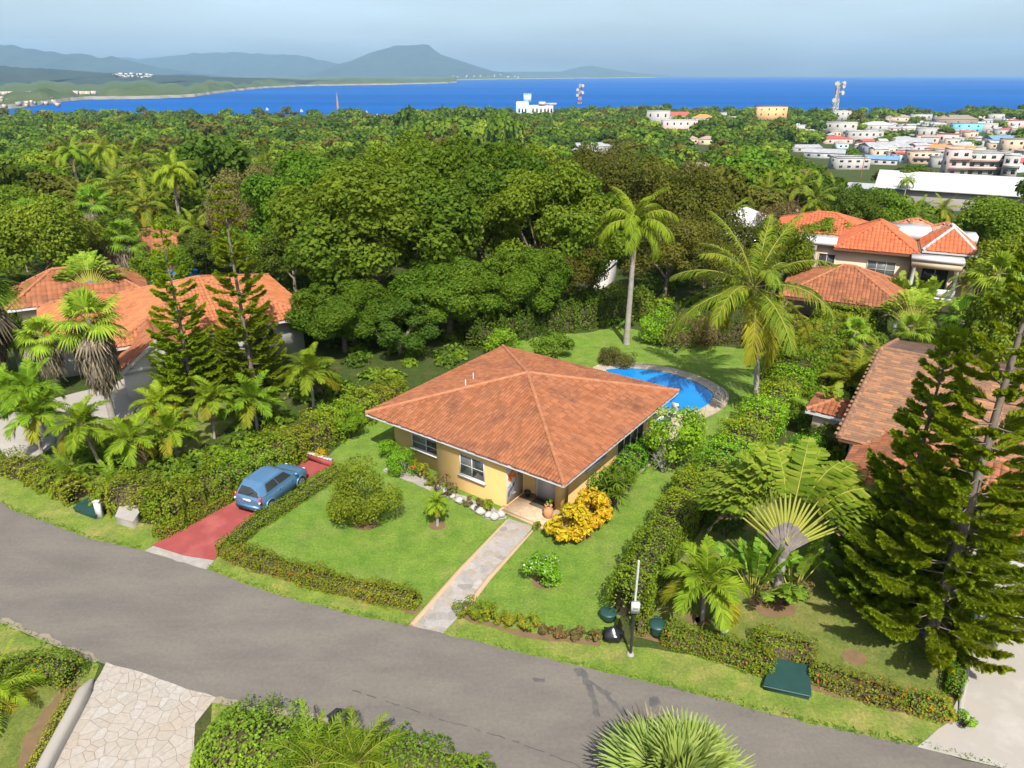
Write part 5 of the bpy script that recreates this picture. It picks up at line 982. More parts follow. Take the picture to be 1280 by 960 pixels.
# white kerb of the near driveway, concrete drive kerb
def kerbline(name, pts, w, h, label, m_):
    P = [G(*p) for p in pts]; b = MB(); n = len(P)
    prof = [(-w/2, -.05), (-w/2, h*.75), (-w*.28, h), (w*.28, h), (w/2, h*.75), (w/2, -.05)]; vs_ = []
    for i in range(n):
        t_ = unit(P[min(i+1, n-1)]-P[max(i-1, 0)]); s_ = A3(-t_[1], t_[0], 0); k = .35 if i == 0 else 1
        vs_ += [P[i]-P[0]+s_*x*k+A3(0, 0, z*k if z > 0 else z) for x, z in prof]
    m = len(prof); b.add(vs_, [(i*m+k, i*m+k+1, (i+1)*m+k+1, (i+1)*m+k) for i in range(n-1) for k in range(m-1)]); b.add(vs_[:m], [list(range(m))]); b.add(vs_[-m:], [list(range(m))[::-1]]); o = link(name, b.mesh(name, [M[m_]], False), None, P[0]); tag(o, label, 'kerb')
for nm, pts, lb in KERBS: kerbline(nm, list(pts), .2, .09, lb, 'peach')
kerbline('kerb', [(115, 852), (106, 870), (95, 892), (80, 920), (64, 950), (40, 1000)], .42, .38, 'worn whitish rounded concrete kerb beside the crazy paved driveway', 'concw')
kerbline('kerb', [(1198, 905), (1203, 868), (1207, 840), (1216, 790), (1222, 740), (1228, 705)], .18, .14, 'thin pale kerb along the wide concrete driveway', 'concw')
# patio table, chairs, grill by the pool
def pt(px, py, z=0): q = G(px, py, z); return (q[0], q[1], 0)
o = root('patio_table', pt(824, 524, .75), 'round dark green patio table beside the pool', 'table'); b = MB(); lathe(b, [(0, .70), (.72, .70), (.74, .73), (.72, .76), (0, .765)], 22); part('table_top', b, [M['dkgreen']], o); b = MB(); lathe(b, [(.3, 0), (.28, .04), (.05, .08), (.05, .70)], 10); part('pedestal', b, [M['dkgreen']], o)
def chair(p, rz, lb):
    o = root('patio_chair', p, lb, 'chair', 'patio chairs by the pool', rz); b = MB(); box(b, -.24, .24, -.24, .24, .40, .44); part('seat', b, [M['alu']], o); b = MB(); box(b, -.24, .24, .2, .24, .442, .95); part('backrest', b, [M['alu']], o)
    for x in (-.21, .21):
        for y in (-.21, .21): b = MB(); tube(b, [(x, y, 0), (x, y, .4)], .02, 6); part('leg', b, [M['alu']], o)
chair(pt(813, 545), 2.6, 'grey patio chair on the near side of the green table'); chair(pt(840, 522), -.8, 'grey patio chair between the green table and the pool')
q = pt(820, 538); o = root('kettle_grill', q, 'small grey covered grill beside the patio doors', 'grill', None, .6); b = MB(); box(b, -.35, .35, -.22, .22, .35, .8); part('body', b, [M['fascia']], o); b = MB(); tube(b, [(-.36, 0, .82), (.36, 0, .82)], .22, 12); part('hood', b, [M['fascia']], o)
for x in (-.3, .3): b = MB(); box(b, x-.03, x+.03, -.2, .2, 0, .35); part('leg', b, [M['black']], o)
P = [G(*a) for a in ((868, 566), (884, 572), (900, 580))]; o = root('rail_fence', P[0], 'short thin black rail fence beside the tall hedge near the pool', 'fence')
for p in P: b = MB(); q = p-P[0]; tube(b, [q, q+A3(0, 0, 1.0)], .022, 6); part('post', b, [M['black']], o)
for z in (.5, .95): b = MB(); tube(b, [p-P[0]+A3(0, 0, z) for p in P], .015, 5); part('rail', b, [M['black']], o)
q = G(845, 442); o = root('garden_light', q, 'tiny dark green garden light on the lawn behind the pool', 'garden light'); b = MB(); box(b, -.12, .12, -.1, .1, .25, .5); part('head', b, [M['dkgreen']], o); b = MB(); tube(b, [(0, 0, 0), (0, 0, .25)], .03, 6); part('stake', b, [M['black']], o)
q = G(902, 803); o = root('garden_light', q, 'white round lamp head poking out of the street hedge', 'garden light'); b = MB(); tube(b, [(0, 0, 0), (0, 0, .55)], .03, 6); part('stake', b, [M['alu']], o); b = MB(); lathe(b, [(.02, .55), (.17, .6), (.19, .66), (.12, .74), (0, .77)], 14); part('head', b, [M['white']], o, True)
# border rocks
rng = np.random.default_rng(12)
for k, (a, b_, r) in enumerate(((557, 616, .22), (566, 622, .18), (575, 628, .25), (585, 632, .2), (594, 637, .24), (601, 642, .28), (611, 646, .22), (618, 648, .26), (626, 645, .24), (486, 588, .16), (497, 591, .14), (538, 606, .15))):
    q = G(a, b_); b = MB(); nu, nv = 9, 6; vs_ = [(r*(1+.22*rng.normal()*.7)*math.sin(math.pi*(j+.5)/nv)*math.cos(6.283*i/nu), r*(1+.2*rng.normal()*.7)*math.sin(math.pi*(j+.5)/nv)*math.sin(6.283*i/nu), r*.55-r*.7*math.cos(math.pi*(j+.5)/nv)*-1*(-1)) for j in range(nv) for i in range(nu)]
    b.add(vs_, [(j*nu+i, j*nu+(i+1) % nu, (j+1)*nu+(i+1) % nu, (j+1)*nu+i) for j in range(nv-1) for i in range(nu)]); b.add(vs_[-nu:], [list(range(nu))]); b.add(vs_[:nu], [list(range(nu))])
    tag(link('border_rock', b.mesh('border_rock', [M['rock']]), None, q), 'pale rock edging the flower bed along the yellow front wall', 'rock', 'rocks edging the flower bed')

# ------------------------------------------------------------------ town
def cpx(px, py, up=0): p = T(px, py); return p, PX(p)[2]/FPX
M['pinkw'] = mat('pink_render', (.50, .36, .33), (.45, .33, .30), .4, .85); M['orangew'] = mat('orange_render', (.55, .30, .12), (.52, .33, .16), .4, .85); M['tanr'] = mat('tan_roof', (.30, .22, .17), (.24, .18, .14), .5, .9); M['greyr'] = mat('grey_metal_roof', (.33, .34, .345), (.25, .255, .26), .3, .6, .3, c3=(.40, .40, .40)); M['redr'] = mat('red_roof', (.34, .075, .06), (.28, .07, .055), .4, .8); M['oranger'] = mat('orange_roof', (.55, .20, .05), (.48, .18, .06), .4, .8); M['bluer'] = mat('blue_metal_roof', (.10, .20, .36), (.13, .24, .38), .4, .6); M['teal'] = mat('teal_render', (.12, .36, .44), (.16, .40, .46), .4, .8); M['paleblue'] = mat('pale_blue_render', (.45, .58, .62), (.42, .55, .60), .4, .8); M['whiter'] = mat('white_metal_roof', (.44, .44, .43), (.38, .38, .37), .08, .6, .3, c3=(.41, .40, .38)); M['purpler'] = mat('purple_roof', (.16, .08, .10), (.2, .1, .11), .4, .8); M['yellows'] = mat('yellow_paint', (.60, .36, .03), None, .4, .8)
TOWN = [(822, 160, 30, 19, 'white', 'flat', 'white', 2, 3, 'white two storey house left of the red roofed ones by the sea'), (848, 167, 46, 15, 'pinkw', 'flat', 'white', 2, 5, 'long pale pink block with rows of small dark windows'), (846, 153, 30, 12, 'white', 'gable', 'redr', 2, 3, 'white house under a red roof just before the sea'), (878, 156, 28, 12, 'white', 'hip', 'oranger', 2, 3, 'white house with an orange roof right of the red roof'),
 (962, 153, 40, 18, 'orangew', 'flat', 'purpler', 3, 4, 'orange three storey building with a purple flat roof before the sea'), (863, 180, 18, 9, 'beige', 'hip', 'tanr', 1, 2, 'left one of the two small tan hip roofed houses'), (884, 181, 22, 10, 'beige', 'hip', 'tanr', 1, 2, 'right one of the two small tan hip roofed houses'), (917, 154, 14, 7, 'white', 'flat', 'white', 1, 2, 'tiny white house left of the orange building'),
 (1050, 152, 22, 12, 'white', 'flat', 'white', 2, 3, 'white house at the foot of the tall lattice mast'), (1050, 170, 38, 15, 'white', 'flat', 'white', 2, 4, 'white house below the tall lattice mast'), (1095, 163, 36, 10, 'white', 'hip', 'whiter', 1, 3, 'white roofed house right of the tall mast'), (1043, 180, 36, 9, 'pinkw', 'hip', 'redr', 1, 3, 'house with a dark red roof in the middle of town'), (1122, 152, 30, 8, 'beige', 'hip', 'tanr', 1, 3, 'tan roofed house by the sea'), (1192, 158, 50, 13, 'thatch', 'hip', 'thatch', 1, 3, 'large grey thatched hall by the sea'),
 (1206, 166, 36, 10, 'teal', 'flat', 'bluer', 2, 3, 'teal blue house in front of the grey thatched hall'), (1232, 166, 24, 10, 'white', 'flat', 'white', 2, 2, 'white house right of the teal one'), (1078, 180, 44, 14, 'white', 'flat', 'white', 2, 5, 'long white block left of the grey roofs'), (1104, 192, 54, 12, 'greyr', 'gable', 'greyr', 1, 4, 'grey metal roofed shed in the town centre'), (1141, 186, 44, 12, 'white', 'gable', 'greyr', 2, 3, 'white house with a light grey gable roof'),
 (1131, 200, 32, 9, 'pinkw', 'gable', 'redr', 1, 3, 'pink house with a red roof left of the pink apartments'), (1150, 205, 34, 14, 'beige', 'flat', 'conc', 2, 4, 'beige block behind the leafy trees left of the pink apartments'), (1186, 192, 56, 9, 'beige', 'gable', 'oranger', 1, 5, 'long building with an orange roof behind the pink apartments'), (1190, 222, 26, 33, 'pinkw', 'flat', 'pinkw', 3, 2, 'pink and white three storey apartment block with balconies'), (1222, 221, 50, 28, 'white', 'flat', 'greyr', 3, 4, 'white apartment block with a grey roof right of the pink one'),
 (1259, 222, 18, 26, 'white', 'flat', 'white', 2, 2, 'narrow white block at the right end of the apartments'), (1252, 183, 40, 12, 'white', 'gable', 'bluer', 2, 3, 'white house with a blue metal roof at the right edge'), (1268, 192, 36, 16, 'beige', 'flat', 'conc', 2, 3, 'beige block at the right edge of the town'), (1030, 198, 50, 10, 'greyr', 'gable', 'greyr', 1, 4, 'low grey roofed shed left of the red roof'), (1005, 190, 36, 8, 'white', 'gable', 'greyr', 1, 3, 'small white shed among trees left of the grey sheds'),
 (1060, 212, 44, 13, 'white', 'flat', 'greyr', 2, 4, 'white house behind the tree line in the town centre'), (1100, 206, 40, 10, 'white', 'gable', 'bluer', 1, 4, 'shed with a blue roof in the town centre'), (1221, 233, 10, 6, 'yellows', 'flat', 'yellows', 1, 1, 'small yellow kiosk below the white apartments'), (1240, 241, 14, 6, 'yellows', 'flat', 'yellows', 1, 2, 'yellow kiosk by the end of the white warehouse'), (1261, 238, 32, 10, 'beige', 'flat', 'conc', 1, 3, 'low beige building right of the yellow kiosk'), (1193, 236, 22, 6, 'white', 'hip', 'whiter', 1, 2, 'small white tent roof before the pink apartments'),
 (1160, 172, 30, 10, 'white', 'flat', 'white', 1, 3, 'white house among trees in the middle of town'), (1183, 178, 26, 9, 'pinkw', 'flat', 'redr', 1, 2, 'small pink house behind the orange roof'), (740, 190, 58, 10, 'greyr', 'gable', 'greyr', 1, 4, 'wide grey metal roof behind the big dark trees'), (870, 213, 40, 8, 'beige', 'gable', 'tanr', 1, 3, 'long tan roof half hidden in the trees'), (1085, 245, 52, 13, 'paleblue', 'gable', 'greyr', 1, 4, 'long shed with a pale grey roof left of the white warehouse'),
 (1270, 160, 30, 8, 'pinkw', 'flat', 'redr', 1, 3, 'low pink house by the sea at the right edge'), (1150, 150, 26, 6, 'white', 'flat', 'white', 1, 3, 'small white house by the sea left of the thatched hall'), (905, 148, 16, 6, 'white', 'flat', 'white', 1, 2, 'tiny white house before the sea left of the orange building'), (1245, 150, 22, 6, 'white', 'flat', 'white', 1, 2, 'tiny white house by the sea right of the thatched hall'), (1000, 165, 24, 7, 'white', 'flat', 'white', 1, 2, 'small white house between the orange building and the mast')]
RECTS = []
M['townw'] = mat('town_white_render', (.37, .36, .34), (.30, .29, .27), .25, .85, .1, c3=(.34, .33, .30))
for i, (px, py, w, h, wl, rf, rm, fl, nw, lb) in enumerate(TOWN):
    wl = 'townw' if wl == 'white' else wl; p, k = cpx(px, py); W, Hh = w*k, h*k; rh = Hh*.35 if rf != 'flat' else 1; wall_h = Hh - (rh if rf != 'flat' else 0) ; D = min(max(W*.7, 5), 16)
    p = p + unit(A3(p[0], p[1], 0))*D*.5; rz = math.atan2(-p[0], p[1])*.6 + (.25 if i % 3 else -.2)
    if rf == 'flat': D = min(D, 9)
    house_box('building', p, rz, W*.94, D, wall_h, wl, lb, 'building', 'buildings of the seaside town', rf, rm, fl, nw, parapet=.5, rh=rh, over=.3, balcony=('apartment' in lb), stripe='pinkw' if 'pink' in lb else None)
    RECTS.append((px-w/2, px+w/2, py-h, py-1.5, p[1], lb))
rng = np.random.default_rng(77); gl = 'tiny pale house among the trees of the seaside town'
k_ = 0
while k_ < 150:
    px, py = rng.uniform(900, 1290), rng.uniform(146, 218)
    if py > 150 + (px-880)*.22 or (px < 985 and rng.random() < .6): continue
    p, k = cpx(px, py); W = rng.uniform(5, 12); D = rng.uniform(5, 8); c_ = ['townw', 'beige', 'pinkw', 'greyr', 'townw', 'paleblue'][rng.integers(6)]; r_ = ['flat', 'gable', 'hip'][rng.integers(3)]
    house_box('building', p, rng.uniform(-.6, .6), W, D, rng.uniform(2.6, 4.6), c_, gl, 'building', 'small pale town houses', r_, ['white', 'greyr', 'greyr', 'redr', 'conc', 'tanr'][rng.integers(6)], 1, 2, rh=1.3, over=.3, sides=False)
    if k_ % 5 < 3 and px > 1000: RECTS.append((px-.4*W/k, px+.4*W/k, py-3.6/k, py-1.6/k, p[1], 's'))
    k_ += 1
# long white warehouse
a_, b_ = T(1130, 250), T(1330, 285); h_ = 5.0; q0, q1 = V(1108, 246, a_[1]+8), None
p, k = cpx(1262, 262); o = root('warehouse', p, 'long warehouse with a broad white metal roof', 'warehouse', None, -.50); Wd = 50; b = MB(); box(b, -Wd/2, Wd/2, -9, 11, -4, 4.0); part('wall', b, [M['concw']], o); b = MB(); slab(b, [A3(-Wd/2-.6, -9.8, 4.02), A3(Wd/2+.6, -9.8, 4.02), A3(Wd/2+.6, 1, 6.4), A3(-Wd/2-.6, 1, 6.4)], .15, 0, 0); slab(b, [A3(Wd/2+.6, 11.8, 4.02), A3(-Wd/2-.6, 11.8, 4.02), A3(-Wd/2-.6, 1, 6.4), A3(Wd/2+.6, 1, 6.4)], .15, 0, 0); part('roof', b, [M['whiter']], o)
RECTS.append((1118, 1290, 226, 252, p[1], 'w'))
# pale blue castle-like house
p, k = cpx(667, 149); o = root('tower_house', p, 'pale blue and white castle-like house with a square tower above the treetops', 'house', None, -.1)
u = 1.0; S = k
def bx(x0, x1, z0, z1, y0, y1, m_, nm): b = MB(); box(b, x0*S, x1*S, y0*S, y1*S, z0*S, z1*S); return part(nm, b, [M[m_]], o)
bx(-22, -7, -6, 20, 0, 22, 'paleblue', 'wing'); bx(-7.02, 24, -6, 16, 2, 20, 'white', 'wall'); bx(-13, -4, 20.02, 28, 4, 13, 'paleblue', 'tower'); bx(6, 14, 16.02, 20, 1.5, 12, 'white', 'gable'); bx(14.02, 28, 16.02, 18.5, 2, 18, 'greyr', 'roof')
for i in range(4): b = MB(); x = -13+i*2.6; box(b, x*S, (x+1.3)*S, 4*S, 5*S, 28.02*S, 29.6*S); part('battlement', b, [M['paleblue']], o)
for x in (-19, -15, -11, -2, 3, 8, 13, 17, 21): b = MB(); box(b, x*S, (x+2)*S, (-.35 if x < -8 else 1.6)*S, (.4 if x < -8 else 2.4)*S, 8*S, 12.5*S); part('window', b, [M['glass']], o)
RECTS.append((640, 696, 118, 145, p[1], 'c'))
def lattice(px, py, pt_, wpx, label, mname, dishes):
    p, k = cpx(px, py); Hh = (py-pt_)*k; w = wpx*k/2; o = root('radio_mast', p, label, 'mast'); m1, m2 = mname; n = 9
    for k2 in range(n):
        z0, z1 = Hh*k2/n - (3 if k2 == 0 else 0), Hh*(k2+1)/n; w0, w1 = w*(1-.55*k2/n), w*(1-.55*(k2+1)/n); b = MB()
        for sx in (-1, 1):
            for sy in (-1, 1): tube(b, [(sx*w0, sy*w0, z0), (sx*w1, sy*w1, z1)], w*.13, 4)
        for sy in (-1, 1): tube(b, [(-w0, sy*w0, z0), (w1, sy*w1, z1)], w*.09, 4); tube(b, [(w0, sy*w0, z0), (-w1, sy*w1, z1)], w*.09, 4); tube(b, [(sy*w0, -w0, z0), (sy*w1, w1, z1)], w*.09, 4); tube(b, [(-w0, sy*w0, z0), (w0, sy*w0, z0)], w*.09, 4)
        part('lattice_section', b, [M[m1] if k2 % 2 else M[m2]], o)
    for k2, (z, s_) in enumerate(dishes): b = MB(); tube(b, [(s_*w*.9, -w*.8, Hh*z), (s_*w*1.3, -w*1.6, Hh*z)], [w*.55, w*.75], 10); part('dish', b, [M['white']], o)
    b = MB(); tube(b, [(0, 0, Hh*.98), (0, 0, Hh*1.06)], w*.1, 5); part('antenna', b, [M['white']], o)
lattice(724, 139, 108, 5, 'slim red and white lattice mast behind the treetops', ('redr', 'white'), ((.95, 1), (.8, -1), (.7, 1), (.6, -1)))
lattice(1041, 150, 108, 7, 'tall white lattice mast with dishes on top near the sea', ('white', 'white'), ((1.0, 1), (1.0, -1), (.93, 1), (.75, 1), (.55, -1)))
p, k = cpx(1076, 222); o = root('radio_mast', p, 'thin rusty pole mast left of the leafy town trees', 'mast'); b = MB(); tube(b, [(0, 0, -2), (0, 0, 30*k)], [.18, .08], 6); part('pole', b, [M['redr']], o)
p, k = cpx(424, 152); o = root('channel_marker', p, 'dark slender pointed tower rising above the treetops before the bay', 'tower'); b = MB(); lathe(b, [(2.2*k*.9, -6), (2*k, 0), (1.3*k, 22*k), (.2*k, 34*k)], 8); part('shaft', b, [M['tanr']], o)
# boats
def sail(px, py, h, label):
    p = G(px, py, -40); k = PX(p)[2]/FPX; o = root('sailboat', (p[0], p[1], -39.9), label, 'sailboat'); b = MB(); L = h*k*.55; b.add([(-L, 0, .2), (0, -L*.25, .2), (L*1.1, 0, .3), (0, L*.25, .2), (-L*.8, 0, -.5), (0, -L*.15, -.5), (L*.8, 0, -.5), (0, L*.15, -.5)], [(0, 1, 2, 3), (0, 4, 5, 1), (1, 5, 6, 2), (2, 6, 7, 3), (3, 7, 4, 0)]); part('hull', b, [M['white']], o)
    b = MB(); tube(b, [(0, 0, 0), (0, 0, h*k)], .12, 5); part('mast', b, [M['alu']], o); b = MB(); b.add([(-.2, 0, h*k*.1), (-L, .3, h*k*.12), (-.2, 0, h*k*.95), (.2, .06, h*k*.1), (L, .3, h*k*.1), (.2, .06, h*k*.85)], [(0, 1, 2), (3, 4, 5)]); part('sail', b, [M['white']], o)
sail(459, 147, 9, 'white sailboat on the bay above the treetops'); sail(377, 140, 4, 'smaller sailboat farther out on the bay'); sail(472, 148, 6, 'bare masted boat right of the white sailboat'); sail(334, 138, 4, 'small white boat near the left treetops')
# shore settlements across the bay
rng = np.random.default_rng(31)
for i in range(16):
    px = 6 + i*7.4; py = 118.5 + rng.normal(0, .3); p = G(px, py, -33); k = PX(p)[2]/FPX; house_box('building', (p[0], p[1], -33), .1, 6.2*k, 12, 3.6*k+rng.uniform(0, 2), 'beige' if i % 3 else 'pinkw', 'pale building in the row along the far left shore of the bay', 'building', 'row of buildings across the bay', 'flat', 'tanr', 2, 2, sides=False)
for i in range(26):
    px, py = rng.uniform(0, 80), rng.uniform(120, 132); p = G(px, py, -31); k = PX(p)[2]/FPX; house_box('building', (p[0], p[1], -33), rng.uniform(-.4, .4), rng.uniform(1.2, 3)*k, 10, 2+rng.uniform(.6, 1.5)*k, ['beige', 'concw', 'beige'][i % 3], 'small pale house on the far left shore of the bay', 'building', 'small houses across the bay', 'flat', ['white', 'tanr', 'redr'][i % 3], 1, 2, detail=False)
for i in range(34):
    px = 143 + abs(rng.normal(0, 1))*28; px = min(px, 218); py = 95 + rng.normal(0, 1.2); p = V(px, py, 3300); p[2] = max(p[2], -30); k = PX(p)[2]/FPX; house_box('building', p, 0, rng.uniform(1.5, 4)*k, 20, rng.uniform(1, 1.8)*k, 'white', 'tiny white building of the settlement on the hills across the bay', 'building', 'white settlement on the far hills', 'flat', 'white', detail=False)
for i in range(22):
    px = rng.uniform(565, 655); py = 96 + rng.normal(0, .8); p = V(px, py, 8400); p[2] = max(p[2], -34); k = PX(p)[2]/FPX; house_box('building', p, 0, rng.uniform(1, 2.6)*k, 30, rng.uniform(.8, 1.3)*k, 'white', 'tiny white building at the foot of the flat topped mountain', 'building', 'white town below the mountain', 'flat', 'white', detail=False)

PALMS = []
PL = [(215, 215, 'leaning royal palm'), (140, 205, 'white flat roofed house'), (352, 181, 'small pale house'), (95, 380, 'tall skirted fan palm'), (186, 298, 'small orange roof'), (1090, 300, 'beige villa'), (1050, 358, 'orange pavilion'), (945, 300, 'big coconut palm'), (1204, 243, 'white warehouse roof'), (1140, 500, 'mottled roof'), (10, 310, 'left edge fan palm')]
def palm_label(px, py, nm):
    x, y, n = min(PL, key=lambda r: math.hypot(r[0]-px, (r[1]-py)*1.3)); h = 'just' if math.hypot(x-px, y-py) < 45 else 'well'
    lr = 'left' if px < x-12 else ('right' if px > x+12 else 'straight'); ud = 'above' if py < y-10 else ('below' if py > y+10 else 'level')
    w = {'left': {'above': f'{h} above left of', 'below': f'{h} below left of', 'level': f'{h} left of'}, 'right': {'above': f'{h} above right of', 'below': f'{h} below right of', 'level': f'{h} right of'}, 'straight': {'above': f'{h} above', 'below': f'{h} below', 'level': 'right at'}}[lr][ud]
    return nm.replace('_', ' ') + f' among the trees {w} the {n}'
# ------------------------------------------------------------------ hedges
def gh(*px, z=0): return [tuple(G(a, b, 0)[:2]) for a, b in px]
hedge('hedge', gh((205, 655), (262, 625), (330, 590), (395, 556), (440, 530), (492, 502)), 2.1, 1.6, 'tall leafy hedge between the red driveway and the left palms', leaf='bright', lsize=.13, dens=230, seed=2, rough=.3, leaf2='hedge', f2=.5)
hedge('hedge', gh((200, 672), (250, 645), (296, 620), (345, 590), (386, 567)), .75, .6, 'low flowering hedge along the left side of the red driveway', leaf='hedge', lsize=.08, dens=420, seed=3, flower=.015, leaf2='hedgey')
hedge('hedge', gh((282, 690), (318, 660), (360, 634), (405, 604), (424, 590)), .85, .55, 'low clipped hedge along the right side of the red driveway', leaf='hedge', lsize=.08, dens=420, seed=4, flower=.013, leaf2='hedgey')
hedge('hedge', gh((282, 692), (335, 710), (400, 730), (455, 744), (518, 756)), .9, .62, 'low red flowered hedge along the street before the left lawn', leaf='hedge', lsize=.085, dens=400, seed=5, flower=.013, leaf2='hedgey', rough=.28)
rngp = np.random.default_rng(5)
ends = [(586, 768), (600, 773), (617, 775), (640, 782), (660, 788), (683, 791), (703, 796), (724, 799), (742, 800)]
for k, (a, b) in enumerate(ends):
    s_ = (.62, .5, .55, .45, .5, .34, .38, .36, .34)[k]
    bush('flower_shrub', G(a, b), (s_*.9, s_*.75, s_*.75), 'small ixora shrub in the loose row along the street right of the stone path', 'shrub', ('hedge', 'hedgey')[k % 2] if k < 5 else 'grey', 700, .085, 8, 40+k, 'loose shrubs right of the path', flower=.06)
hedge('hedge', gh((783, 772), (800, 735), (826, 692), (850, 655), (862, 628)), 1.7, 1.75, 'tall yellowish hedge by the slim pole dividing the two lawns', leaf='hedge', lsize=.11, dens=260, seed=6, leaf2='hedgey', f2=.45, rough=.16)
hedge('hedge', gh((868, 640), (905, 590), (935, 555), (968, 512), (1000, 478)), 2.4, 1.6, 'middle stretch of the dividing hedge behind the big fan shaped palm', leaf='bright', lsize=.13, dens=200, seed=7, leaf2='hedge', f2=.5, rough=.25)
hedge('hedge', gh((985, 485), (1030, 440), (1065, 410), (1100, 385)), 3.4, 2.3, 'broad bushy hedge left of the mottled roof', leaf='mid', lsize=.17, dens=130, seed=8, leaf2='hedgey', f2=.4, rough=.25)
hedge('hedge', gh((798, 788), (806, 790)), .8, .75, 'short clipped hedge stub behind the pole', leaf='hedge', lsize=.08, dens=420, seed=9)
hedge('hedge', gh((836, 800), (870, 810), (905, 820), (935, 830), (958, 838)), .95, .75, 'clipped street hedge between the round bin and the low green box', leaf='hedge', lsize=.085, dens=420, seed=10, flower=.018, leaf2='hedgey')
hedge('hedge', gh((950, 812), (975, 812), (1010, 824)), 1.0, .8, 'clipped hedge curving behind the low green box', leaf='hedge', lsize=.085, dens=420, seed=11, flower=.01, leaf2='grey', f2=.3)
hedge('hedge', gh((1018, 848), (1060, 862), (1100, 874), (1120, 880)), .85, .62, 'low street hedge right of the low green box', leaf='hedge', lsize=.085, dens=420, seed=12, flower=.022, leaf2='grey', f2=.25)
hedge('hedge', gh((1138, 884), (1162, 890), (1180, 894)), .85, .6, 'short orange flowered hedge by the concrete driveway', leaf='hedge', lsize=.085, dens=420, seed=13, flower=.07)
hedge('hedge', gh((1190, 872), (1194, 845), (1200, 810), (1206, 770)), .5, .6, 'narrow hedge strip beside the concrete driveway', leaf='bright', lsize=.08, dens=420, seed=14, leaf2='hedge')
hedge('hedge', gh((12, 586), (45, 598), (78, 613), (98, 624)), 1.4, .95, 'leafy hedge along the left verge below the small palms', leaf='hedge', lsize=.11, dens=260, seed=15, leaf2='mid', rough=.25)
hedge('hedge', gh((140, 626), (170, 632), (205, 630), (222, 640)), 2.0, 1.5, 'high shaggy hedge clump above the pale concrete block', leaf='hedgey', lsize=.12, dens=200, seed=16, leaf2='hedge', rough=.25)
hedge('hedge', gh((590, 432), (640, 420), (700, 412), (745, 402), (800, 396)), 2.6, 2.6, 'tall dark hedge at the back of the pool lawn', leaf='dark', lsize=.18, dens=120, seed=17, leaf2='mid', rough=.25)
hedge('hedge', gh((880, 425), (930, 425), (985, 432)), 2.6, 1.8, 'grey green hedge behind the coconut palm', leaf='grey', lsize=.15, dens=140, seed=18, leaf2='dark', rough=.2)
hedge('hedge', gh((748, 625), (775, 600), (800, 575), (815, 560)), 1.3, .95, 'leafy bed of low shrubs along the patio doors', leaf='bright', lsize=.12, dens=220, seed=19, rough=.25)
hedge('hedge', gh((-10, 850), (30, 845), (60, 842), (92, 850)), 1.1, .85, 'flowering hedge at the corner of the near left lawn', leaf='hedge', lsize=.08, dens=420, seed=20, flower=.022, leaf2='hedgey')
hedge('hedge', gh((92, 872), (74, 905), (56, 940), (30, 990)), .42, .35, 'thin low hedge strip beside the worn rounded kerb', leaf='hedgey', lsize=.07, dens=480, seed=21, leaf2='hedge')
hedge('hedge', gh((285, 935), (330, 940), (380, 965)), 2.8, .75, 'broad leafy shrub bed right of the crazy paved driveway', leaf='light', lsize=.12, dens=320, seed=22, leaf2='bright', rough=.25)
hedge('hedge', gh((462, 950), (510, 960), (560, 975), (600, 990)), 1.6, .75, 'leafy shrub bed at the bottom edge of the road', leaf='light', lsize=.11, dens=330, seed=23, leaf2='hedge', rough=.3)

# ------------------------------------------------------------------ garden plants
bush('shrub', G(457, 652), (1.5, 1.5, 1.75), 'big loose yellow green shrub standing on the left lawn', 'shrub', 'hedgey', 10500, .10, 24, 3, cz=1.5, low=-1.0, lobe=.40, leaf2='hedge', stems=8)
q = G(438, 548); bush('topiary_ball', q, (.85, .85, .68), 'clipped round topiary ball on a stem at the end of the tall hedge', 'topiary', 'bright', 4200, .09, 26, 4, cz=1.35, lobe=.42, stems=3)
bush('round_shrub', G(505, 590), (.95, .95, .78), 'clipped dome shrub by the left window of the yellow house', 'shrub', 'bright', 4200, .08, 26, 5, lobe=.42)
bush('round_shrub', G(487, 572), (.6, .6, .6), 'smaller clipped shrub behind the dome shrub', 'shrub', 'bright', 1800, .08, 16, 6)
bush('oval_shrub', G(774, 456), (1.75, 1.0, .62), 'low clipped oval dark green shrub on the lawn behind the pool', 'shrub', 'grey', 5200, .10, 40, 7, lobe=.40, leaf2='dark')
bush('shrub', G(690, 450), (1.9, 1.5, 1.2), 'rounded lime green shrub behind the roof near the pool', 'shrub', 'light', 3600, .17, 26, 8, lobe=.30)
bush('shrub', G(628, 442), (1.6, 1.1, 1.0), 'bright leafy shrub behind the back corner of the tile roof', 'shrub', 'bright', 2600, .15, 20, 9)
bush('shrub', G(822, 428), (1.8, 1.5, 1.5), 'bright green globe shrub right of the royal palm', 'shrub', 'bright', 3600, .17, 24, 10)
bush('shrub', G(862, 436), (2.4, 1.7, 1.5), 'grey green many stemmed shrub left of the coconut palm', 'shrub', 'grey', 4000, .15, 28, 11, stems=7)
o = bush('croton_bush', G(712, 672), (1.05, .95, .78), 'golden yellow croton bush before the porch pillar', 'shrub', 'croton', 2600, .19, 26, 12, lobe=.33)
bush('croton_bush', G(738, 655), (.95, .95, .95), 'taller golden yellow croton bush beside the right wall', 'shrub', 'croton', 2600, .19, 26, 13, lobe=.33)
bush('oleander_bush', G(679, 728), (.80, .75, .72), 'round green bush with white flowers on the right lawn', 'shrub', 'bright', 2300, .12, 16, 14, flower=.05, fm='white_petal')
q = G(842, 586); bush('frangipani_tree', q, (1.5, 1.5, 1.25), 'small leafy tree with pale bare branches at the patio corner', 'tree', 'bright', 3600, .16, 22, 15, cz=2.3, stems=9)
o = root('bare_shrub', G(828, 590), 'leafless pale branched shrub before the small patio tree', 'shrub'); b = MB(); rng = np.random.default_rng(8)
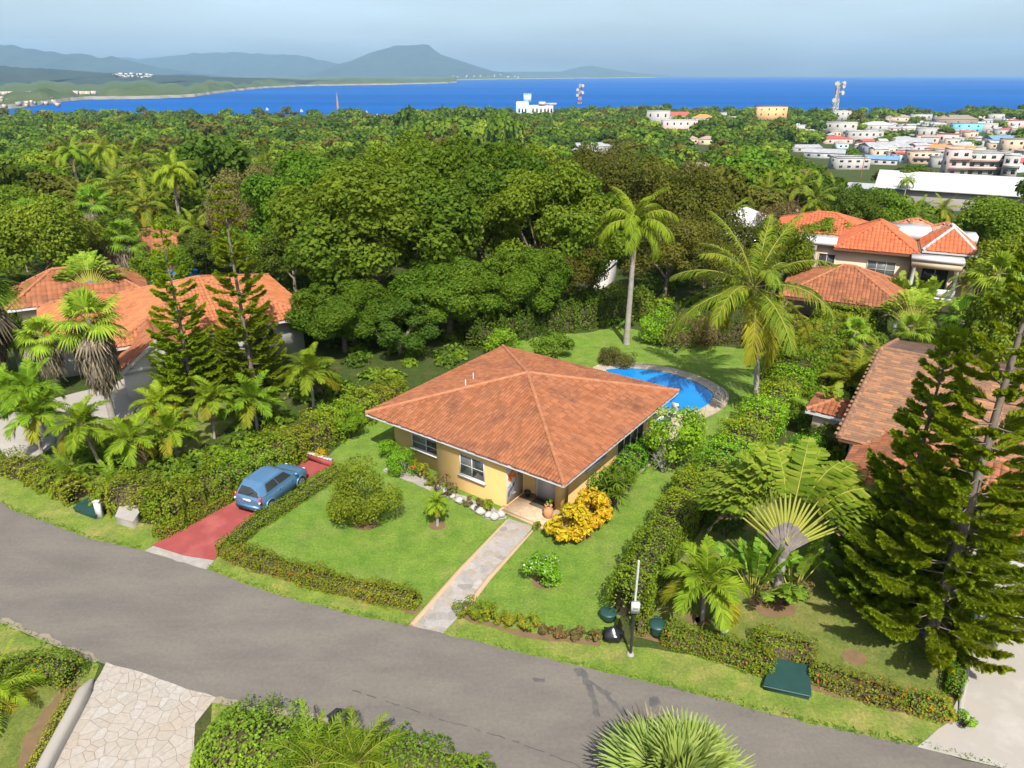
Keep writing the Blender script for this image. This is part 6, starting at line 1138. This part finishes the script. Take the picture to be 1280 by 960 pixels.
for k in range(9):
    a = rng.uniform(0, 6.28); e = rng.uniform(.9, 1.5); d = A3(math.cos(a)*math.cos(e), math.sin(a)*math.cos(e), math.sin(e)); p1 = d*rng.uniform(.9, 1.5); tube(b, [(0, 0, -.1), p1*.5+A3(.03, 0, 0), p1], [.04, .03, .018], 5, cap=False)
    for j in range(3): d2 = unit(d+rng.normal(0, .55, 3)); tube(b, [p1*(.6+.13*j), p1*(.6+.13*j)+d2*rng.uniform(.4, .9)], [.018, .006], 4, cap=False)
part('branches', b, [M['conc']], o)
plant('spiky', G(768, 632), 'clump of spiky light green rosettes along the right wall', 'dracaena', 'plant', s=1.25)
plant('spiky', G(785, 612), 'second spiky rosette clump nearer the patio doors', 'dracaena', 'plant', rz=2, s=.95)
plant('lollipop', G(547, 657), 'tiny pygmy palm in a round soil patch on the left lawn', 'pygmy_palm', 'palm', s=1.15)
for k, (a, b_, R, lf, lb) in enumerate(((525, 596, .5, 'hedge', 'thin reddish croton by the yellow front wall'), (553, 618, .62, 'grey', 'pale leafy shrub under the white framed window'), (585, 632, .28, 'grey', 'small grey succulent among the border rocks'), (598, 638, .3, 'grey', 'second small grey succulent among the border rocks'), (611, 640, .36, 'hedgey', 'small yellowish croton beside the porch corner'), (672, 662, .22, 'hedgey', 'tiny yellow green plant at the top of the right path kerb'), (535, 606, .35, 'hedge', 'sparse leafy plant left of the pale shrub'), (402, 575, .42, 'croton', 'small variegated shrub behind the red driveway wall'))):
    bush('shrub', G(a, b_), (R, R*.9, R*1.05), lb, 'shrub', lf, 420 if R > .3 else 260, .11, 9, 60+k, stems=4, flower=.08 if k == 0 else 0)
# right lawn
p = G(970, 742); plant('trav', p, "big fan shaped traveller's palm with yellow leaf stalks on the right lawn", 'travellers_palm', 'palm', s=1.05, rz=-.28)
plant('banana', p + A3(-.95, -.1, 0), 'young banana like shoots left of the fan palm trunk', 'palm_shoots', 'plant', s=1.1); plant('banana', p + A3(.75, .15, 0), 'young banana like shoots right of the fan palm trunk', 'palm_shoots', 'plant', rz=2, s=1.1)
for k, (dx, dy, lf, lb) in enumerate(((-.75, -.45, 'grey', 'silvery ground plant left at the foot of the fan palm'), (.15, -.6, 'deadleaf', 'rusty brown bromeliad clump at the foot of the fan palm'), (.95, -.2, 'grey', 'silvery ground plant right at the foot of the fan palm'))): bush('bed_plant', p + A3(dx, dy, 0), (.55, .45, .38), lb, 'plant', lf, 500, .13, 9, 80+k, leaf2='grey')
plant('small', G(878, 775), 'small green palm with a pale trunk right of the dividing hedge', 'palm_tree', 'palm', var=1, s=1.15, rz=1)
plant('pine0', G(1160, 800), 'tallest norfolk pine on the right, its trunk bare between whorls', 'norfolk_pine', 'tree', 'norfolk pines'); plant('pine1', G(1104, 748), 'dense shorter norfolk pine left of the tallest one', 'norfolk_pine', 'tree', 'norfolk pines', rz=.5)
plant('pine2', G(318, 492), 'norfolk pine standing right before the orange villa roof', 'norfolk_pine', 'tree', 'norfolk pines', rz=.8); plant('pine3', G(243, 500), 'norfolk pine left of the white entrance gable', 'norfolk_pine', 'tree', 'norfolk pines', rz=.2)
bush('shrub', G(1202, 908), (.35, .35, .32), 'small leafy plant at the corner of the concrete driveway', 'shrub', 'bright', 420, .09, 8, 90)
plant('coco_big', G(943, 512), 'large coconut palm with yellowing lower fronds right of the pool', 'coconut_palm', 'palm', s=1.0, rz=.3); plant('royal', G(783, 430), 'royal palm with a smooth grey trunk behind the pool', 'royal_palm', 'palm', s=1.02)
# near bottom plants
plant('pygmy', G(395, 978), 'feathery palm at the bottom edge by the shrub bed', 'palm_tree', 'palm', s=1.3, rz=1); plant('pygmy', G(447, 975), 'second feathery palm at the bottom edge, yellower', 'palm_tree', 'palm', var=1, s=1.3)
plant('fan_low', G(842, 1014), 'large pale fan palm at the bottom edge of the road', 'fan_palm', 'palm', s=1.3, rz=.5)
plant('pygmy', G(-6, 885), 'bushy pygmy palm at the far left by the near lawn', 'pygmy_palm', 'palm', s=1.25)
q = G(426, 905); b = MB(); box(b, -.35, .35, -.22, .22, 0, .22); o = root('rubbish_sack', q, 'dark rubbish sack behind the feathery palm at the road edge', 'sack'); rng = np.random.default_rng(5); vs_ = [(.42*math.sin(math.pi*(j+.5)/7)*(1+.12*rng.normal())*math.cos(.5236*i), .34*math.sin(math.pi*(j+.5)/7)*(1+.12*rng.normal())*math.sin(.5236*i), .26-.28*math.cos(math.pi*(j+.5)/7)) for j in range(7) for i in range(12)]
b = MB(); b.add(vs_, [(j*12+i, j*12+(i+1) % 12, (j+1)*12+(i+1) % 12, (j+1)*12+i) for j in range(6) for i in range(12)]); part('sack', b, [M['black']], o); b = MB(); tube(b, [(.3, .05, .45), (.5, 0, .5)], .07, 7); part('knot', b, [M['terracotta']], o)
# left palms
LP = [('fan_big', 143, 531, 0, .98, .2, 'tall fan palm with a thick skirt of dead fronds before the white wall', 'fan_palm'), ('fan_big', -6, 492, 1, 1.55, 1, 'fan palm with a dead frond skirt cut by the left edge', 'fan_palm'), ('fan_big', 72, 488, 1, .82, 2, 'smaller brownish fan palm behind the tall skirted one', 'fan_palm'),
 ('small', 52, 566, 0, 1.15, .5, 'small palm beside the pale side driveway, leftmost of the row', 'palm_tree'), ('small', 58, 545, 2, 1.25, 2.2, 'taller small palm behind the leftmost one', 'palm_tree'), ('small', 126, 585, 2, 1.1, 1.2, 'slim leaning palm in front of the skirted fan palm', 'palm_tree'), ('small', 178, 590, 0, 1.0, 3.0, 'small palm with a dead frond right of the slim leaning one', 'palm_tree'),
 ('small', 222, 572, 1, 1.05, .3, 'small palm by the tall hedge below the left pine', 'palm_tree'), ('small', 206, 545, 0, 1.0, 1.9, 'small palm right of the white entrance', 'palm_tree'), ('small', 268, 548, 2, 1.0, 4.0, 'small bushy palm behind the tall hedge under the pines', 'palm_tree'), ('small', 322, 536, 1, 1.2, 2.6, 'small palm behind the tall hedge right of the pines', 'palm_tree'), ('small', 392, 508, 0, 1.25, 5.0, 'taller small palm where the tall hedge meets the big trees', 'palm_tree'),
 ('pygmy', 86, 606, 0, 1.15, 0, 'pygmy palm with orange dead fronds in the left hedge', 'pygmy_palm'), ('pygmy', 146, 622, 1, 1.1, 2, 'second pygmy palm in the left hedge above the white post', 'pygmy_palm'), ('small', 20, 520, 1, 1.1, 1.4, 'small palm near the left edge above the side driveway', 'palm_tree'), ('fan_small', 30, 470, 0, 1.0, 0, 'low fan palm near the left edge', 'fan_palm'), ('fan_small', 170, 345, 0, 1.2, 0, 'silvery fan palm behind the left pine', 'fan_palm')]
for kd, a, b_, v, s_, r, lb, nm in LP: plant(kd, G(a, b_), lb, nm, 'palm', None, v, r, s_)
plant('trav', V(110, 345, 62)*A3(1, 1, 0), "traveller's palm rising behind the tall skirted fan palm", 'travellers_palm', 'palm', None, 1, .3, .85)
p = V(232, 303, 92)
for kd, px, py, Y, v, s_, lb, nm in (('royal', 214, 215, 92, 0, 1.1, 'leaning royal palm with a pale trunk above the small orange roof', 'royal_palm'), ('coco', 100, 250, 88, 0, 1.05, 'coconut palm left of the leaning royal palm', 'coconut_palm'), ('coco', 146, 228, 110, 1, 1.1, 'coconut palm before the white flat roofed house', 'coconut_palm'), ('coco', 182, 258, 84, 0, .9, 'coconut palm with drooping yellow fronds beside the leaning royal palm', 'coconut_palm'), ('coco', 262, 262, 95, 1, .9, 'coconut palm right of the leaning royal palm', 'coconut_palm'), ('royal', 88, 190, 140, 0, .95, 'slim palm rising left of the white flat roofed house', 'royal_palm'), ('royal', 130, 188, 150, 0, .9, 'slim pale trunked palm right before the white flat roofed house', 'royal_palm'),
  ('fan_big', 12, 222, 100, 1, 1.0, 'pale fan palm among dark trees at the left edge', 'fan_palm'), ('fan_small', 30, 250, 88, 0, 1.6, 'low silvery fan palm near the left edge', 'fan_palm'), ('coco', 962, 240, 105, 0, 1.0, 'coconut palm behind and above the big one by the pool', 'coconut_palm'), ('coco', 1022, 250, 96, 1, 1.0, 'coconut palm above the orange roofs of the beige villa', 'coconut_palm'), ('coco', 1175, 262, 98, 0, 1.0, 'coconut palm right behind the beige villa', 'coconut_palm'), ('coco', 1150, 268, 92, 1, .75, 'short coconut palm behind the white parapet', 'coconut_palm'), ('royal', 1132, 237, 150, 0, .8, 'dark palm left of the white warehouse roof', 'royal_palm'),
  ('fan_small', 1205, 395, 50, 0, 1.1, 'silvery fan palm right below the beige villa', 'fan_palm'), ('fan_small', 1070, 408, 50, 0, .75, 'blue green fan palm under the pavilion eave', 'fan_palm'), ('areca', 1120, 402, 46, 0, 1.3, 'yellow green feathery palm above the mottled roof', 'palm_tree'), ('coco', 1250, 400, 44, 1, .8, 'coconut palm behind the tallest pine', 'coconut_palm'), ('royal', 885, 300, 78, 0, .8, 'slim palm in the olive trees left of the coconut crown', 'royal_palm')):
    q = V(px, py, Y); z0 = tz(q[0], Y); hgt = {'royal': 9.5, 'coco': 6.5, 'fan_big': 5.2, 'fan_small': 3.2, 'areca': 1.2}[kd]; s_ = max(.6, min(2.0, (q[2]-z0)/hgt)) if kd in ('royal', 'coco') else s_
    plant(kd, (q[0], Y, z0), lb, nm, 'palm', None, v, px*.7, s_)
plant('trav', G(1130, 432), "traveller's palm fan below the beige villa", 'travellers_palm', 'palm', None, 1, -.4, .72)
plant('banana', G(1120, 395), 'broad leaved banana clump in front of the beige villa', 'banana_plant', 'plant', s=1.5); plant('banana', G(1150, 400), 'second banana clump right in front of the beige villa', 'banana_plant', 'plant', s=1.6, rz=1)
plant('banana', G(1040, 545), 'dark banana clump by the corner of the mottled roof', 'banana_plant', 'plant', s=1.2)
for k, (a, b_, s_, lb) in enumerate(((992, 470, 1.0, 'yellow areca palm clump right of the coconut trunk'), (1020, 452, 1.15, 'yellow areca palm clump in the middle of the bushy row'), (1050, 430, 1.1, 'yellow areca palm clump near the mottled roof'), (1005, 440, 1.0, 'yellow areca palm clump at the back of the bushy row'))): plant('areca', G(a, b_), lb, 'areca_palm', 'palm', 'areca clumps right of the coconut palm', k, k*1.3, s_)

for k, (a, b_, r) in enumerate(((45, 392, 1.6), (75, 396, 1.4), (105, 392, 1.5), (132, 388, 1.4), (160, 372, 1.6), (22, 400, 1.5), (190, 322, 1.6), (215, 318, 1.3))): bush('shrub', G(a, b_), (r, r, r*.9), ['leafy shrub before the low orange roof behind the fan palms', 'leafy shrub before the small orange roof'][k > 5], 'shrub', ('mid', 'bright', 'dark')[k % 3], 1300, .2, 16, 160+k, 'shrubs before the left orange roofs')
# shrubs between the dividing hedge and the mottled roof, palms scattered over the slope
for k, (a, b_, r, lf, lb) in enumerate(((1012, 540, 1.1, 'mid', 'leafy shrub left of the mottled roof corner'), (1028, 560, 1.0, 'dark', 'dark shrub below the mottled roof corner'), (1020, 515, 1.0, 'mid', 'leafy shrub before the small orange shed'), (1058, 488, .8, 'croton', 'yellow flowering shrub behind the small orange shed'), (1005, 575, 1.0, 'bright', 'bright shrub behind the big fan shaped palm'), (1060, 650, .7, 'mid', 'low shrub by the white wall of the right house'), (1030, 640, .6, 'bright', 'small shrub right of the big fan shaped palm'), (905, 668, 1.0, 'dark', 'dark shrub beside the dividing hedge left of the fan palm'))): bush('shrub', G(a, b_), (r, r, r*.85), lb, 'shrub', lf, 1500, .13, 16, 120+k)
rng = np.random.default_rng(64)
for k, (px, py, Y, kd) in enumerate(((45, 262, 92, 'coco'), (68, 225, 118, 'coco'), (165, 205, 125, 'coco'), (245, 232, 110, 'royal'), (292, 205, 135, 'royal'), (20, 285, 80, 'coco'), (120, 275, 82, 'fan_big'), (150, 290, 74, 'fan_big'), (240, 285, 80, 'coco'), (330, 205, 140, 'coco'), (920, 262, 92, 'royal'), (905, 240, 110, 'coco'), (1000, 235, 115, 'coco'), (1045, 240, 118, 'coco'), (1080, 270, 88, 'coco'), (1225, 290, 80, 'coco'), (1260, 268, 95, 'royal'), (1215, 345, 60, 'coco'), (1240, 372, 50, 'fan_big'), (1145, 408, 46, 'fan_big'), (1085, 420, 44, 'areca'), (1165, 420, 42, 'areca'), (970, 405, 50, 'coco'), (1000, 410, 48, 'areca'))):
    q = V(px, py, Y); z0 = tz(q[0], Y); h_ = {'royal': 9.5, 'coco': 6.5, 'fan_big': 5.2, 'areca': 1.2}[kd]; s_ = max(.55, min(1.7, (q[2]-z0)/h_)) if kd != 'areca' else 1.3
    nm = {'royal': 'royal_palm', 'coco': 'coconut_palm', 'fan_big': 'fan_palm', 'areca': 'areca_palm'}[kd]; PALMS.append((px, py, nm)); plant(kd, (q[0], Y, z0), palm_label(px, py, nm), nm, 'palm', 'palms scattered over the slope', k, px*1.1, s_)

# ------------------------------------------------------------------ big trees round the house (crown centre in the photo, distance)
BIG = [('mango', 470, 290, 60, 1.62, 0, 'largest dark mango tree left behind the tile roof'), ('mango', 395, 252, 74, 1.3, 1, 'broad dark tree at the upper left of the mango grove'), ('mango', 600, 234, 72, 1.6, 2, 'tallest domed tree of the mango grove behind the roof'), ('mango', 688, 272, 63, 1.2, 1, 'leafy tree left of the royal palm crown'), ('mango', 560, 372, 55, .85, 0, 'lower dark tree right behind the tile roof'), ('mango', 428, 392, 52, .72, 2, 'lowest dark tree at the left end of the grove'), ('mango', 520, 222, 84, 1.35, 1, 'rounded tree top behind the largest mango tree'), ('mango', 655, 345, 57, .72, 2, 'small dark tree between roof and royal palm'), ('mango', 440, 400, 53, .62, 1, 'small dark tree beside the tall hedge end'), ('dark', 362, 312, 68, .8, 0, 'dark tree right of the tall left pines'), ('dark', 500, 415, 51, .7, 1, 'shaded dark tree touching the left roof edge'),
 ('grey', 310, 235, 86, 1.15, 0, 'grey half bare tree left of the mango grove'), ('grey', 298, 275, 78, .8, 0, 'small brownish tree by the thatched hut'), ('olive', 740, 225, 86, 1.25, 0, 'reddish olive tree above the royal palm crown'), ('olive', 800, 235, 82, 1.15, 1, 'olive brown tree right of the royal palm crown'), ('olive', 858, 245, 76, 1.15, 0, 'olive tree left of the coconut crown'), ('olive', 705, 340, 60, .75, 1, 'thin olive tree beside the royal palm trunk'), ('olive', 835, 318, 67, .95, 1, 'open olive tree right of the royal palm trunk'), ('olive', 885, 300, 72, .95, 0, 'open olive tree close behind the coconut crown'), ('mid', 662, 215, 92, 1.2, 0, 'bright green tree top between mango and olive trees'), ('olive', 905, 335, 62, .62, 1, 'low olive tree behind the coconut palm'), ('grey', 770, 205, 96, 1.1, 0, 'brownish grey tree top left of the tan roof'),
 ('mid', 1268, 335, 60, .9, 0, 'leafy tree at the right edge behind the pine'), ('mid', 1262, 285, 75, 1.2, 1, 'large leafy tree at the right edge above the pine'), ('light', 1248, 268, 95, .95, 0, 'spreading light tree right of the beige villa'), ('mid', 1100, 262, 92, 1.0, 1, 'round green tree behind the orange villa roof'), ('dark', 1060, 255, 104, 1.0, 0, 'dark tree behind the left part of the villa roof'), ('mid', 975, 300, 66, .75, 1, 'leafy tree between coconut crown and villa'), ('dark', 60, 300, 80, .95, 1, 'dark tree behind the left orange roof'), ('mid', 15, 265, 92, 1.1, 0, 'leafy tree at the left edge above the fan palms'), ('mid', 205, 330, 70, .7, 1, 'bushy tree beside the small orange roof'), ('dark', 255, 318, 76, .85, 0, 'dark bushy tree right of the leaning palm trunk'), ('light', 300, 300, 72, .6, 1, 'yellowish tree behind the second pine'), ('mid', 1275, 395, 42, .7, 1, 'leafy tree right behind the tallest pine')]
placed = []
for kd, px, py, Y, s_, v, lb in BIG:
    q = V(px, py, Y); z0 = tz(q[0], Y); czp = {'mango': 5.8, 'olive': 6.2, 'grey': 5.4, 'dark': 4.8, 'mid': 4.6, 'light': 5.0}[kd]
    rzp = {'mango': 4.6, 'olive': 4.4, 'grey': 3.8, 'dark': 3.8, 'mid': 3.4, 'light': 2.4}[kd]; top = V(px, py - 1.03*rzp*s_*FPX/(Y*1.06), Y)[2]
    sz = max(.45*s_, min(1.7*s_, (top-z0)/(czp + 1.12*rzp))); plant(kd, (q[0], Y, z0), lb, 'broadleaf_tree' if kd != 'mango' else 'mango_tree', 'tree', None, v, px*1.3, s_, sz); placed.append((q[0], Y, 4.5*s_))

# ------------------------------------------------------------------ the wooded slope: single trees near, woodland far
LM = [(215, 215, 'leaning royal palm'), (137, 210, 'white flat roofed house'), (352, 181, 'small pale house'), (277, 235, 'thatched hut'), (108, 340, 'left orange roof'), (186, 298, 'small orange roof'), (740, 183, 'wide grey roof'), (667, 135, 'blue white tower house'), (724, 125, 'red and white mast'), (846, 160, 'pink block by the sea'), (870, 178, 'tan hip roofed houses'), (962, 144, 'orange building'), (1041, 130, 'tall white mast'), (1190, 205, 'pink apartments'), (1204, 243, 'white warehouse roof'), (1085, 240, 'long pale grey shed'), (1090, 300, 'beige villa'), (945, 300, 'big coconut palm'), (785, 280, 'pool royal palm'), (600, 200, 'tallest mango tree'), (470, 230, 'largest mango tree'), (459, 143, 'white sailboat'), (40, 128, 'far left shore'), (925, 320, 'white gable wall'), (1192, 152, 'grey thatched hall'), (1043, 176, 'dark red roof'), (1245, 300, 'right edge pine top'), (1260, 200, 'town end'), (300, 150, 'bay'), (20, 220, 'left fan palms')]
LM2 = {n: (x, y) for x, y, n in LM}
pend = []
rng = np.random.default_rng(42)
def blocked(px, py, rpx, Y):
    for x0, x1, y0, y1, Yb, _ in RECTS + KEEP:
        if Y < Yb and px+rpx*.75 > x0 and px-rpx*.75 < x1 and py-rpx*.8 < y1-1 and py+rpx*.5 > y0: return True
    return False
KEEP = [(105, 178, 193, 222, 150, ''), (333, 372, 170, 190, 230, ''), (995, 1210, 270, 340, 64, ''), (168, 225, 280, 312, 78, ''), (268, 290, 222, 245, 110, ''), (712, 766, 175, 188, 240, ''), (1120, 1170, 270, 292, 85, ''), (640, 700, 118, 140, 420, ''), (85, 400, 122, 138, 900, ''), (920, 960, 238, 250, 100, ''), (1075, 1112, 230, 246, 180, ''), (908, 936, 305, 330, 66, ''), (960, 1000, 243, 255, 100, '')]
cand = []
Y = 66.0
while Y < 430:
    sp = 5.2 + Y*.017; X = -.80*Y
    while X < .80*Y: cand.append((X + rng.uniform(-.4, .4)*sp, Y + rng.uniform(-.4, .4)*sp)); X += sp
    Y += sp*.95
cnt = 0; wood = []
KN = {'fdark': ('dark', 'dark green'), 'fmid': ('mid', 'leafy green'), 'flight': ('light', 'light spreading'), 'folive': ('olive', 'olive brown'), 'fgrey': ('grey', 'thin greyish')}
for X, Y in cand:
    z0 = tz(X, Y); kd = ['fdark', 'fmid', 'flight', 'folive', 'fgrey'][rng.choice(5, p=(.31, .39, .12, .11, .07))]; s_ = rng.uniform(.75, 1.45)*(.85 if Y < 100 else 1.05)
    px, py, d = PX((X, Y, z0+4.5*s_)); rp = 4.6*s_*FPX/d
    town = px > 985 and 140 < py < 226
    if town and rng.random() < .45: continue
    if town: s_ *= .8; rp *= .8
    if any((X-a)**2+(Y-b)**2 < (r+2.5*s_)**2 for a, b, r in placed): continue
    if Y < 76 and (470 < px < 1010) or (Y < 72 and px > 1000) or blocked(px, py, rp, Y): continue
    if px < -60 or px > 1340: continue
    pend.append((kd, X, Y, z0, s_, px, py)); placed.append((X, Y, 1.6*s_)) if Y < 200 else None
pend.sort(key=lambda r: r[2])
NEAR = 290
def rel(px, py):
    n, (x, y) = min(LM2.items(), key=lambda kv: math.hypot((kv[1][0]-px), (kv[1][1]-py)*1.5)); dx, dy = px-x, y-py
    w = ('right' if dx > 0 else 'left') if abs(dx) > abs(dy)*1.2 else ('above' if dy > 0 else 'below')
    return n, w
groups = {}
for k, (kd, X, Y, z0, s_, px, py) in enumerate(pend[:NEAR]):
    n, w = rel(px, py); sz = 'small' if s_ < .85 else ('large' if s_ > 1.1 else 'medium')
    ph = {'right': 'right of the', 'left': 'left of the', 'above': 'above the', 'below': 'below the'}[w]
    groups.setdefault((f'{sz} {KN[kd][1]} tree', f'{ph} {n}'), []).append(k)
ORD = ['leftmost', 'second from left', 'third from left', 'fourth from left', 'fifth from left', 'sixth from left', 'seventh from left', 'eighth from left', 'ninth from left', 'tenth from left']
labels = {}
for (a, b), ks in groups.items():
    ks.sort(key=lambda k: pend[k][5])
    for j, k in enumerate(ks): labels[k] = f'{a} {b}' if len(ks) == 1 else f'{a} {b}, {ORD[min(j, 9)]}'
for k, (kd, X, Y, z0, s_, px, py) in enumerate(pend[:NEAR]):
    kk = KN[kd][0] if Y < 92 and KN[kd][0] != 'mango' else kd
    plant(kk, (X, Y, z0), labels[k], 'broadleaf_tree', 'tree', 'trees of the wooded slope', int(k), rng.uniform(0, 6.28), s_, s_*rng.uniform(.85, 1.15))
# farther trees and the woods down to the sea read as one mass
far_by = {'xdark': MB(), 'xmid': MB(), 'xlight': MB(), 'xolive': MB()}; nfar = 0
def add_far(kd, X, Y, z0, s_, sz):
    Vv = PROTO[kd][0]; a = rng.uniform(0, 6.28); c, s2 = math.cos(a), math.sin(a); P = np.stack([(Vv[:, 0]*c - Vv[:, 1]*s2)*s_ + X, (Vv[:, 0]*s2 + Vv[:, 1]*c)*s_ + Y, Vv[:, 2]*sz + z0], 1); far_by[kd].add(P, np.arange(len(P)).reshape(-1, 4))
for kd, X, Y, z0, s_, px, py in pend[NEAR:]:
    add_far({'fdark': 'xdark', 'fmid': 'xmid', 'flight': 'xlight', 'folive': 'xolive', 'fgrey': 'xolive'}[kd], X, Y, z0, s_, s_*rng.uniform(.85, 1.15)); nfar += 1
Y = 436.0
while Y < 1130:
    sp = 9 + (Y-430)*.012; X = -.80*Y
    while X < .80*Y:
        x, y = X + rng.uniform(-.45, .45)*sp, Y + rng.uniform(-.45, .45)*sp; X += sp; z0 = tz(x, y); s_ = rng.uniform(.8, 1.35); px, py, d = PX((x, y, z0+4.5*s_))
        if px > 985 and rng.random() < .38: continue
        if px < 560 and y > 800 + 60*math.sin(x*.01) and (y > 1060 or rng.random() < .8): continue
        if blocked(px, py, 4*s_*FPX/d, y): continue
        h = s_*rng.uniform(.7, 1.75)*(1.5 if 500 < px < 640 and y < 700 else 1)
        add_far(['xdark', 'xmid', 'xlight', 'xolive'][rng.choice(4, p=(.36, .42, .10, .12))], x, y, z0, s_*rng.uniform(1.15, 1.8), h); nfar += 1
    Y += sp
for kd, b in far_by.items():
    o = link('woods', b.mesh('woods', [M[{'xdark': 'dark', 'xmid': 'mid', 'xlight': 'light', 'xolive': 'olive'}[kd]]])); tag(o, kind='stuff')
# undergrowth between the trees, grass tufts along the road edges
b = MB(); b2 = MB(); n_ = 0
CLEAR = [gp((150, 700), (0, 640), (-200, 560), (-200, 1100), (1500, 1100), (1500, 640), (1215, 640), (1040, 590), (960, 490), (968, 434), (830, 415), (735, 408), (640, 420), (470, 500), (380, 560), (240, 640)), gp((-200, 600), (0, 590), (90, 560), (215, 500), (205, 445), (100, 470), (-200, 560))]
def inhouse(x, y):
    for o, (x0, x1, y0, y1) in ((lh, (-8, W_+.5, -3, 15)), (rh_, (0, 15.5, -14, 8)), (v3, (-7, 14, -2, 12)), (house, (-.5, SB+.5, -.5, SA+.5))):
        c, s_ = math.cos(-o.rotation_euler.z), math.sin(-o.rotation_euler.z); dx, dy = x-o.location.x, y-o.location.y; u, v = dx*c-dy*s_, dx*s_+dy*c
        if x0 < u < x1 and y0 < v < y1: return True
    return False
tries = 0
while n_ < 1500 and tries < 12000:
    tries += 1; Y = 33 + 130*rng.random()**1.3; X = rng.uniform(-.82, .82)*Y
    if any(clip_in(c, X, Y) for c in CLEAR) or inhouse(X, Y): continue
    z0 = tz(X, Y); px, py, d = PX((X, Y, z0)); s_ = rng.uniform(.5, 1.25)*(1 if Y > 60 else .8)
    if blocked(px, py, s_*FPX/d, Y): continue
    R = A3(s_*1.3, s_*1.3, s_*.9); m_ = 110; dd = rand_dir(rng, m_); dd[:, 2] = np.abs(dd[:, 2]); P = dd*R*rng.uniform(.55, 1.05, (m_, 1)) + A3(X, Y, z0+.1)
    leafcloud(b if rng.random() < .6 else b2, P, dd + A3(0, 0, .3), .34, .6, rng, 0); n_ += 1
tag(link('undergrowth', b.mesh('undergrowth', [M['mid']])), kind='stuff'); tag(link('undergrowth', b2.mesh('undergrowth', [M['dark']])), kind='stuff')
b = MB(); rg = np.random.default_rng(9)
for line, n in ((UP[2:18], 900), (LO[3:14], 500)):
    P = np.array([G(*p) for p in line]); sl = np.concatenate([[0], np.cumsum(np.linalg.norm(np.diff(P, axis=0), axis=1))]); u = rg.uniform(0, sl[-1], n); q = np.stack([np.interp(u, sl, P[:, k]) for k in range(3)], 1); tt = np.stack([np.gradient(P[:, k]) for k in range(2)], 1)
    q[:, :2] += rg.normal(0, .03, (n, 2)) + (A3(.25, .97, 0) if line is not None and n == 900 else A3(-.25, -.97, 0))[:2]*np.abs(rg.normal(.03, .12, n))[:, None]
    ok = np.array([not (n == 900 and (177 < PX(p)[0] < 258 or 512 < PX(p)[0] < 556)) and not (n == 500 and 127 < PX(p)[0] < 268) for p in q]); q = q[ok]; m_ = len(q)
    for k in range(4):
        d = rg.normal(0, .05, (m_, 3)); d[:, 2] = rg.uniform(.03, .08, m_); w = rg.normal(0, .014, (m_, 3)); w[:, 2] = 0; o_ = rg.normal(0, .03, (m_, 3)); o_[:, 2] = 0
        b.add(np.stack([q+o_-w, q+o_+w, q+o_+d+w*.3, q+o_+d-w*.3], 1).reshape(-1, 3), np.arange(4*m_).reshape(m_, 4))
tag(link('grass', b.mesh('grass', [M['light']])), kind='stuff')
